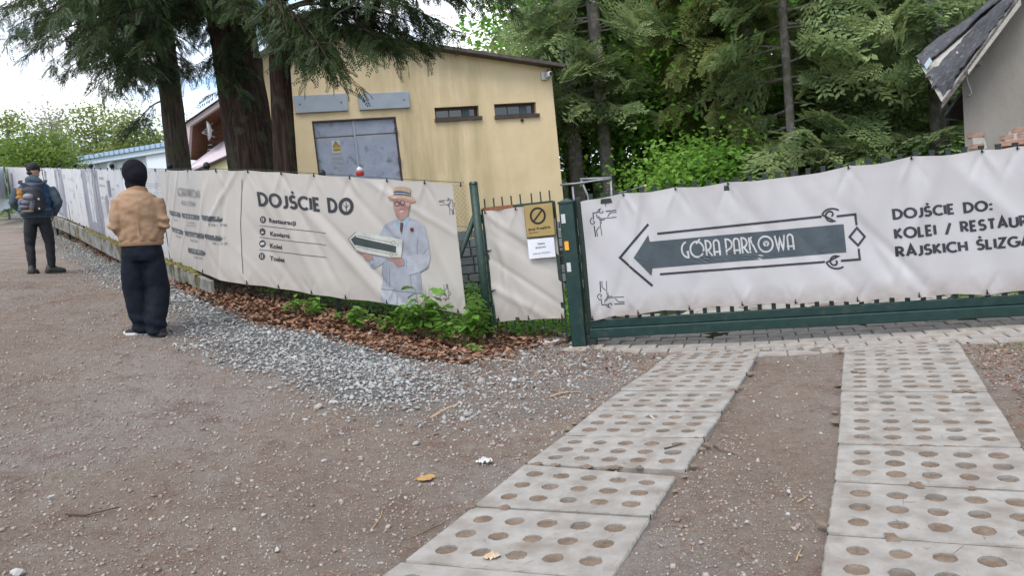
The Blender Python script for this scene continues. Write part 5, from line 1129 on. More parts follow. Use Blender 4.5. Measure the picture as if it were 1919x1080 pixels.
MB().prism([YP.pt(sm_-.02, DR[2], -.045), YP.pt(sm_+.02, DR[2], -.045), YP.pt(sm_+.02, DR[3]-.03, -.045), YP.pt(sm_-.02, DR[3]-.03, -.045)], yn*.02).build('door_strip', pmat('pale_grey_strip', (.33, .36, .42), rough=.5), yb)
m = MB()
for a, b, c, d in ((DR[0]+.0, DR[0]+.028, DR[2], DR[3]), (DR[1]-.028, DR[1], DR[2], DR[3]), (DR[0]+.028, DR[1]-.028, DR[3]-.028, DR[3])): m.prism([YP.pt(a, c, .004), YP.pt(b, c, .004), YP.pt(b, d, .004), YP.pt(a, d, .004)], -yn*.09)
m.build('door_frame', brownm, yb)
m = MB()
for z in (YP.hit(742, 245)[1], YP.hit(748, 300)[1]): m.box(YP.pt(DR[1]-.03, z, .03), (.05, .05, .12), ye, -yn, k3)
m.build('hinge', brownm, yb)['kind'] = 'stuff'
for px in ([(551, 179.6), (649, 176), (651.6, 207.7), (552.5, 213)], [(669.8, 176), (765.6, 172.4), (767.7, 203), (673.4, 206)]):
    q = ybox(YP, px); o = MB().prism([YP.pt(q[0], q[2], .004), YP.pt(q[1], q[2], .004), YP.pt(q[1], q[3], .004), YP.pt(q[0], q[3], .004)], yn*.05).build('wall_panel', pmat('grey_panel', (.30, .34, .38), (.36, .40, .43), 3, .5), yb); bevel(o, .006)
    for a in (q[0]+.1, q[1]-.12): c = MB().tube([YP.pt(a, (q[2]+q[3])/2, .05), YP.pt(a, (q[2]+q[3])/2, .062)], .018, 8).build('bolt', pmat('dull_bolt', (.12, .12, .13), rough=.5)); c.parent = o
m = MB(); oh = .28
for (a0_, z0_, a1_, z1_) in ((sL-.3, zL-.16, srd, zrd), (srd, zrd, sR+.22, zR-.10+.0)):
    m.prism([YP.pt(a0_, z0_+.0, oh), YP.pt(a1_, z1_+.0, oh), YP.pt(a1_, z1_+.07, oh), YP.pt(a0_, z0_+.07, oh)], -yn*(9.4))
m.build('roof', roofm, yb)['kind'] = 'stuff'
c = YP.pt(*YP.hit(1019, 143), .0); m = MB(); m.box(c+yn*.03, (.15, .06, .16), ye, -yn, k3); cb = m.build('camera_mount', pmat('white_plastic', (.6, .6, .6), rough=.4), yb)
m = MB(); m.box(c+yn*.16+ye*.06, (.11, .22, .11), ye, -yn, k3); o = m.build('security_camera', cb.data.materials[0], yb); bevel(o, .02, 2)
m = MB(); m.tube([c+yn*.275+ye*.07, c+yn*.285+ye*.07], .045, 12); q_ = m.build('lens', black); q_.parent = o
c = YP.pt(*YP.hit(978, 225.6)); MB().tube([c-yn*.01, c+yn*.03], .035, 10).build('pipe_end', black, yb)
# door writing
YD = Plane(YP.pt(0, 0, -.048)[:2], YP.pt(1, 0, -.048)[:2]); q = ybox(YD, [(620.5, 263), (636, 262.5), (639, 286.7), (623, 287.5)])
ws_ = MB().prism([YD.pt(q[0], q[2]), YD.pt(q[1], q[2]), YD.pt(q[1], q[3]), YD.pt(q[0], q[3])], yn*.006).build('warning_sign', pmat('sign_white', (.45, .47, .45), rough=.5), yb)
dp = Print(Flat(YD, .0065), YD.hit, yb); yel = ink('yellow', (.55, .33, .02))
dp.begin(.001); dp.poly([(628.7, 264), (637.3, 275.0), (623.7, 276)]); dp.end('warning_triangle', yel); dp.begin(.001); dp.poly([(624, 278.2), (638, 277), (638.6, 283), (624.6, 284.3)]); dp.end('warning_panel', yel)
dp.begin(.002); dp.line([(628.7, 264.5), (636.8, 274.6), (624.2, 275.6), (628.7, 264.5)], 1.0); dp.line([(629.5, 267.5), (628.5, 270.5), (630.4, 270.3), (629.4, 273.5)], .8)
for y in (279.6, 281.6): dp.line([(626, y), (636.5, y-.8)], .5)
dp.end('warning_symbol', ink('black', (0, 0, 0)))
dp.begin(.0005); dp.stroketext('TRANSF', (619.5, 298.6), (643.5, 297.5), 5.6, .22, gap=.34, up=(-.12, -1)); dp.stroketext('ISPARKI', (621, 307), (645, 306), 5.4, .22, gap=.34, up=(-.12, -1)); dp.stroketext('PKL', (626.5, 315.8), (638.5, 315.2), 5.4, .22, gap=.6, up=(-.12, -1)); dp.end('stencil_lettering', ink('stencil', (.42, .44, .46)))
# red and white cup on the fence top
p = at_y(675, 329, YP.hit(675, 329) and 9.05); m = MB(); m.tube([p, p+np.array([0, 0, .03]), p+np.array([.0, 0, .05])], [.045, .05, .045], 12); cup = m.build('paper_cup', pmat('red_plastic', (.35, .02, .02), rough=.4)); cup2 = MB().tube([p+np.array([-.0, 0, .05]), p+np.array([.005, 0, .085]), p+np.array([.012, 0, .10])], [.042, .036, .02], 12).build('lid', pmat('cup_white', (.55, .56, .55), rough=.4), None, True); cup2.parent = cup; tag(cup, 'small red and white cup stuck on top of the fence before the grey door', 'cup')

# ================================================================= BUILDING WITH THE RAGGED ROOF (right)
Ay = at_y(1805, 200, 10.2)[:2]; RP = Plane(Ay, Ay+np.array([.74, -.67])*3); re = np.array([*RP.e, 0]); rn = np.array([*RP.n, 0])
rb = thing('plaster_house', 'old grey plastered house with torn roofing felt and broken brick patches, at right', 'house', RP.pt(0, 0))
def M_plaster():
    m = pmat('grey_plaster', (.21, .19, .165), (.27, .25, .22), 1.6, .95, .5, 22, spec=.1, c3=(.23, .205, .175), s3=4, lo3=.5, hi3=.75, bdist=.01, stretch=(1, 1, .55)); return m
plas = M_plaster()
a0_, z0_ = RP.hit(1802, 148); _, _ = 0, 0
aA, zA = RP.hit(1800, 150); aB, zB = RP.hit(1915, -8)
sl_ = (zB-zA)/(aB-aA); apex = 2.6
prof = [(0, -.3), (5.2, -.3), (5.2, zA+.0), (apex, zA+sl_*apex), (0, zA)]
m = MB(); m.prism([RP.pt(a, z) for a, z in prof], -rn*6); hw = m.build('wall', plas, rb)
# bare brick patches, each brick a piece
brick = islandmat('old_brick', [(.32, .16, .11), (.38, .22, .16), (.27, .14, .10), (.42, .30, .24)], .95)
brm = MB(); brm.box((0, 0, 0), (.23, .05, .062)); brme = brm.mesh('brick', pmat('worn_red_brick', (.24, .13, .09), (.38, .25, .19), 9, .95, .7, 60))
rz_ = math.atan2(RP.e[1], RP.e[0])
def patch(poly):
    P = np.array([RP.hit(*p) for p in poly]); lo, hi = P.min(0), P.max(0); r = 0; z = lo[1]
    mm = MB(); mm.prism([RP.pt(a, zz, .002) for a, zz in P], rn*.004); mm.build('mortar_patch', pmat('pale_mortar', (.36, .33, .29), (.45, .42, .38), 12, .95, .6, 50), rb)
    while z < hi[1]:
        a = lo[0]-(.12 if r % 2 else 0)
        while a < hi[0]+.1:
            if inpoly(P, np.array([a]), np.array([z]))[0]:
                o = link('brick', brme, rb); o.location = Vector(RP.pt(a, z, -.012))-rb.location; o.rotation_euler = (0, random.gauss(0, .01), rz_); o.scale = (.55+.3*random.random(), 1, .9)
            a += .25*.7
        z += .075; r += 1
patch([(1820, 252), (1832, 248), (1846, 262), (1850, 278), (1835, 284), (1824, 270)]); patch([(1884, 260), (1896, 240), (1912, 238), (1925, 252), (1960, 262), (1950, 282), (1880, 290)])
q = [RP.hit(*p) for p in ((1877, 266), (1990, 252), (1990, 262), (1878, 275))]; MB().prism([RP.pt(q[0][0], q[3][1], .0), RP.pt(q[1][0], q[3][1], .0), RP.pt(q[1][0], q[0][1], .0), RP.pt(q[0][0], q[0][1], .0)], rn*.12).build('brick_sill', pmat('sill_brick', (.30, .15, .10), (.40, .24, .17), 10, .9, .5, 40), rb)
c = RP.pt(*RP.hit(1829, 119), .05); o = MB().box(c, (.12, .10, .06), re, -rn, k3).build('lamp_bracket', pmat('dusty_metal', (.22, .21, .18), rough=.6), rb)
MB().tube([RP.pt(*RP.hit(1813, 132), .03), RP.pt(*RP.hit(1813, 150), .03), RP.pt(*RP.hit(1820, 168), .03), RP.pt(*RP.hit(1822, 174), .03), RP.pt(*RP.hit(1818, 179), .03), RP.pt(*RP.hit(1813, 177), .03)], .006, 6).build('hanging_wire', pmat('white_wire', (.5, .5, .47)), rb, True)
# roof slab: near rake in front of the wall, eave runs back
def rp(px, py, Y): return at_y(px, py, Y)
N0 = RP.pt(*RP.hit(1763, 184), .0); 
near_lo = RP.pt(*Plane(RP.pt(0, 0, .35)[:2], RP.pt(1, 0, .35)[:2]).hit(1764, 183), .35); near_hi = RP.pt(*Plane(RP.pt(0, 0, .35)[:2], RP.pt(1, 0, .35)[:2]).hit(1912, -22), .35)
yfl = near_lo[1]+1.0; far_lo = rp(1718, 104, yfl+.1); far_hi = rp(1886, -26, yfl+.4)
felt = pmat('torn_roofing_felt', (.045, .045, .052), (.085, .083, .092), 7, .9, .9, 22, c3=(.14, .135, .14), s3=10, lo3=.55, hi3=.75, bdist=.03); boardm = pmat('bleached_board', (.30, .28, .24), (.45, .43, .38), 14, .9, .6, 30, stretch=(1, 1, 6)); darkw = pmat('rotten_wood', (.06, .05, .045), (.17, .15, .13), 14, .95, .8, 40)
def Lp(a, b, t): return a*(1-t)+b*t
def sheet(c00, c10, c11, c01, name, mat, th, seed, amp=.02, n=26, mm_=12, edge=.03):
    """c00 near-low, c10 near-high, c11 far-high, c01 far-low; crumpled thick sheet"""
    rd = random.Random(seed); up = np.cross(c10-c00, c01-c00); up /= np.linalg.norm(up); up = up if up[2] > 0 else -up; V = []
    ed = [rd.uniform(-edge, edge) for _ in range(n+mm_+4)]
    for j in range(mm_+1):
        v = j/mm_
        for i in range(n+1):
            u = i/n; uu = u+(ed[j % len(ed)] if i == 0 else 0)*.6; vv = v+(ed[i+3] if j in (0, mm_) else 0)
            p = Lp(Lp(c00, c10, uu), Lp(c01, c11, uu), vv); d = amp*(math.sin(u*9+v*4+seed)+.6*math.sin(v*11-u*5+seed*2)+rd.uniform(-.5, .5)); V.append(p+up*d)
    k = len(V); V += [p-up*th for p in V]; W_ = n+1
    Fs = [(j*W_+i, j*W_+i+1, (j+1)*W_+i+1, (j+1)*W_+i) for j in range(mm_) for i in range(n)]; Fs += [tuple(x+k for x in f[::-1]) for f in Fs]
    for i in range(n): Fs += [(i, i+1, i+1+k, i+k), (mm_*W_+i, mm_*W_+i+1, mm_*W_+i+1+k, mm_*W_+i+k)]
    for j in range(mm_): Fs += [(j*W_, (j+1)*W_, (j+1)*W_+k, j*W_+k), (j*W_+n, (j+1)*W_+n, (j+1)*W_+n+k, j*W_+n+k)]
    me = bpy.data.meshes.new(name); me.from_pydata([tuple(p) for p in V], [], Fs); me.materials.append(mat); bm = bmesh.new(); bm.from_mesh(me); bmesh.ops.recalc_face_normals(bm, faces=bm.faces); bm.to_mesh(me); bm.free()
    me.polygons.foreach_set('use_smooth', [True]*len(me.polygons)); o = link(name, me); world_child(o, rb); es = o.modifiers.new('e', 'EDGE_SPLIT'); es.split_angle = R(50); return o
dn = np.array([0, 0, -.05])
sheet(near_lo+dn, near_hi+dn, far_hi+dn, far_lo+dn, 'roof_boarding', boardm, .025, 3, .002, 12, 6, .0)
sheet(near_lo, near_hi, Lp(near_hi, far_hi, .56), Lp(near_lo, far_lo, .52), 'roofing_felt', felt, .02, 5, .018, edge=.05)
sheet(Lp(near_lo, far_lo, .72)+[0, 0, .0], Lp(near_hi, far_hi, .60), far_hi, far_lo, 'roofing_felt', felt, .02, 8, .016, edge=.03)
c = Lp(near_lo, far_lo, .62); uu_ = (near_hi-near_lo)/np.linalg.norm(near_hi-near_lo); ff_ = (far_lo-near_lo)/np.linalg.norm(far_lo-near_lo)
MB().prism([c+uu_*.02, c+uu_*.14, c+uu_*.14+ff_*.13, c+uu_*.02+ff_*.13], (0, 0, .01)).build('blue_tin_patch', pmat('pale_blue_tin', (.35, .45, .48), (.45, .55, .56), 8, .5), rb)
vb = np.array([0, 0, -.13])
MB().prism([near_lo+dn*1.6, near_hi+dn*1.6, near_hi+vb+dn, near_lo+vb*.7+dn], -rn*.03).build('verge_board', darkw, rb)
q0, q1 = Lp(near_lo, near_hi, .35), near_hi; MB().prism([q0+vb*.9+rn*.01, q1+vb*.9+rn*.01, q1+vb*1.5+rn*.01, q0+vb*1.3+rn*.01], -rn*.05).build('verge_batten', boardm, rb)
sf = MB(); sf.prism([near_lo+vb*.6-rn*.04, near_hi+vb*.9-rn*.04, RP.pt(aB+.4, zB+sl_*.4-.05, .0), RP.pt(-.28, zA-sl_*.28-.04, .0)], np.array([0, 0, .02])); sf.build('soffit', darkw, rb)
# rest of the roof behind and over the ridge, out of the frame
m = MB(); R0 = RP.pt(-.35, zA-sl_*.35+.02, -.6); R1 = RP.pt(apex, zA+sl_*apex+.05, -.6); R2 = RP.pt(5.5, zA-.3, -.6); m.prism([R0, R1, R1+[0, 0, .06], R0+[0, 0, .06]], -rn*5.8); m.prism([R1, R2, R2+[0, 0, .06], R1+[0, 0, .06]], -rn*5.8+rn*0); m.build('rear_roof', felt, rb)['kind'] = 'stuff'

# ================================================================= WHITE HALL, far left
Ah = at_y(314, 270, 52.)[:2]; HP = Plane(Ah, Ah+np.array([-.947, .32])*5); hn = np.array([*HP.n, 0]); he = np.array([*HP.e, 0])
hb = thing('white_hall', 'long low white hall with pilasters and pale blue fascia, behind the fence', 'building', HP.pt(0, 4))
zt1 = HP.hit(206, 287)[1]; bt_ = .62; Lh = HP.hit(97, 304)[0]
wh = pmat('white_wall', (.66, .68, .74), (.72, .74, .80), 1, .8); bl = pmat('pale_blue_fascia', (.30, .40, .52), (.38, .48, .60), 3, .6); wl_ = pmat('ice_white_metal', (.60, .68, .74), rough=.5)
MB().prism([HP.pt(-3, 2), HP.pt(Lh-.1, 2), HP.pt(Lh-.1, zt1-.1), HP.pt(-3, zt1-.1)], -hn*12).build('wall', wh, hb)
for z0x in (145, 174, 207, 243): a, _ = HP.hit(z0x, 300); b, _ = HP.hit(z0x+9.5, 300); MB().prism([HP.pt(a, 2), HP.pt(b, 2), HP.pt(b, zt1-bt_), HP.pt(a, zt1-bt_)], hn*.35).build('pilaster', wh, hb)
a, _ = HP.hit(281, 290); MB().prism([HP.pt(a, 2), HP.pt(-3, 2), HP.pt(-3, zt1-bt_), HP.pt(a, zt1-bt_)], hn*.4).build('wall_bay', pmat('bright_wall', (.74, .76, .8), rough=.7), hb)
MB().prism([HP.pt(-3, zt1-bt_*.45), HP.pt(Lh, zt1-bt_*.45), HP.pt(Lh, zt1), HP.pt(-3, zt1)], hn*.75).build('fascia', bl, hb); MB().prism([HP.pt(-3, zt1-bt_), HP.pt(Lh, zt1-bt_), HP.pt(Lh, zt1-bt_*.45-.002), HP.pt(-3, zt1-bt_*.45-.002)], hn*.6).build('fascia_board', wl_, hb)
for k in range(34): 
    a = Lh-.3-k*.45; MB().box(HP.pt(a, zt1-bt_*.22, .77), (.06, .05, bt_*.42), he, -hn, k3).build('fascia_rib', pmat('blue_rib', (.2, .3, .42)) if k == 0 else bpy.data.materials['blue_rib'], hb)
MB().prism([HP.pt(-3.2, zt1), HP.pt(Lh+.1, zt1), HP.pt(Lh+.1, zt1+.06), HP.pt(-3.2, zt1+.06)], -hn*12+hn*0).build('roof', wl_, hb)
a, z = HP.hit(160, 287); b, _ = HP.hit(233, 270); z = zt1+.06
for k in range(3): MB().prism([HP.pt(a, z+k*.14, -.4-k*.9), HP.pt(b, z+k*.14, -.4-k*.9), HP.pt(b, z+k*.14+.10, -.4-k*.9), HP.pt(a, z+k*.14+.10, -.4-k*.9)], -hn*.8).build('roof_light', wl_, hb)
MB().tube([HP.pt(HP.hit(283, 250)[0], zt1, -3), HP.pt(HP.hit(283, 250)[0], zt1+2.3, -3)], .05, 6).build('aerial_mast', wl_, hb)

# ================================================================= CHALET behind the cedars
Ac = at_y(345, 236, 21.)[:2]; CPn = Plane(Ac, Ac+np.array([.97, -.2])*5); cn = np.array([*CPn.n, 0]); ce = np.array([*CPn.e, 0])
cb_ = thing('chalet', 'pink fascia chalet end with brown boarded recess between the cedar trunks', 'building', CPn.pt(0, 1.5))
pink = pmat('pale_pink_paint', (.46, .37, .37), (.54, .45, .45), 2, .7); wd = pmat('brown_cladding', (.12, .055, .035), (.20, .10, .06), 6, .7, .4, 30, stretch=(1, 1, 8))
c3_ = lambda px, py, off=0: CPn.pt(*CPn.hit(px, py), off)
MB().prism([c3_(344.5, 233.5), c3_(420, 181), c3_(420, 192.5), c3_(356, 236), c3_(353, 292), c3_(352, 300)], -cn*.12).build('fascia', pink, cb_)
MB().prism([c3_(345.5, 234.5, -.13), c3_(420, 182, -.13), c3_(420, 191, -.13), c3_(356, 234.5, -.13), c3_(353, 292, -.13), c3_(352, 299, -.13)], -cn*.75).build('recess_lining', wd, cb_)
MB().prism([c3_(344.5, 232.8, .08), c3_(421, 180, .08), c3_(421, 181, .08), c3_(344.5, 234.2, .08)], -cn*2.5).build('roof_edge', brownm, cb_)
q = [CPn.hit(356, 300), CPn.hit(440, 180)]; zz = 0; zlo = CPn.hit(356, 320)[1]; zhi = CPn.hit(440, 175)[1]; z = zlo
while z < zhi:
    a0_ = q[0][0]
    while a0_ < CPn.hit(440, 240)[0]-.1:
        px_, py_ = proj(CPn.pt(a0_, z+.12, -.9))
        if py_ > 236-(px_-356)*.70+1: break
        a0_ += .05
    if a0_ > CPn.hit(440, 240)[0]-.3: z += .13; continue
    a1_ = CPn.hit(440, 240)[0]
    MB().prism([CPn.pt(a0_, z, -.9), CPn.pt(a1_, z, -.9), CPn.pt(a1_, z+.115, -.9), CPn.pt(a0_, z+.115, -.9)], -cn*.03).build('cladding_board', wd, cb_); z += .13
m = MB(); m.prism([CPn.pt(q[0][0], zlo, -.93), CPn.pt(a1_, zlo, -.93), c3_(430, 196, -.93), c3_(362, 236, -.93)], -cn*4); m.build('wall', brownm, cb_)
MB().prism([c3_(357, 313, .1), c3_(384, 263, -.75), c3_(430, 243, -.75), c3_(434, 289, .1), c3_(362, 322, .1)], np.array([0, 0, -.05])).build('lower_roof', pmat('pink_sheet_roof', (.50, .42, .45), (.58, .50, .53), 1.5, .5), cb_)
MB().prism([c3_(362, 322, .12), c3_(434, 289, .12), c3_(434, 291.5, .12), c3_(362, 325, .12)], -cn*.1).build('gutter', brownm, cb_)
MB().prism([c3_(362, 324, .0), c3_(434, 291, .0), c3_(434, 350, .0), c3_(362, 350, .0)], -cn*2).build('lower_wall', pmat('cream_wall', (.5, .44, .25), (.58, .52, .34), 2, .8), cb_)
dsh = thing('satellite_dish', 'white satellite dish seen edge on, braced in the brown chalet recess', 'dish', c3_(386, 241, -.3))
c = c3_(387, 241, -.35); V = []; 
m = MB(); rr_ = .27; ax_ = np.array([.90, .42, 0]); ax_ /= np.linalg.norm(ax_); b1 = np.cross(ax_, k3); b1 /= np.linalg.norm(b1)
rings = [(.02, .0), (.14, .03), (.22, .065), (rr_, .11)]; V = []
for r_, h_ in rings:
    for k in range(20): t = 2*math.pi*k/20; V.append(c-ax_*(.05-h_*-.0)+ax_*(-h_)*-1*-1+b1*r_*math.cos(t)+k3*r_*math.sin(t))
m.add(V, [(i*20+k, i*20+(k+1) % 20, (i+1)*20+(k+1) % 20, (i+1)*20+k) for i in range(3) for k in range(20)]); o = m.build('reflector', pmat('dish_white', (.6, .6, .6), rough=.4), dsh); sd_ = o.modifiers.new('s', 'SOLIDIFY'); sd_.thickness = .02
ft = c3_(366, 247, -.3)
for pp in ((0, 1), (0, -1), (1, 0)): MB().tube([c+b1*.0+k3*.2*pp[1], ft], .008, 5).build('strut', o.data.materials[0], dsh)

# ================================================================= pipe railing behind the gate
galv = pmat('galvanised_pipe', (.22, .22, .23), (.32, .32, .33), 20, .5, .1, 30, metal=.3)
rl = thing('pipe_railing', 'grey galvanised pipe railing behind the green gate post', 'railing', (1.0, 11, 0))
yr = 11.0
for pts in ([(1050, 346.5), (1080, 344), (1120, 338), (1146, 334.5)], [(1087, 336), (1146, 333)], [(1089, 338), (1102, 368), (1104, 420)], [(1144.5, 334), (1149, 420)], [(1073, 350), (1080, 420)], [(1150, 364), (1180, 357), (1209, 347)]):
    q = [at_y(x, y, yr+(.0 if i else .02)) for i, (x, y) in enumerate(pts)]; MB().tube(q, .016 if len(pts) < 3 or pts[0][0] < 1140 else .006, 8).build('pipe', galv, rl, True)
p = at_y(1208, 372, 10.9); p2 = at_y(1209, 346, 10.9); o = MB().tube([p, p2-np.array([0, 0, .03]), p2-np.array([0, 0, .025]), p2], [.017, .017, .026, .02], 8).build('yellow_stake', pmat('pale_yellow', (.55, .42, .2), rough=.6), None, True); tag(o, 'thin pale yellow stake with knob, poking above the gate banner', 'stake')
# stone wall seen through the gap beside the green post
sw = thing('stone_wall', 'low grey stone wall seen through the wire beside the green post', 'wall', (-.4, 11.2, .4))
stm = [pmat('wall_stone_a', (.25, .25, .24), (.34, .34, .33), 8, .9, .7, 40), pmat('wall_stone_b', (.18, .18, .175), (.27, .27, .26), 8, .9, .7, 40)]
z = .35; 
sb_ = MB(); sb_.box((0, 0, 0), (1, 1, 1)); sme = []
for mt in stm:
    me = sb_.mesh('stone_block', mt); bm = bmesh.new(); bm.from_mesh(me); bmesh.ops.bevel(bm, geom=bm.edges[:], offset=.06, segments=1, affect='EDGES'); bm.to_mesh(me); bm.free(); sme.append(me)
ztop_ = z_at(-.6, 11.2, 428)
while z < ztop_-.05:
    x = -1.6+random.uniform(0, .1); h = .13
    while x < .9:
        w_ = random.uniform(.22, .42); o = link('stone_block', random.choice(sme), sw); o.location = Vector((x+w_/2, 11.2+random.uniform(-.015, .015), z+h/2))-sw.location; o.scale = (w_-.015, .3, h-.012); x += w_
    z += h
# ================================================================= VEGETATION
def quadproto(parts):
    """parts: list of (base, dir, length, width, up) -> thin folded leaflets as 2 triangles"""
    V, T = [], []
    for b, d, ln, wd, up in parts:
        b = np.array(b, float); d = np.array(d, float); d /= np.linalg.norm(d)+1e-9; sd = np.cross(d, up); sd /= np.linalg.norm(sd)+1e-9; o = len(V)
        V += [b, b+d*ln*.5+sd*wd/2, b+d*ln, b+d*ln*.5-sd*wd/2]; T += [(o, o+1, o+2), (o, o+2, o+3)]
    return np.array(V), np.array(T)
def cedar_frond(seed):
    rd = random.Random(seed); parts = []; n = 9
    for i in range(n):
        t = i/n; c = np.array([rd.uniform(-.01, .01), t, -.22*t*t])
        for sgn in (-1, 1): parts.append((c, (sgn*(.75-.2*t), .75, -.25), (.36-.24*t)*rd.uniform(.8, 1.2), .055, (0, .2, 1)))
    parts += [((0, 0, 0), (0, 1, -.1), .55, .03, (1, 0, 0)), ((0, .5, -.05), (0, 1, -.4), .55, .035, (1, 0, 0))]
    return quadproto(parts)
cfr = [cedar_frond(k) for k in range(5)]
def basis(D, roll):
    """columns x,y(dir),z for each direction"""
    D = D/np.linalg.norm(D, axis=1)[:, None]; up = np.tile([0, 0, 1.], (len(D), 1)); X = np.cross(D, up); X /= np.linalg.norm(X, axis=1)[:, None]+1e-9; Z = np.cross(X, D)
    c, s_ = np.cos(roll)[:, None], np.sin(roll)[:, None]; X2 = X*c+Z*s_; Z2 = -X*s_+Z*c
    return np.stack([X2, D, Z2], 2)
def trunk(path, radii, mat, seed, nseg=22, ridges=True):
    rd = random.Random(seed); path = [np.array(p, float) for p in path]; n = len(path); ts = np.linspace(0, n-1, 46); V = []; ph = [rd.uniform(0, 6) for _ in range(6)]
    for t in ts:
        i = min(int(t), n-2); f = t-i; p = path[i]*(1-f)+path[i+1]*f; r = radii[i]*(1-f)+radii[i+1]*f
        for k in range(nseg):
            th = 2*math.pi*k/nseg; q = 1+.05*math.sin(3*th+ph[0]+t*.3)+.035*math.sin(7*th+ph[1]-t*.2)+(.03*math.sin(11*th+ph[2]) if ridges else 0)+rd.uniform(-.02, .02)
            V.append((p[0]+r*q*math.cos(th), p[1]+r*q*math.sin(th), p[2]))
    Fs = [(i*nseg+k, i*nseg+(k+1) % nseg, (i+1)*nseg+(k+1) % nseg, (i+1)*nseg+k) for i in range(len(ts)-1) for k in range(nseg)]
    return fast_mesh('trunk', V, Fs, mat, smooth=True)
cedarbark = barkmat('cedar_bark', (.014, .009, .007), (.036, .023, .018), (.075, .048, .036), 11, .7, 1.0, (.05, .05, .03)); firbark = barkmat('fir_bark', (.10, .088, .078), (.17, .15, .135), (.24, .215, .19), 4, 3.0, .5, (.12, .12, .085)); greybark = barkmat('mossy_grey_bark', (.03, .023, .018), (.075, .058, .045), (.125, .10, .078), 10, .9, .9, (.07, .075, .04))
cedarleaf = leafmat('cedar_foliage', [(.016, .028, .010), (.030, .052, .017), (.048, .080, .024), (.08, .11, .034)], .5, .3, .9)
def curve(a, b, sag, n=12):
    a, b = np.array(a, float), np.array(b, float); return [a*(1-t)+b*t+np.array([0, 0, sag*math.sin(math.pi*t)]) for t in np.linspace(0, 1, n)]
def cedar(label, path, radii, targets, seed, bark=cedarbark, extra=30, dens=.85):
    global rng
    rd = random.Random(seed); root = thing('cedar_tree', label, 'tree', path[0], 0); o = link('trunk', trunk(path, radii, bark, seed)); world_child(o, root)
    lm = MB(); FP, FD = [], []
    P = [np.array(p, float) for p in path]
    def tr_at(z):
        for i in range(len(P)-1):
            if P[i][2] <= z <= P[i+1][2]: f = (z-P[i][2])/(P[i+1][2]-P[i][2]); return P[i]*(1-f)+P[i+1]*f
        return P[-1]
    limbs = []
    for t in targets: limbs.append((t, 1))
    for k in range(extra):      # crown above the frame
        z = rd.uniform(7, 12); a = rd.uniform(0, 6.28); l = rd.uniform(1.5, 3.2); c = tr_at(z); limbs.append((c+np.array([l*math.cos(a), l*math.sin(a), -rd.uniform(.3, 1.2)]), .5))
    for tg, q in limbs:
        tg = np.array(tg, float); h = np.linalg.norm((tg-tr_at(tg[2]))[:2]); st = tr_at(min(P[-1][2]-.1, tg[2]+rd.uniform(.1, .5)*h+.2)); c = curve(st, tg, .12*h); lm.tube(c, np.linspace(.014+.008*h, .004, len(c)), 5, cap=False)
        ln = sum(np.linalg.norm(c[i+1]-c[i]) for i in range(len(c)-1)); nt_ = max(4, int(ln*7*q*dens))
        for k in range(nt_):
            t = .30+.70*(k+rd.random())/nt_ if h > .8 else .1+.9*rd.random(); i = min(int(t*(len(c)-1)), len(c)-2); f = t*(len(c)-1)-i; p = c[i]*(1-f)+c[i+1]*f; d = c[-1]-c[0]; d = d/np.linalg.norm(d)
            sd = np.array([-d[1], d[0], 0])*rd.choice((-1, 1)); tw = d*.5+sd*rd.uniform(.3, 1)+np.array([0, 0, rd.uniform(-.6, .1)]); tw /= np.linalg.norm(tw); tl = rd.uniform(.25, .6)*(1-.3*t)
            q1 = p+tw*tl+np.array([0, 0, -.12]); lm.tube([p, (p+q1)/2+np.array([0, 0, .03]), q1], [.004, .003, .002], 3, cap=False)
            for m_ in range(int(9*dens)):
                u = (m_+rd.random())/(9*dens); pp = p*(1-u)+q1*u; dd = tw*.9+np.array([rd.gauss(0, .55), rd.gauss(0, .55), -rd.uniform(-.15, .75)]); FP.append(pp); FD.append(dd)
    o = lm.build('branches', bark, root); o['kind'] = 'stuff'
    FP = np.array(FP); FD = np.array(FD); n = len(FP); B = basis(FD, rng.normal(0, .7, n)); sz = rng.uniform(.15, .32, n)
    V, T = scatter(cfr, FP, B, sz); o = link('crown', fast_mesh('crown', V, T, cedarleaf)); world_child(o, root); return root
def tpath(pxs, Y, ztop=12.5, lean=None):
    (x0, y0), (x1, y1) = pxs; a = at_y(x0, y0, Y); b = at_y(x1, y1, Y); d = (b-a)/(b[2]-a[2]); zg_ = float(g(a[0], Y))-.1
    return [a+d*(z-a[2])*np.array([1, 1, 1]) for z in (zg_, zg_+.4, a[2], (a[2]+b[2])/2, b[2], ztop)]
def insidepx(poly, n, rd):
    P = np.array(poly, float); lo, hi = P.min(0), P.max(0); out = []
    while len(out) < n:
        p = (rd.uniform(lo[0], hi[0]), rd.uniform(lo[1], hi[1]))
        if inpoly(P, np.array([p[0]]), np.array([p[1]]))[0]: out.append(p)
    return out
rd0 = random.Random(99)
CA = [(20, 0), (400, -40), (400, 90), (330, 95), (262, 120), (245, 160), (215, 165), (180, 160), (150, 140), (110, 130), (60, 95), (20, 70)]
CB = [(505, -30), (980, -30), (950, 20), (905, 50), (860, 70), (800, 85), (740, 105), (700, 80), (660, 50), (600, 40), (550, 40)]
tg1 = [at_y(x, y-45, rd0.uniform(9.6, 14)) for x, y in insidepx(CA, 46, rd0)]+[at_y(x, y-35, rd0.uniform(10.5, 13)) for x, y in ((10, 95), (40, 60), (70, 90), (90, 60), (5, 50), (120, 110), (200, 150), (160, 120), (60, 120), (30, 100), (95, 150), (175, 190), (205, 195), (235, 185), (130, 160), (250, 165))]
tg1b = [at_y(x, y-25, rd0.uniform(12.5, 14.0)) for x, y in ((360, 155), (372, 120), (345, 165), (375, 80), (310, 150), (290, 130), (280, 160), (395, 60), (365, 30), (300, 40), (252, 262), (270, 60), (240, 100))]
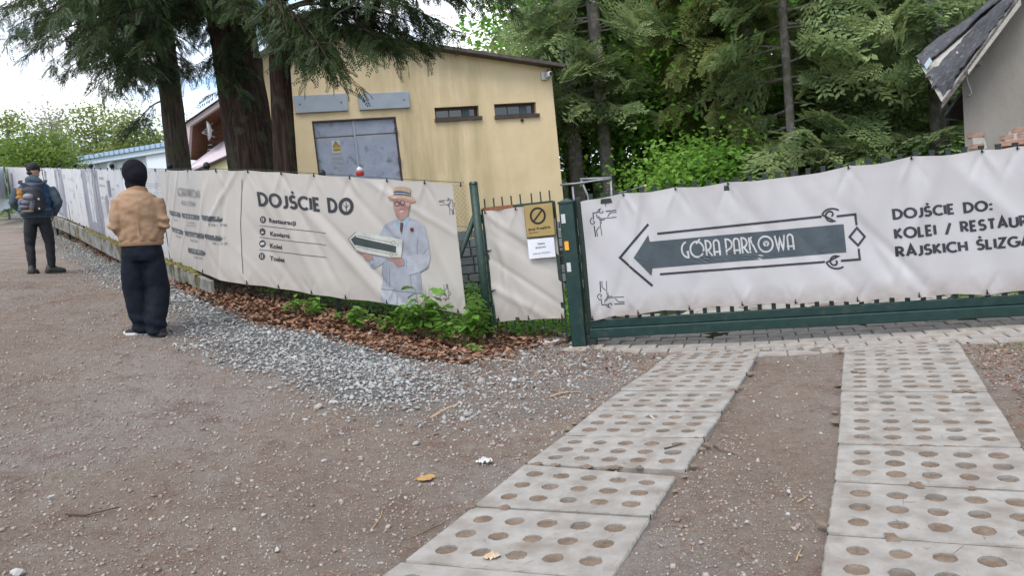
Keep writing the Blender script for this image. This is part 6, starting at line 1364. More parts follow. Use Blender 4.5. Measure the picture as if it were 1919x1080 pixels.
p1 = tpath(((335, 315), (299, 0)), 13.4); r1 = [.24, .215, .195, .175, .16, .05]
cedar('slender grey brown cedar at left, leaning, ferny foliage spread over the path', p1, r1, tg1+tg1b, 1, greybark, 6)
p2 = tpath(((474, 315), (424, 0)), 10.9); r2 = [.52, .44, .355, .325, .31, .12]
tg2 = [at_y(x, y, rd0.uniform(9.3, 11.5)) for x, y in insidepx([(380, -30), (520, -30), (520, 60), (380, 60)], 12, rd0)]+[at_y(x, y, 10.4) for x, y in ((400, 120), (440, 60), (445, 170), (430, 140), (420, 90), (395, 60), (385, 120))]
tg2 += [at_y(x, y, rd0.uniform(8.6, 11.2)) for x, y in insidepx([(x,y-45) for x,y in CA], 18, rd0)]
cedar('thickest dark brown cedar trunk with shaggy bark and drooping green sprays', p2, r2, tg2, 2, cedarbark, 6)
p3 = tpath(((535, 315), (519, 20)), 10.3); r3 = [.22, .19, .15, .135, .125, .05]
tg3 = [at_y(x, y-62, rd0.uniform(7.8, 10.8)) for x, y in insidepx(CB, 27, rd0)]+[at_y(x, y-38, rd0.uniform(8.6, 9.4)) for x, y in ((710, 110), (745, 125), (765, 110), (735, 120), (600, 130), (615, 150), (585, 125), (605, 165), (630, 172), (820, 100), (850, 90), (560, 95), (540, 105), (505, 80), (925, 40), (950, 30), (690, 95), (780, 110))]
cedar('thin dark cedar trunk before the yellow building, long boughs hanging over it', p3, r3, tg3, 3, cedarbark, 6)

# ---- firs
def fir_spray(seed, droop=.25, gap=1):
    """flat branch, length 1 along +Y, side shoots with needles"""
    rd = random.Random(seed); parts = []; n = 13
    for i in range(1, n):
        t = i/n; c = np.array([rd.uniform(-.02, .02), t, -droop*t*t+.06*math.sin(3*t)]); L_ = (.46*(1-t)**.8+.06)*rd.uniform(.75, 1.15)
        for sgn in (-1, 1):
            if rd.random() < .08: continue
            d = np.array([sgn*.80, .62, -.12-rd.uniform(0, .2)]); d /= np.linalg.norm(d); m_ = max(2, int(L_/.085))
            for j in range(m_):
                b = c+d*L_*j/m_
                for s2 in (-1, 1): parts.append((b, d*.8+np.array([s2*.45*d[1], -s2*.45*d[0], rd.uniform(-.15, .2)]), .115*rd.uniform(.8, 1.3), .048, (0, 0, 1)))
    return quadproto(parts)
firs = [fir_spray(k, .2+.05*k) for k in range(5)]; print('fir spray tris', len(firs[0][1]))
firleaf = leafmat('fir_needles', [(.095, .15, .065), (.16, .24, .10), (.25, .33, .135), (.36, .43, .19), (.44, .48, .25)], .6, .45, 1.3)
spruceleaf = leafmat('spruce_needles', [(.11, .14, .05), (.17, .21, .065), (.25, .29, .09), (.33, .34, .14)], .6, .45, 1.6)
deadm = pmat('dead_twigs', (.14, .12, .10), (.22, .19, .16), 20, .9)
def fir(label, px, Y, ytop_crown, trunk_r, height, blen, dens=1., leaf=firleaf, bark=firbark, seed=0, weep=0, group=None, top_shape=.8, lean=.0, dead=0, name='fir_tree', pyb=350):
    """crown begins where photo row ytop_crown is, at distance Y"""
    rd = random.Random(seed); b0 = at_y(px, pyb, Y); zg_ = float(g(b0[0], Y)); base = np.array([b0[0], Y, zg_-.1]); d = np.array([lean, 0, 1.])
    path = [base+d*z for z in (0, .5, height*.3, height*.6, height)]; root = thing(name, label, 'tree', base, 0, group)
    o = link('trunk', trunk(path, [trunk_r*1.35, trunk_r*1.1, trunk_r, trunk_r*.75, .02], bark, seed, 14)); world_child(o, root)
    zc = z_at(base[0], Y, ytop_crown); P, D, S_, lm = [], [], [], MB(); z = max(zc, zg_+.4); nb = 0
    while z < zg_+height-.3:
        k = (zg_+height-z)/(zg_+height-zc); L_ = blen*min(1, k**top_shape+.1)
        for q in range(rd.choice((3, 4, 5))):
            a = rd.uniform(0, 6.283); l = L_*rd.uniform(.6, 1.15); c = base+d*(z-zg_)+np.array([0, 0, rd.uniform(-.1, .1)]); e = np.array([math.cos(a), math.sin(a), rd.uniform(-.30, .02)-weep*.4]); e /= np.linalg.norm(e)
            lm.tube([c, c+e*l*.5+[0, 0, .04*l], c+e*l*.95-[0, 0, .02*l]], [.012+.006*l, .008, .003], 3, cap=False)
            # main spray + sub sprays along the bough
            P.append(c+e*l*.22); D.append(e); S_.append(l*.80)
            for r_ in range(int((5 if weep else 4)*dens)):
                t = rd.uniform(.25, .95); sd = np.array([-e[1], e[0], 0])*rd.choice((-1, 1)); dd = e*.8+sd*rd.uniform(.3, .9)+np.array([0, 0, -rd.uniform(0, .35)-weep*rd.uniform(.4, 1.6)]); P.append(c+e*l*t+np.array([0, 0, .04*l*math.sin(3.14*t)])); D.append(dd); S_.append(l*rd.uniform(.25, .48))
        z += rd.uniform(.22, .40)*max(.6, blen/2)/dens**.5
    for _ in range(dead):
        z = rd.uniform(zc-1.5, zc+1.5); a = rd.uniform(0, 6.28); c = base+d*(z-zg_); e = np.array([math.cos(a), math.sin(a), -.15]); l = rd.uniform(.5, 1.4); lm.tube([c, c+e*l], [.01, .003], 3, cap=False)
    o = lm.build('branches', bark, root); o['kind'] = 'stuff'
    P, D = np.array(P), np.array(D); n = len(P); V, T = scatter(firs, P, basis(D, rng.normal(0, .6, n)), np.array(S_)); o = link('crown', fast_mesh('crown', V, T, leaf)); world_child(o, root); return root
fir('left of two bare grey fir trunks right of the yellow building', 1083, 18.6, 215, .17, 17, 1.7, .7, seed=11)
fir('slimmer bare grey fir trunk beside it, nearer the gate banner', 1141, 18.0, 210, .145, 16, 2.0, .75, seed=12)
fir('dark fir trunk pressed close behind the two bare grey trunks', 1101, 20.0, 120, .13, 16, 1.6, .6, seed=13, bark=cedarbark)
fir('tall olive spruce with hanging curtains of shoots in the middle of the wood', 1352, 17.5, 400, .2, 17, 1.9, 1.2, spruceleaf, cedarbark, 14, weep=1.0, name='spruce_tree')
fir('broad fir with layered boughs right of the olive spruce', 1490, 16.0, 400, .09, 16, 2.4, .85, seed=15)
fir('broad fir with a bare grey stretch of trunk, mid right', 1632, 16.8, 400, .13, 16, 2.5, .95, seed=16, dead=14)
fir('fir crowding the ragged roof of the plaster house', 1765, 15.0, 400, .16, 15, 2.2, .9, seed=17)
fir('tall fir standing behind, between the two broad firs', 1560, 20.5, 420, .2, 18, 2.8, .8, seed=18)
fir('shadowed fir behind the olive spruce', 1420, 21.5, 420, .2, 18, 2.6, .8, seed=19)
fir('fir far behind the plaster house roof', 1850, 20.0, 420, .2, 17, 2.8, .8, seed=20)
fir('fir behind the fir crowding the ragged roof', 1705, 21.0, 420, .2, 18, 2.8, .8, seed=21)

# ---- broadleaf trees
lf = (np.array([[0, 0, 0], [.5, .28, .06], [1, 0, -.05], [.5, -.28, .06]]), np.array([[0, 1, 2], [0, 2, 3]]))
lf2 = (np.array([[0, 0, 0], [.45, .34, .0], [.95, .05, -.12], [.5, -.3, .1]]), np.array([[0, 1, 2], [0, 2, 3]]))
beech = leafmat('beech_leaves', [(.09, .21, .035), (.15, .32, .05), (.23, .43, .07), (.34, .54, .13)], .5, .55, .5)
birch = leafmat('spring_leaves', [(.12, .17, .05), (.18, .24, .06), (.27, .32, .10), (.36, .38, .16)], .5, .45, .4)
palel = leafmat('blossom_leaves', [(.20, .22, .13), (.32, .33, .22), (.45, .45, .36), (.24, .28, .12)], .5, .45, .6)
def broadleaf(label, px, Y, ytop, half_px, nclump, per, leafsz, leaf, seed, bark=firbark, trunk_r=.15, ybot=420, group=None, name='broadleaf_tree', clump=.55, depth=None):
    rd = random.Random(seed); b0 = at_y(px, 350, Y); zg_ = float(g(b0[0], Y)); base = np.array([b0[0], Y, zg_-.1]); zt_ = z_at(base[0], Y, ytop); zb_ = max(z_at(base[0], Y, ybot), zg_+.3); W_ = half_px*Y/F
    root = thing(name, label, 'tree', base, 0, group); H = zt_-zg_
    path = [base, base+[.0, 0, .4], base+[rd.uniform(-.2, .2), 0, H*.4], base+[rd.uniform(-.4, .4), 0, H*.95]]; o = link('trunk', trunk(path, [trunk_r*1.3, trunk_r, trunk_r*.8, .03], bark, seed, 10)); world_child(o, root)
    cz = (zt_+zb_)/2; hz = (zt_-zb_)/2; C = []; lm = MB()
    for k in range(nclump):
        while True:
            v = np.array([rd.uniform(-1, 1) for _ in range(3)])
            if .25 < np.linalg.norm(v) < 1: break
        c = base*[1, 1, 0]+np.array([v[0]*W_, v[1]*(depth or W_), cz+v[2]*hz]); C.append(c)
        if k % 3 == 0:
            t = base+[0, 0, max(.5, (c[2]-base[2])*.72)]; lm.tube(curve(t, c, .15, 5), [.03, .022, .015, .01, .005], 4, cap=False)
    o = lm.build('branches', bark, root); o['kind'] = 'stuff'
    C = np.repeat(np.array(C), per, 0); n = len(C); off = rng.normal(0, 1, (n, 3))*[clump, clump, clump*.42]; 
    V, T = scatter([lf, lf2], C+off, rand_rot(n, .55), rng.uniform(.7, 1.3, n)*leafsz); o = link('crown', fast_mesh('crown', V, T, leaf)); world_child(o, root); return root
broadleaf('low bright green beech just right of the two fir trunks', 1235, 19, 60, 110, 210, 42, .16, beech, 31, ybot=400)
broadleaf('bright green beech showing between wall corner and fir trunks', 1075, 22, 30, 80, 150, 40, .17, beech, 32, ybot=420)
broadleaf('taller beech behind, above the low bright green one', 1160, 25, -60, 120, 220, 42, .19, beech, 33, ybot=400)
broadleaf('beech beside the olive spruce reaching above the frame', 1290, 24, -80, 120, 220, 42, .19, beech, 34, ybot=400)
broadleaf('young beech under the olive spruce, low behind the gate banner', 1300, 16.5, 270, 90, 110, 40, .13, beech, 35, ybot=390, trunk_r=.05)
broadleaf('light beech glimpsed between the broad firs', 1530, 26, -60, 150, 200, 40, .2, beech, 36, ybot=400)
broadleaf('beech far behind the firs near the house', 1720, 27, -60, 170, 220, 40, .2, beech, 37, ybot=400)
broadleaf('beech filling the wood at the far right', 1930, 25, -60, 150, 170, 40, .2, beech, 38, ybot=400)
broadleaf('pale leaved tree seen over the right end of the yellow building', 985, 27, 60, 60, 70, 40, .18, birch, 39, ybot=250)
broadleaf('leafy beech between the olive spruce and the first broad fir', 1425, 18.6, 120, 80, 120, 42, .15, beech, 61, ybot=400, trunk_r=.06)
broadleaf('leafy beech peeping out between the two broad firs', 1570, 18.8, 60, 90, 150, 42, .15, beech, 62, ybot=400, trunk_r=.06)
broadleaf('leafy beech just left of the ragged roof', 1700, 17.6, 140, 70, 100, 42, .15, beech, 63, ybot=400, trunk_r=.06)
broadleaf('tall light beech between the slim fir and the olive spruce', 1225, 21.5, -90, 80, 170, 42, .17, beech, 64, ybot=260, trunk_r=.08)
for i, (x, s_) in enumerate(((1080, 41), (1200, 42), (1330, 43), (1450, 44), (1580, 45), (1700, 46), (1830, 47), (1960, 48))):
    broadleaf('dim beech in the back row of the wood, '+('left end', 'behind the slim fir', 'behind the olive spruce', 'left of the broad firs', 'behind the broad firs', 'behind the bare trunk', 'behind the house roof', 'right end')[i], x, 36+2*(i % 3), -150+40*(i % 2), 170, 130, 60, .34, beech, s_, ybot=420, clump=1.0, group='back row of beeches')
# far left trees behind the hall
broadleaf('feathery green tree at the far left edge', 32, 62, 196, 34, 60, 50, .28, birch, 51, ybot=420, clump=.55, trunk_r=.2)
broadleaf('pale blossoming tree behind the white hall', 118, 72, 202, 46, 90, 45, .30, palel, 52, ybot=330, clump=.8, trunk_r=.2)
broadleaf('yellow green tree behind the middle of the white hall', 190, 70, 192, 46, 95, 50, .30, birch, 53, ybot=340, clump=.8, trunk_r=.2)
broadleaf('round yellow green tree behind the right end of the white hall', 262, 68, 200, 50, 115, 50, .30, birch, 54, ybot=340, clump=.8, trunk_r=.2)
broadleaf('yellow green tree just right of the leaning cedar trunk', 372, 74, 222, 40, 90, 60, .34, birch, 55, ybot=340, clump=.8, trunk_r=.2)
broadleaf('fresh green bush before the left end of the white hall', 88, 44, 246, 52, 150, 60, .22, leafmat('fresh_leaves', [(.08, .15, .03), (.14, .22, .04), (.20, .29, .06), (.27, .34, .09)], .5, .45, .4), 56, ybot=400, clump=.6, trunk_r=.1, name='bush')
broadleaf('small green bush at the foot of the far left banner', 8, 30, 352, 22, 30, 50, .12, beech, 57, ybot=400, clump=.25, trunk_r=.04, name='bush')
broadleaf('green bushy tree at the left frame edge behind the man', 5, 50, 262, 34, 90, 60, .26, birch, 58, ybot=400, clump=.6, trunk_r=.1)

# ---- ground plants along the banner
fresh = leafmat('fresh_seedling_leaves', [(.07, .17, .025), (.11, .24, .035), (.16, .31, .05), (.22, .38, .08)], .45, .4, 3)
ll = []
for k in range(3):
    n_ = 8; V = [(0, 0, 0)]; 
    for i in range(1, n_): t = i/(n_-1); wd_ = .33*math.sin(math.pi*t**.8)*(1.0 if i % 2 else .84); V += [(t, wd_, .05*math.sin(3*t)+.08*wd_), (t, -wd_, .05*math.sin(3*t)+.08*wd_), (t, 0, -.02-.10*t*t)]
    V = np.array(V, float); T = []
    for i in range(n_-1):
        if i == 0: T += [(0, 3, 1), (0, 2, 3)]
        else: a = 1+3*(i-1); b = a+3; T += [(a, a+2, b+2), (a, b+2, b), (a+1, b+1, b+2), (a+1, b+2, a+2)]
    ll.append((V, np.array(T)))
lls = [link('t', fast_mesh('leaf', v, t, fresh)) for v, t in ll]; lme = [o.data for o in lls]
for o in lls: bpy.data.objects.remove(o)
stemm = pmat('green_stem', (.12, .16, .05), rough=.6)
def seedling(px, py, w_px, nst, label, lsz=.055, hgt=.16, seed=0, spread=1.):
    lsz *= 1.45; hgt *= 1.45; nst = int(nst*1.4+1)
    rd = random.Random(seed); p = on_ground(px, py); d = np.linalg.norm(p-CAM); W_ = w_px*d/F; root = thing('seedling', label, 'plant', p, 0); m = MB()
    for k in range(nst):
        a = rd.uniform(0, 6.28); r = W_/2*math.sqrt(rd.random()); tip = np.array([r*math.cos(a), r*math.sin(a)*.6, hgt*rd.uniform(.55, 1.1)]); b = tip*[.35, .35, 0]; m.tube([b, b*.4+tip*.6+[0, 0, .02], tip], [.003, .0025, .0015], 4, cap=False)
        for j in range(rd.randint(4, 6)):
            t = .45+.55*j/5; q = b*(1-t)+tip*t; o = link('leaf', rd.choice(lme), root); o.location = q; o.rotation_euler = (rd.gauss(0, .3), rd.gauss(.15, .25), a+rd.uniform(-1.8, 1.8)); s_ = lsz*rd.uniform(.7, 1.3); o.scale = (s_, s_, s_)
    m.build('stems', stemm, root, local=True)['kind'] = 'stuff'
seedling(548, 590, 26, 4, 'leftmost tuft of green seedling leaves below the fence banner', seed=1); seedling(584, 596, 30, 4, 'small green seedling just left of the squat stone', seed=2); seedling(600, 590, 22, 3, 'faint green seedling tucked close under the banner edge', seed=3); seedling(632, 603, 14, 2, 'tiny green seedling right of the squat grey stone', lsz=.045, hgt=.10, seed=4)
seedling(681, 619, 40, 7, 'green seedling clump under the left of the printed man', lsz=.07, hgt=.20, seed=5)
seedling(722, 624, 26, 4, 'small seedling under the printed trousers', hgt=.17, seed=6); seedling(765, 634, 50, 9, 'dense green seedling clump under the printed jacket', lsz=.072, hgt=.28, seed=7)
seedling(800, 634, 50, 10, 'broad leaved seedling reaching over the banner corner', lsz=.10, hgt=.40, seed=8); seedling(862, 648, 74, 15, 'largest bright green sapling clump beside the green post', lsz=.078, hgt=.32, seed=9)
seedling(903, 648, 34, 8, 'arching green sapling touching the foot of the green post', lsz=.075, hgt=.36, seed=10); seedling(888, 664, 12, 2, 'single green sprout in the leaf litter near the post', lsz=.05, hgt=.08, seed=11); seedling(1000, 618, 14, 2, 'tiny weed beside the stone flags under the wicket', lsz=.04, hgt=.06, seed=12)
# ground cover behind the fence, grass behind the gate
gp = gpoly([(862, 575), (930, 575), (960, 520), (700, 505), (560, 500), (640, 545)]); x, y = sample(np.array([(-3.4, 9.8), (-.6, 8.65), (.9, 8.3), (.9, 10.9), (-2, 11), (-3.6, 11)]), 750); k = gz(x, y) > -9; 
P = np.stack([x, y, gz(x, y)+rng.uniform(.03, .16, len(x))], 1); V, T = scatter([lf, lf2], P, rand_rot(len(x), .5), rng.uniform(.04, .08, len(x))); o = link('ground_cover', fast_mesh('ground_cover', V, T, beech)); tag(o, 'green ground cover plants between the fence and the stone wall', 'ground cover', kind='stuff')
gb_ = (np.array([[-.03, 0, 0], [.03, 0, 0], [.01, .1, .6], [0, .3, 1]]), np.array([[0, 1, 2], [0, 2, 3]]))
def grass(pxpoly, dens, hh, label, poly=None):
    P_ = gpoly(pxpoly) if poly is None else poly; x, y = sample(P_, dens, .1); n = len(x); P = np.stack([x, y, gz(x, y)], 1); V, T = scatter([gb_], P, rand_rot(n, .25), np.stack([rng.uniform(.04, .09, n)]*2+[rng.uniform(.5, 1.2, n)*hh], 1)); o = link('grass', fast_mesh('grass', V, T, fresh)); tag(o, label, 'grass', kind='stuff')
grass([(1790, 585), (1919, 572), (2040, 560), (2040, 540), (1900, 540), (1780, 560)], 1500, .08, 'green grass patch behind the right end of the gate')
grass([(1825, 612), (1880, 606), (1885, 618), (1830, 624)], 900, .04, 'yellowish grass tuft on the paving at right')
grass([(1890, 640), (1960, 630), (1960, 660), (1895, 655)], 700, .04, 'thin grass at the right edge of the paving')
grass(None, 260, .12, 'weedy grass on the forest floor behind the gate', np.array([GP.pt(4.05, 0, -1.7)[:2], GP.pt(7, 0, -1.7)[:2], GP.pt(8, 0, -8)[:2], GP.pt(4.2, 0, -8)[:2]]))
grass([(990, 612), (1010, 606), (1016, 618), (1000, 622)], 800, .05, 'weed tuft at the foot of the wicket gate')
# ================================================================= PEOPLE
from mathutils import noise as mnoise
def etube(m, rings, n=20, cap=True):
    """rings: (centre, rx, ry[, tiltvec]) stacked along their own path; cross-section spans x and the in-plane other axis"""
    P = [np.array(r[0], float) for r in rings]; V = []; k_ = len(P); prev = None
    for i, r in enumerate(rings):
        t = P[min(i+1, k_-1)]-P[max(i-1, 0)]; t /= np.linalg.norm(t); ref = np.array(r[3] if len(r) > 3 else (1, 0, 0), float); a = ref-t*ref.dot(t); a /= np.linalg.norm(a); b = np.cross(t, a)
        for q in range(n): th = 2*math.pi*q/n; V.append(P[i]+a*math.cos(th)*r[1]+b*math.sin(th)*r[2])
    Fs = [(i*n+q, i*n+(q+1) % n, (i+1)*n+(q+1) % n, (i+1)*n+q) for i in range(k_-1) for q in range(n)]
    if cap: Fs += [tuple(range(n-1, -1, -1)), tuple((k_-1)*n+q for q in range(n))]
    m.add(V, Fs)
def ball(m, c, r, seg=14):
    V = []; c = np.array(c, float); rr = seg//2
    for i in range(rr+1):
        ph = math.pi*i/rr
        for k in range(seg): th = 2*math.pi*k/seg; V.append(c+np.array([r[0]*math.sin(ph)*math.cos(th), r[1]*math.sin(ph)*math.sin(th), r[2]*math.cos(ph)]))
    m.add(V, [(i*seg+k, i*seg+(k+1) % seg, (i+1)*seg+(k+1) % seg, (i+1)*seg+k) for i in range(rr) for k in range(seg)])
def grow(m, name, mat, parent, voxel=.012, smooth=4, fold=None, keep=True):
    me = m.mesh(name, mat); o = link(name, me); r = o.modifiers.new('r', 'REMESH'); r.mode = 'VOXEL'; r.voxel_size = voxel; s_ = o.modifiers.new('s', 'SMOOTH'); s_.iterations = smooth; s_.factor = .5
    dg = bpy.context.evaluated_depsgraph_get(); e = bpy.data.meshes.new_from_object(o.evaluated_get(dg)); bpy.data.objects.remove(o); e.name = name
    if fold:
        n = len(e.vertices); co = np.empty(n*3); e.vertices.foreach_get('co', co); co = co.reshape(-1, 3); no = np.array([v.normal[:] for v in e.vertices]); d = np.array([fold(c) for c in co]); co += no*d[:, None]; e.vertices.foreach_set('co', co.ravel())
    e.polygons.foreach_set('use_smooth', [True]*len(e.polygons)); e.materials.clear(); e.materials.append(mat); e.update(); o = link(name, e, parent); return o
def rz(p, a): c, s_ = math.cos(a), math.sin(a); return (p[0]*c-p[1]*s_, p[0]*s_+p[1]*c, p[2])
skinm = pmat('skin_tone', (.42, .24, .17), (.48, .29, .21), 20, .55, .1, 60)
def shoe(m_up, m_sole, c, yaw, L_=.285, w=.10, high=.10):
    c = np.array(c, float)
    def T(x, y, z): q = rz((x, y, z), yaw); return (c[0]+q[0], c[1]+q[1], c[2]+q[2])
    prof = [(-.32, .70, .40), (-.26, .9, .85), (-.10, .92, 1.0), (.10, .95, .80), (.30, 1.0, .58), (.50, .98, .46), (.62, .70, .38), (.68, .30, .26)]
    V = []; n = 14
    for y, wf, hf in prof:
        for k in range(n): th = math.pi*2*k/n; V.append(T(w/2*wf*math.cos(th), y*L_, .022+max(0, math.sin(th))*high*hf if math.sin(th) > 0 else .022))
    m_up.add(V, [(i*n+k, i*n+(k+1) % n, (i+1)*n+(k+1) % n, (i+1)*n+k) for i in range(len(prof)-1) for k in range(n)]+[tuple(range(n)), tuple((len(prof)-1)*n+k for k in range(n))])
    out = [(x*w/2*1.08, y*L_) for x, y in ((-.6, -.34), (-.95, -.25), (-.85, 0), (-1, .3), (-.95, .5), (-.6, .66), (0, .71), (.6, .66), (.95, .5), (1, .3), (.85, 0), (.95, -.25), (.6, -.34), (0, -.37))]
    m_sole.add([T(x, y, 0) for x, y in out]+[T(x, y, .034) for x, y in out], [tuple(range(14))[::-1], tuple(range(14, 28))]+[(i, (i+1) % 14, (i+1) % 14+14, i+14) for i in range(14)])
def basebody(H, root, foot, hands, elbows, headyaw, headc, yaw=0):
    """one continuous body: torso, neck, head, arms with hands, legs and feet"""
    m = MB(); etube(m, [((0, 0, .50*H), .14, .10), ((0, 0, .58*H), .135, .095), ((0, 0, .68*H), .15, .10), ((0, -.01, .76*H), .165, .105), ((0, -.01, .81*H), .13, .09), ((0, 0, .84*H), .06, .06)])
    etube(m, [((0, 0, .82*H), .058, .060), ((0, .01, .90*H), .054, .058)])
    hx, hy = headc; ball(m, (hx, hy, .925*H), (.075, .092, .105)); ball(m, (hx+.03*math.sin(-headyaw), hy+.03*math.cos(headyaw), .895*H), (.055, .065, .06))
    nb = rz((0, .10, 0), headyaw); ball(m, (hx+nb[0], hy+nb[1], .918*H), (.014, .016, .02), 8)
    for s_ in (-1, 1):
        e = rz((s_*.078, -.005, 0), headyaw); ball(m, (hx+e[0], hy+e[1], .922*H), (.012, .018, .03), 8)
        sh = np.array(rz((s_*.145, -.01, .765*H), yaw)); el = np.array(elbows[s_]); hd = np.array(hands[s_])
        etube(m, [(sh, .045, .045), ((sh+el)/2, .036, .036), (el, .036, .036)]); etube(m, [(el, .037, .037), (el*.4+hd*.6, .032, .034), (hd, .024, .028)])
        d = hd-el; d /= np.linalg.norm(d); etube(m, [(hd, .026, .030), (hd+d*.045, .022, .040), (hd+d*.085, .018, .038)], 12)
        for k in range(4): o_ = (k-1.5)*.019; v = np.array([0, -s_*0+.0, o_]); b = hd+d*.08+v; etube(m, [(b, .0085, .0085), (b+d*.035, .008, .008), (b+d*(.06-.006*abs(k-1.5))+np.array([-s_*.018, .01, 0]), .006, .006)], 8)
        etube(m, [(hd+d*.03+[0, 0, .03], .011, .011), (hd+d*.06+[-s_*.01, .01, .055], .009, .009), (hd+d*.08+[-s_*.015, .015, .062], .007, .007)], 8)
        ft = np.array(foot[s_]); etube(m, [((s_*.085, 0, .52*H), .07, .075), ((s_*.09+.3*(ft[0]-s_*.09), ft[1]*.3, .40*H), .065, .066), ((s_*.09+.7*(ft[0]-s_*.09), ft[1]*.6+.01, .275*H), .044, .046), ((ft[0], ft[1]-.02, .18*H), .040, .042), ((ft[0], ft[1], .05*H), .034, .038), ((ft[0], ft[1], .03), .035, .05)])
    o = grow(m, 'body', skinm, root, .009, 2); return o
# ---------------- person in the tan jacket
fp_ = on_ground(281, 629); h2 = 1.76
r2_ = thing('person', 'person in tan jacket, black hood and baggy dark jeans standing on the path', 'person', fp_, 0)
tan_ = pmat('tan_canvas', (.26, .165, .10), (.34, .22, .14), 3.5, .85, .35, 160, spec=.15, c3=(.23, .135, .075), s3=6, lo3=.5, hi3=.72, bdist=.003); tanrib = pmat('tan_rib_knit', (.23, .13, .072), (.29, .175, .10), 60, .9, .6, 150, bdist=.003, stretch=(8, 8, .3))
jean = pmat('dark_indigo_denim', (.003, .0045, .009), (.007, .010, .018), 9, .8, .3, 200, spec=.2, bdist=.002); hoodm = pmat('black_knit', (.006, .006, .009), (.011, .011, .016), 30, .95, .5, 150, spec=.15, bdist=.003)
YW = .42  # torso turned a little to the left
TZ = lambda p: rz(p, YW)
ft2 = {-1: (-.075, .03, 0), 1: (.10, -.02, 0)}
eb = {s_: TZ((s_*.218, -.055, 1.13)) for s_ in (-1, 1)}; hb_ = {s_: TZ((s_*.14, .12, 1.03)) for s_ in (-1, 1)}
basebody(h2, r2_, ft2, hb_, eb, 1.0, (-.01, .01), YW)
m = MB(); X = TZ((1, 0, 0))
etube(m, [((0, 0, .955), .195, .150, X), ((0, 0, .975), .208, .155, X), ((0, 0, 1.03), .214, .158, X), ((0, -.005, 1.15), .205, .148, X), ((0, -.01, 1.28), .207, .145, X), ((0, -.012, 1.37), .198, .136, X), ((0, -.01, 1.425), .175, .115, X), ((0, 0, 1.465), .10, .09, X)], 28)
for s_ in (-1, 1):
    sh = np.array(TZ((s_*.165, -.015, 1.375))); el = np.array(eb[s_])+np.array(TZ((s_*.0, 0, 0))); hd = np.array(TZ((s_*.150, .12, 1.035)))
    etube(m, [(sh, .078, .076), (sh*.5+el*.5, .070, .068), (el*.85+sh*.15, .066, .066), (el, .066, .068), (el*.6+hd*.4, .066, .064), (hd, .056, .052)], 18)
def fold_j(c):
    v = Vector(c); d = .009*mnoise.noise(v*5)+.006*mnoise.noise(Vector((c[0]*12+c[2]*6, c[1]*12, c[2]*20-c[0]*8)))+.003*mnoise.noise(v*28)
    r_ = abs(c[0]) > .2
    if r_: d += .014*math.sin(c[2]*75+math.sin(c[0]*30)*1.5)*math.exp(-((c[2]-1.10)/.08)**2)
    d += .010*math.sin(c[0]*60+c[1]*20)*math.exp(-((c[2]-.985)/.035)**2)
    d += .004*math.sin(c[2]*40+c[0]*22)*math.exp(-((c[2]-1.22)/.1)**2)
    return d
grow(m, 'jacket', tan_, r2_, .011, 4, fold_j)
m = MB(); etube(m, [((0, 0, .915), .200, .152, X), ((0, 0, .94), .204, .156, X), ((0, 0, .962), .204, .156, X), ((0, 0, .975), .20, .15, X)], 36); grow(m, 'jacket_hem', tanrib, r2_, .010, 2)
m = MB(); etube(m, [((0, .0, 1.43), .112, .100, X), ((0, .005, 1.475), .098, .092, X), ((0, .01, 1.50), .092, .088, X)], 24); grow(m, 'collar', tanrib, r2_, .009, 2)
m = MB(); etube(m, [(TZ((0, -.175, 1.38)), .004, .003), (TZ((0, -.172, 1.2)), .004, .003), (TZ((0, -.176, 1.02)), .004, .003)], 6); m.build('back_seam', tanrib, r2_, True, local=True)
# hood drawn tight over a beanie, pointing to the left
m = MB(); hy = .78; hx_, hyy = -.015, .015
hz = lambda p: tuple(np.array(rz(p, hy))+np.array([hx_, hyy, 0]))
ball(m, hz((0, .0, 1.655)), (.118, .122, .135), 20); ball(m, hz((0, -.03, 1.62)), (.108, .105, .12), 18); ball(m, hz((0, .065, 1.59)), (.082, .07, .11), 16); etube(m, [(hz((0, -.01, 1.46)), .088, .085), (hz((0, .0, 1.56)), .098, .10)], 20)
def fold_h(c): return .004*mnoise.noise(Vector(c)*12)+.003*math.sin(c[2]*60+c[0]*25)*math.exp(-((c[2]-1.52)/.05)**2)
grow(m, 'hood', hoodm, r2_, .010, 5, fold_h)
m = MB(); ball(m, hz((0, .128, 1.625)), (.048, .018, .055), 12); ball(m, hz((0, .146, 1.62)), (.011, .012, .018), 8); m.build('face', skinm, r2_, True, local=True)['kind'] = 'stuff'
m = MB(); Xp = rz((1, 0, 0), .3)
etube(m, [((0, 0, .965), .175, .135, Xp), ((0, 0, .90), .19, .148, Xp), ((0, 0, .82), .196, .152, Xp), ((0, 0, .76), .19, .14, Xp)], 28)
for s_ in (-1, 1):
    f = np.array(ft2[s_]); hp = np.array(rz((s_*.092, 0, .84), .3)); kn = np.array(rz((s_*.105, .025, .48), .3)); an = f+np.array([-.01*s_, -.02, .085])
    etube(m, [(hp, .100, .118), (hp*.5+kn*.5, .112, .126), (kn, .114, .122), (kn*.5+an*.5, .110, .116), (an+[0, 0, .09], .106, .112), (an, .100, .108), (an-[0, 0, .055], .080, .095)], 20)
def fold_t(c):
    k = max(0, 1-(c[2])/.35); return .010*mnoise.noise(Vector((c[0]*5, c[1]*5, c[2]*4)))+.012*k*math.sin(c[2]*52+c[0]*14+c[1]*9)+.004*mnoise.noise(Vector(c)*16)
grow(m, 'trousers', jean, r2_, .011, 3, fold_t)
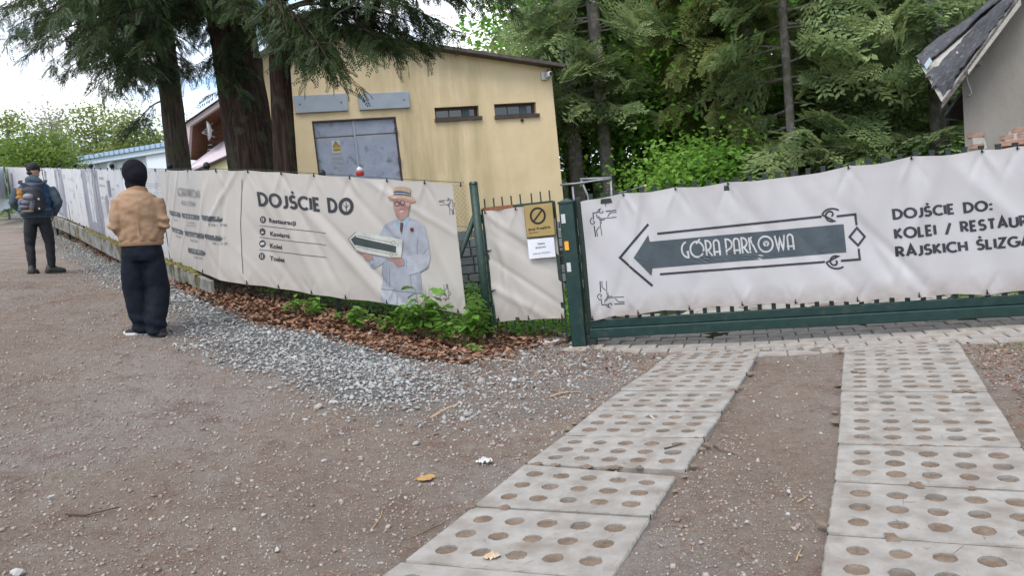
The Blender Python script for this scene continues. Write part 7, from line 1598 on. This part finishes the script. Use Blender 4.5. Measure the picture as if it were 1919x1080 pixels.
up, so_ = MB(), MB(); shoe(up, so_, (ft2[-1][0]-.005, ft2[-1][1]-.02, .003), 1.35, .29, .105, .10); o = up.build('shoe', pmat('black_canvas', (.010, .010, .012), (.018, .018, .02), 40, .8), r2_, True, local=True); o2 = so_.build('sole', pmat('white_rubber', (.62, .60, .57), (.5, .48, .45), 10, .6), None); o2.parent = o
up, so_ = MB(), MB(); shoe(up, so_, (ft2[1][0], ft2[1][1], .003), .95, .29, .105, .10); o = up.build('shoe', bpy.data.materials['black_canvas'], r2_, True, local=True); o2 = so_.build('sole', pmat('dark_sole', (.03, .03, .03), rough=.7), None); o2.parent = o
m = MB()
for k in range(4): q = np.array(rz((0, .02+.022*k, .098-.010*k), 1.35))+np.array([ft2[-1][0], ft2[-1][1]-.02, 0]); m.box(q, (.045, .006, .006), rz((1, 0, 0), 1.35), rz((0, 1, 0), 1.35))
q = np.array(rz((0, .175, .030), 1.35))+np.array([ft2[-1][0], ft2[-1][1]-.02, 0]); ball(m, q, (.050, .035, .030), 12); m.build('toe_cap_and_laces', bpy.data.materials['white_rubber'], r2_, True, local=True)['kind'] = 'stuff'

r2_.rotation_euler = (0, R(3.2), 0)
# ---------------- man with backpack
fq = on_ground(80, 513); r1_ = thing('person', 'man in blue vest and black cap with backpack walking up the far left path', 'person', fq, 0)
H1 = 1.80; Y1 = -.10
vest = pmat('navy_quilted_vest', (.008, .035, .08), (.014, .05, .11), 8, .5, .4, 60, spec=.4); sleeve = pmat('slate_blue_hoodie', (.040, .062, .080), (.06, .088, .11), 20, .9, .4, 120); dark = pmat('black_trousers', (.008, .009, .012), (.016, .017, .02), 10, .8, .3, 60)
T1 = lambda p: rz(p, Y1); X1 = T1((1, 0, 0))
ft1 = {-1: (-.135, .0, 0), 1: (.135, .02, 0)}; e1 = {-1: T1((-.305, -.02, 1.15)), 1: T1((.325, -.04, 1.14))}; h1 = {-1: T1((-.20, .13, 1.0)), 1: T1((.215, .12, .96))}
basebody(H1, r1_, ft1, h1, e1, -.75, (.01, .02), Y1)
m = MB(); etube(m, [((0, 0, .93), .215, .155, X1), ((0, 0, .99), .255, .185, X1), ((0, -.01, 1.15), .262, .185, X1), ((0, -.01, 1.30), .262, .175, X1), ((0, -.01, 1.40), .235, .15, X1), ((0, 0, 1.46), .15, .11, X1), ((0, 0, 1.49), .09, .08, X1)], 28)
def fold_v(c): return .007*math.sin(c[2]*62)+.006*mnoise.noise(Vector(c)*8)
grow(m, 'vest', vest, r1_, .012, 3, fold_v)
m = MB()
for s_ in (-1, 1):
    sh = np.array(T1((s_*.225, -.01, 1.375))); el = np.array(e1[s_]); hd = np.array(h1[s_]); etube(m, [(sh, .080, .082), (sh*.5+el*.5, .080, .080), (el, .072, .074), (el*.5+hd*.5, .064, .064), (hd, .045, .045)], 16)
grow(m, 'sleeves', sleeve, r1_, .011, 3, lambda c: .008*mnoise.noise(Vector(c)*9)+.005*math.sin(c[2]*60)*math.exp(-((c[2]-1.12)/.08)**2))['kind'] = 'stuff'
m = MB(); etube(m, [((0, 0, .90), .205, .148, X1), ((0, 0, .925), .208, .15, X1), ((0, 0, .95), .205, .148, X1)], 28); grow(m, 'hoodie_hem', sleeve, r1_, .011, 2)
m = MB(); etube(m, [((0, -.035, 1.42), .135, .085, X1), ((0, -.045, 1.475), .130, .085, X1), ((0, -.03, 1.53), .105, .085, X1), ((0, -.01, 1.56), .08, .075, X1)], 22); grow(m, 'hoodie_hood', sleeve, r1_, .011, 3, lambda c: .008*math.sin(c[2]*55+c[0]*10))
m = MB(); etube(m, [((0, 0, .95), .18, .13, X1), ((0, 0, .86), .188, .138, X1), ((0, 0, .80), .175, .13, X1)], 24)
for s_ in (-1, 1):
    f = np.array(ft1[s_]); etube(m, [((s_*.092, 0, .86), .098, .118), ((s_*.115, 0, .68), .094, .105), ((s_*.14, .015, .48), .074, .080), ((f[0], f[1]-.01, .30), .066, .070), ((f[0], f[1], .12), .056, .062), ((f[0], f[1], .09), .056, .062)], 18)
grow(m, 'trousers', dark, r1_, .011, 3, lambda c: .003*math.sin(c[2]*45+c[0]*22)*max(0, 1-abs(c[2]-.45)/.4)+.005*mnoise.noise(Vector(c)*10))
bootm = pmat('dark_boot_leather', (.03, .03, .03), (.05, .048, .045), 20, .6)
for s_ in (-1, 1):
    up, so_ = MB(), MB(); shoe(up, so_, ft1[s_], -.15 if s_ < 0 else -1.15, .29, .11, .135); o = up.build('boot', bootm, r1_, True, local=True); o2 = so_.build('sole', black, None); o2.parent = o
m = MB(); cy = -.75; cz = lambda p: tuple(np.array(rz(p, cy))+np.array([.01, .02, 0])); ball(m, cz((0, -.005, 1.715)), (.092, .105, .085), 18); etube(m, [(cz((0, -.005, 1.66)), .090, .104, rz((1, 0, 0), cy)), (cz((0, -.005, 1.715)), .092, .105, rz((1, 0, 0), cy))], 20)
c_ = grow(m, 'cap', pmat('black_cap', (.010, .011, .013), (.018, .018, .02), 30, .8), r1_, .009, 2)
m = MB(); V = []
for i in range(9): a = math.pi*i/8; V.append(cz((.085*math.cos(a), .085+.075*math.sin(a), 1.668+.012*math.sin(a))))
V2 = [(v[0], v[1], v[2]+.008) for v in V]; m.add(V+V2, [tuple(range(9))[::-1], tuple(range(9, 18))]+[(i, (i+1) % 9, (i+1) % 9+9, i+9) for i in range(9)]); o = m.build('brim', bpy.data.materials['black_cap'], None); o.parent = c_
m = MB(); 
m = MB(); ball(m, cz((0, -.045, 1.625)), (.070, .05, .045), 12); m.build('hair', pmat('dark_hair', (.02, .014, .01), rough=.8), r1_, True, local=True)
# backpack, hanging from his shoulders
bpk = thing('backpack', 'black backpack with stuffed mesh pouch and orange gloves, worn by the man in blue', 'backpack', fq, 0)
pk_ = pmat('black_nylon', (.012, .013, .020), (.022, .022, .03), 30, .6, .3, 80); mesh_ = pmat('grey_mesh_pouch', (.075, .075, .09), (.13, .13, .15), 60, .6, .4, 120)
r1_.rotation_euler = (0, R(3.0), .42); bpk.rotation_euler = (0, R(3.0), .42)
bxo, byo = -.015, -.225
m = MB(); etube(m, [((bxo, byo, .98), .15, .075, X1), ((bxo, byo-.01, 1.02), .175, .10, X1), ((bxo, byo-.01, 1.20), .17, .105, X1), ((bxo, byo, 1.33), .15, .09, X1), ((bxo, byo+.02, 1.38), .09, .05, X1)], 24); grow(m, 'pack_body', pk_, bpk, .011, 4)
m = MB(); ball(m, (bxo-.06, byo-.10, 1.12), (.12, .055, .13), 18); ball(m, (bxo-.10, byo-.09, 1.03), (.08, .05, .06), 14); grow(m, 'mesh_pouch', mesh_, bpk, .011, 3, lambda c: .008*mnoise.noise(Vector(c)*14))
lump = [pmat('grey_bundle', (.11, .11, .135), (.16, .16, .18), 20, .7), pmat('lilac_bundle', (.19, .18, .225), (.25, .24, .28), 20, .6), pmat('tan_bundle', (.16, .12, .07), (.2, .15, .1), 20, .7)]
for c, r_, k in (((-.03, -.17, 1.22), (.075, .045, .05), 1), ((-.07, -.175, 1.13), (.065, .04, .04), 0), ((-.10, -.17, 1.06), (.075, .035, .03), 0), ((-.05, -.165, .99), (.085, .03, .025), 2), ((-.12, -.16, 1.15), (.05, .035, .05), 0), ((.0, -.16, 1.08), (.04, .03, .09), 0)):
    m = MB(); ball(m, (c[0]+bxo, c[1]+byo+.015, c[2]), r_, 14); m.build('stowed_bundle', lump[k], bpk, True, local=True)
m = MB(); gl_ = pmat('orange_glove_leather', (.34, .14, .015), (.42, .20, .03), 20, .7); ball(m, (bxo-.14, byo-.12, 1.28), (.045, .03, .055), 12); ball(m, (bxo-.15, byo-.125, 1.21), (.055, .03, .030), 12)
for k in range(4): etube(m, [((bxo-.165+.018*k, byo-.13, 1.30), .011, .011), ((bxo-.18+.024*k, byo-.135, 1.345+.006*(k % 2)), .009, .009)], 8)
grow(m, 'gloves', gl_, bpk, .008, 2)
for (a, b) in (((-.17, -.155, 1.44), (.02, -.24, 1.30)), ((.17, -.155, 1.44), (-.08, -.24, 1.30))):
    m = MB(); a, b = np.array(a), np.array(b); mid = (a+b)/2+np.array([0, -.02, .03]); front = a+np.array([0, .10, .06]); etube(m, [(front, .03, .008), (a+[0, 0, .02], .032, .008), (mid, .032, .009), (b, .030, .008)], 10); m.build('strap', pmat('dark_strap', (.012, .012, .022), (.02, .018, .03), 40, .8), bpk, True, local=True)
m = MB(); etube(m, [((-.20, -.13, .985), .02, .01, (0, 0, 1)), ((bxo, byo-.06, 1.0), .022, .01, (0, 0, 1)), ((.21, -.13, 1.03), .02, .01, (0, 0, 1))], 8); m.build('hip_belt', mesh_, bpk, True, local=True)
for c in ((.09, -.345, 1.18), (.085, -.34, 1.03)): m = MB(); ball(m, (c[0], c[1], c[2]), (.014, .008, .018), 8); m.build('buckle', whitest, bpk, local=True)
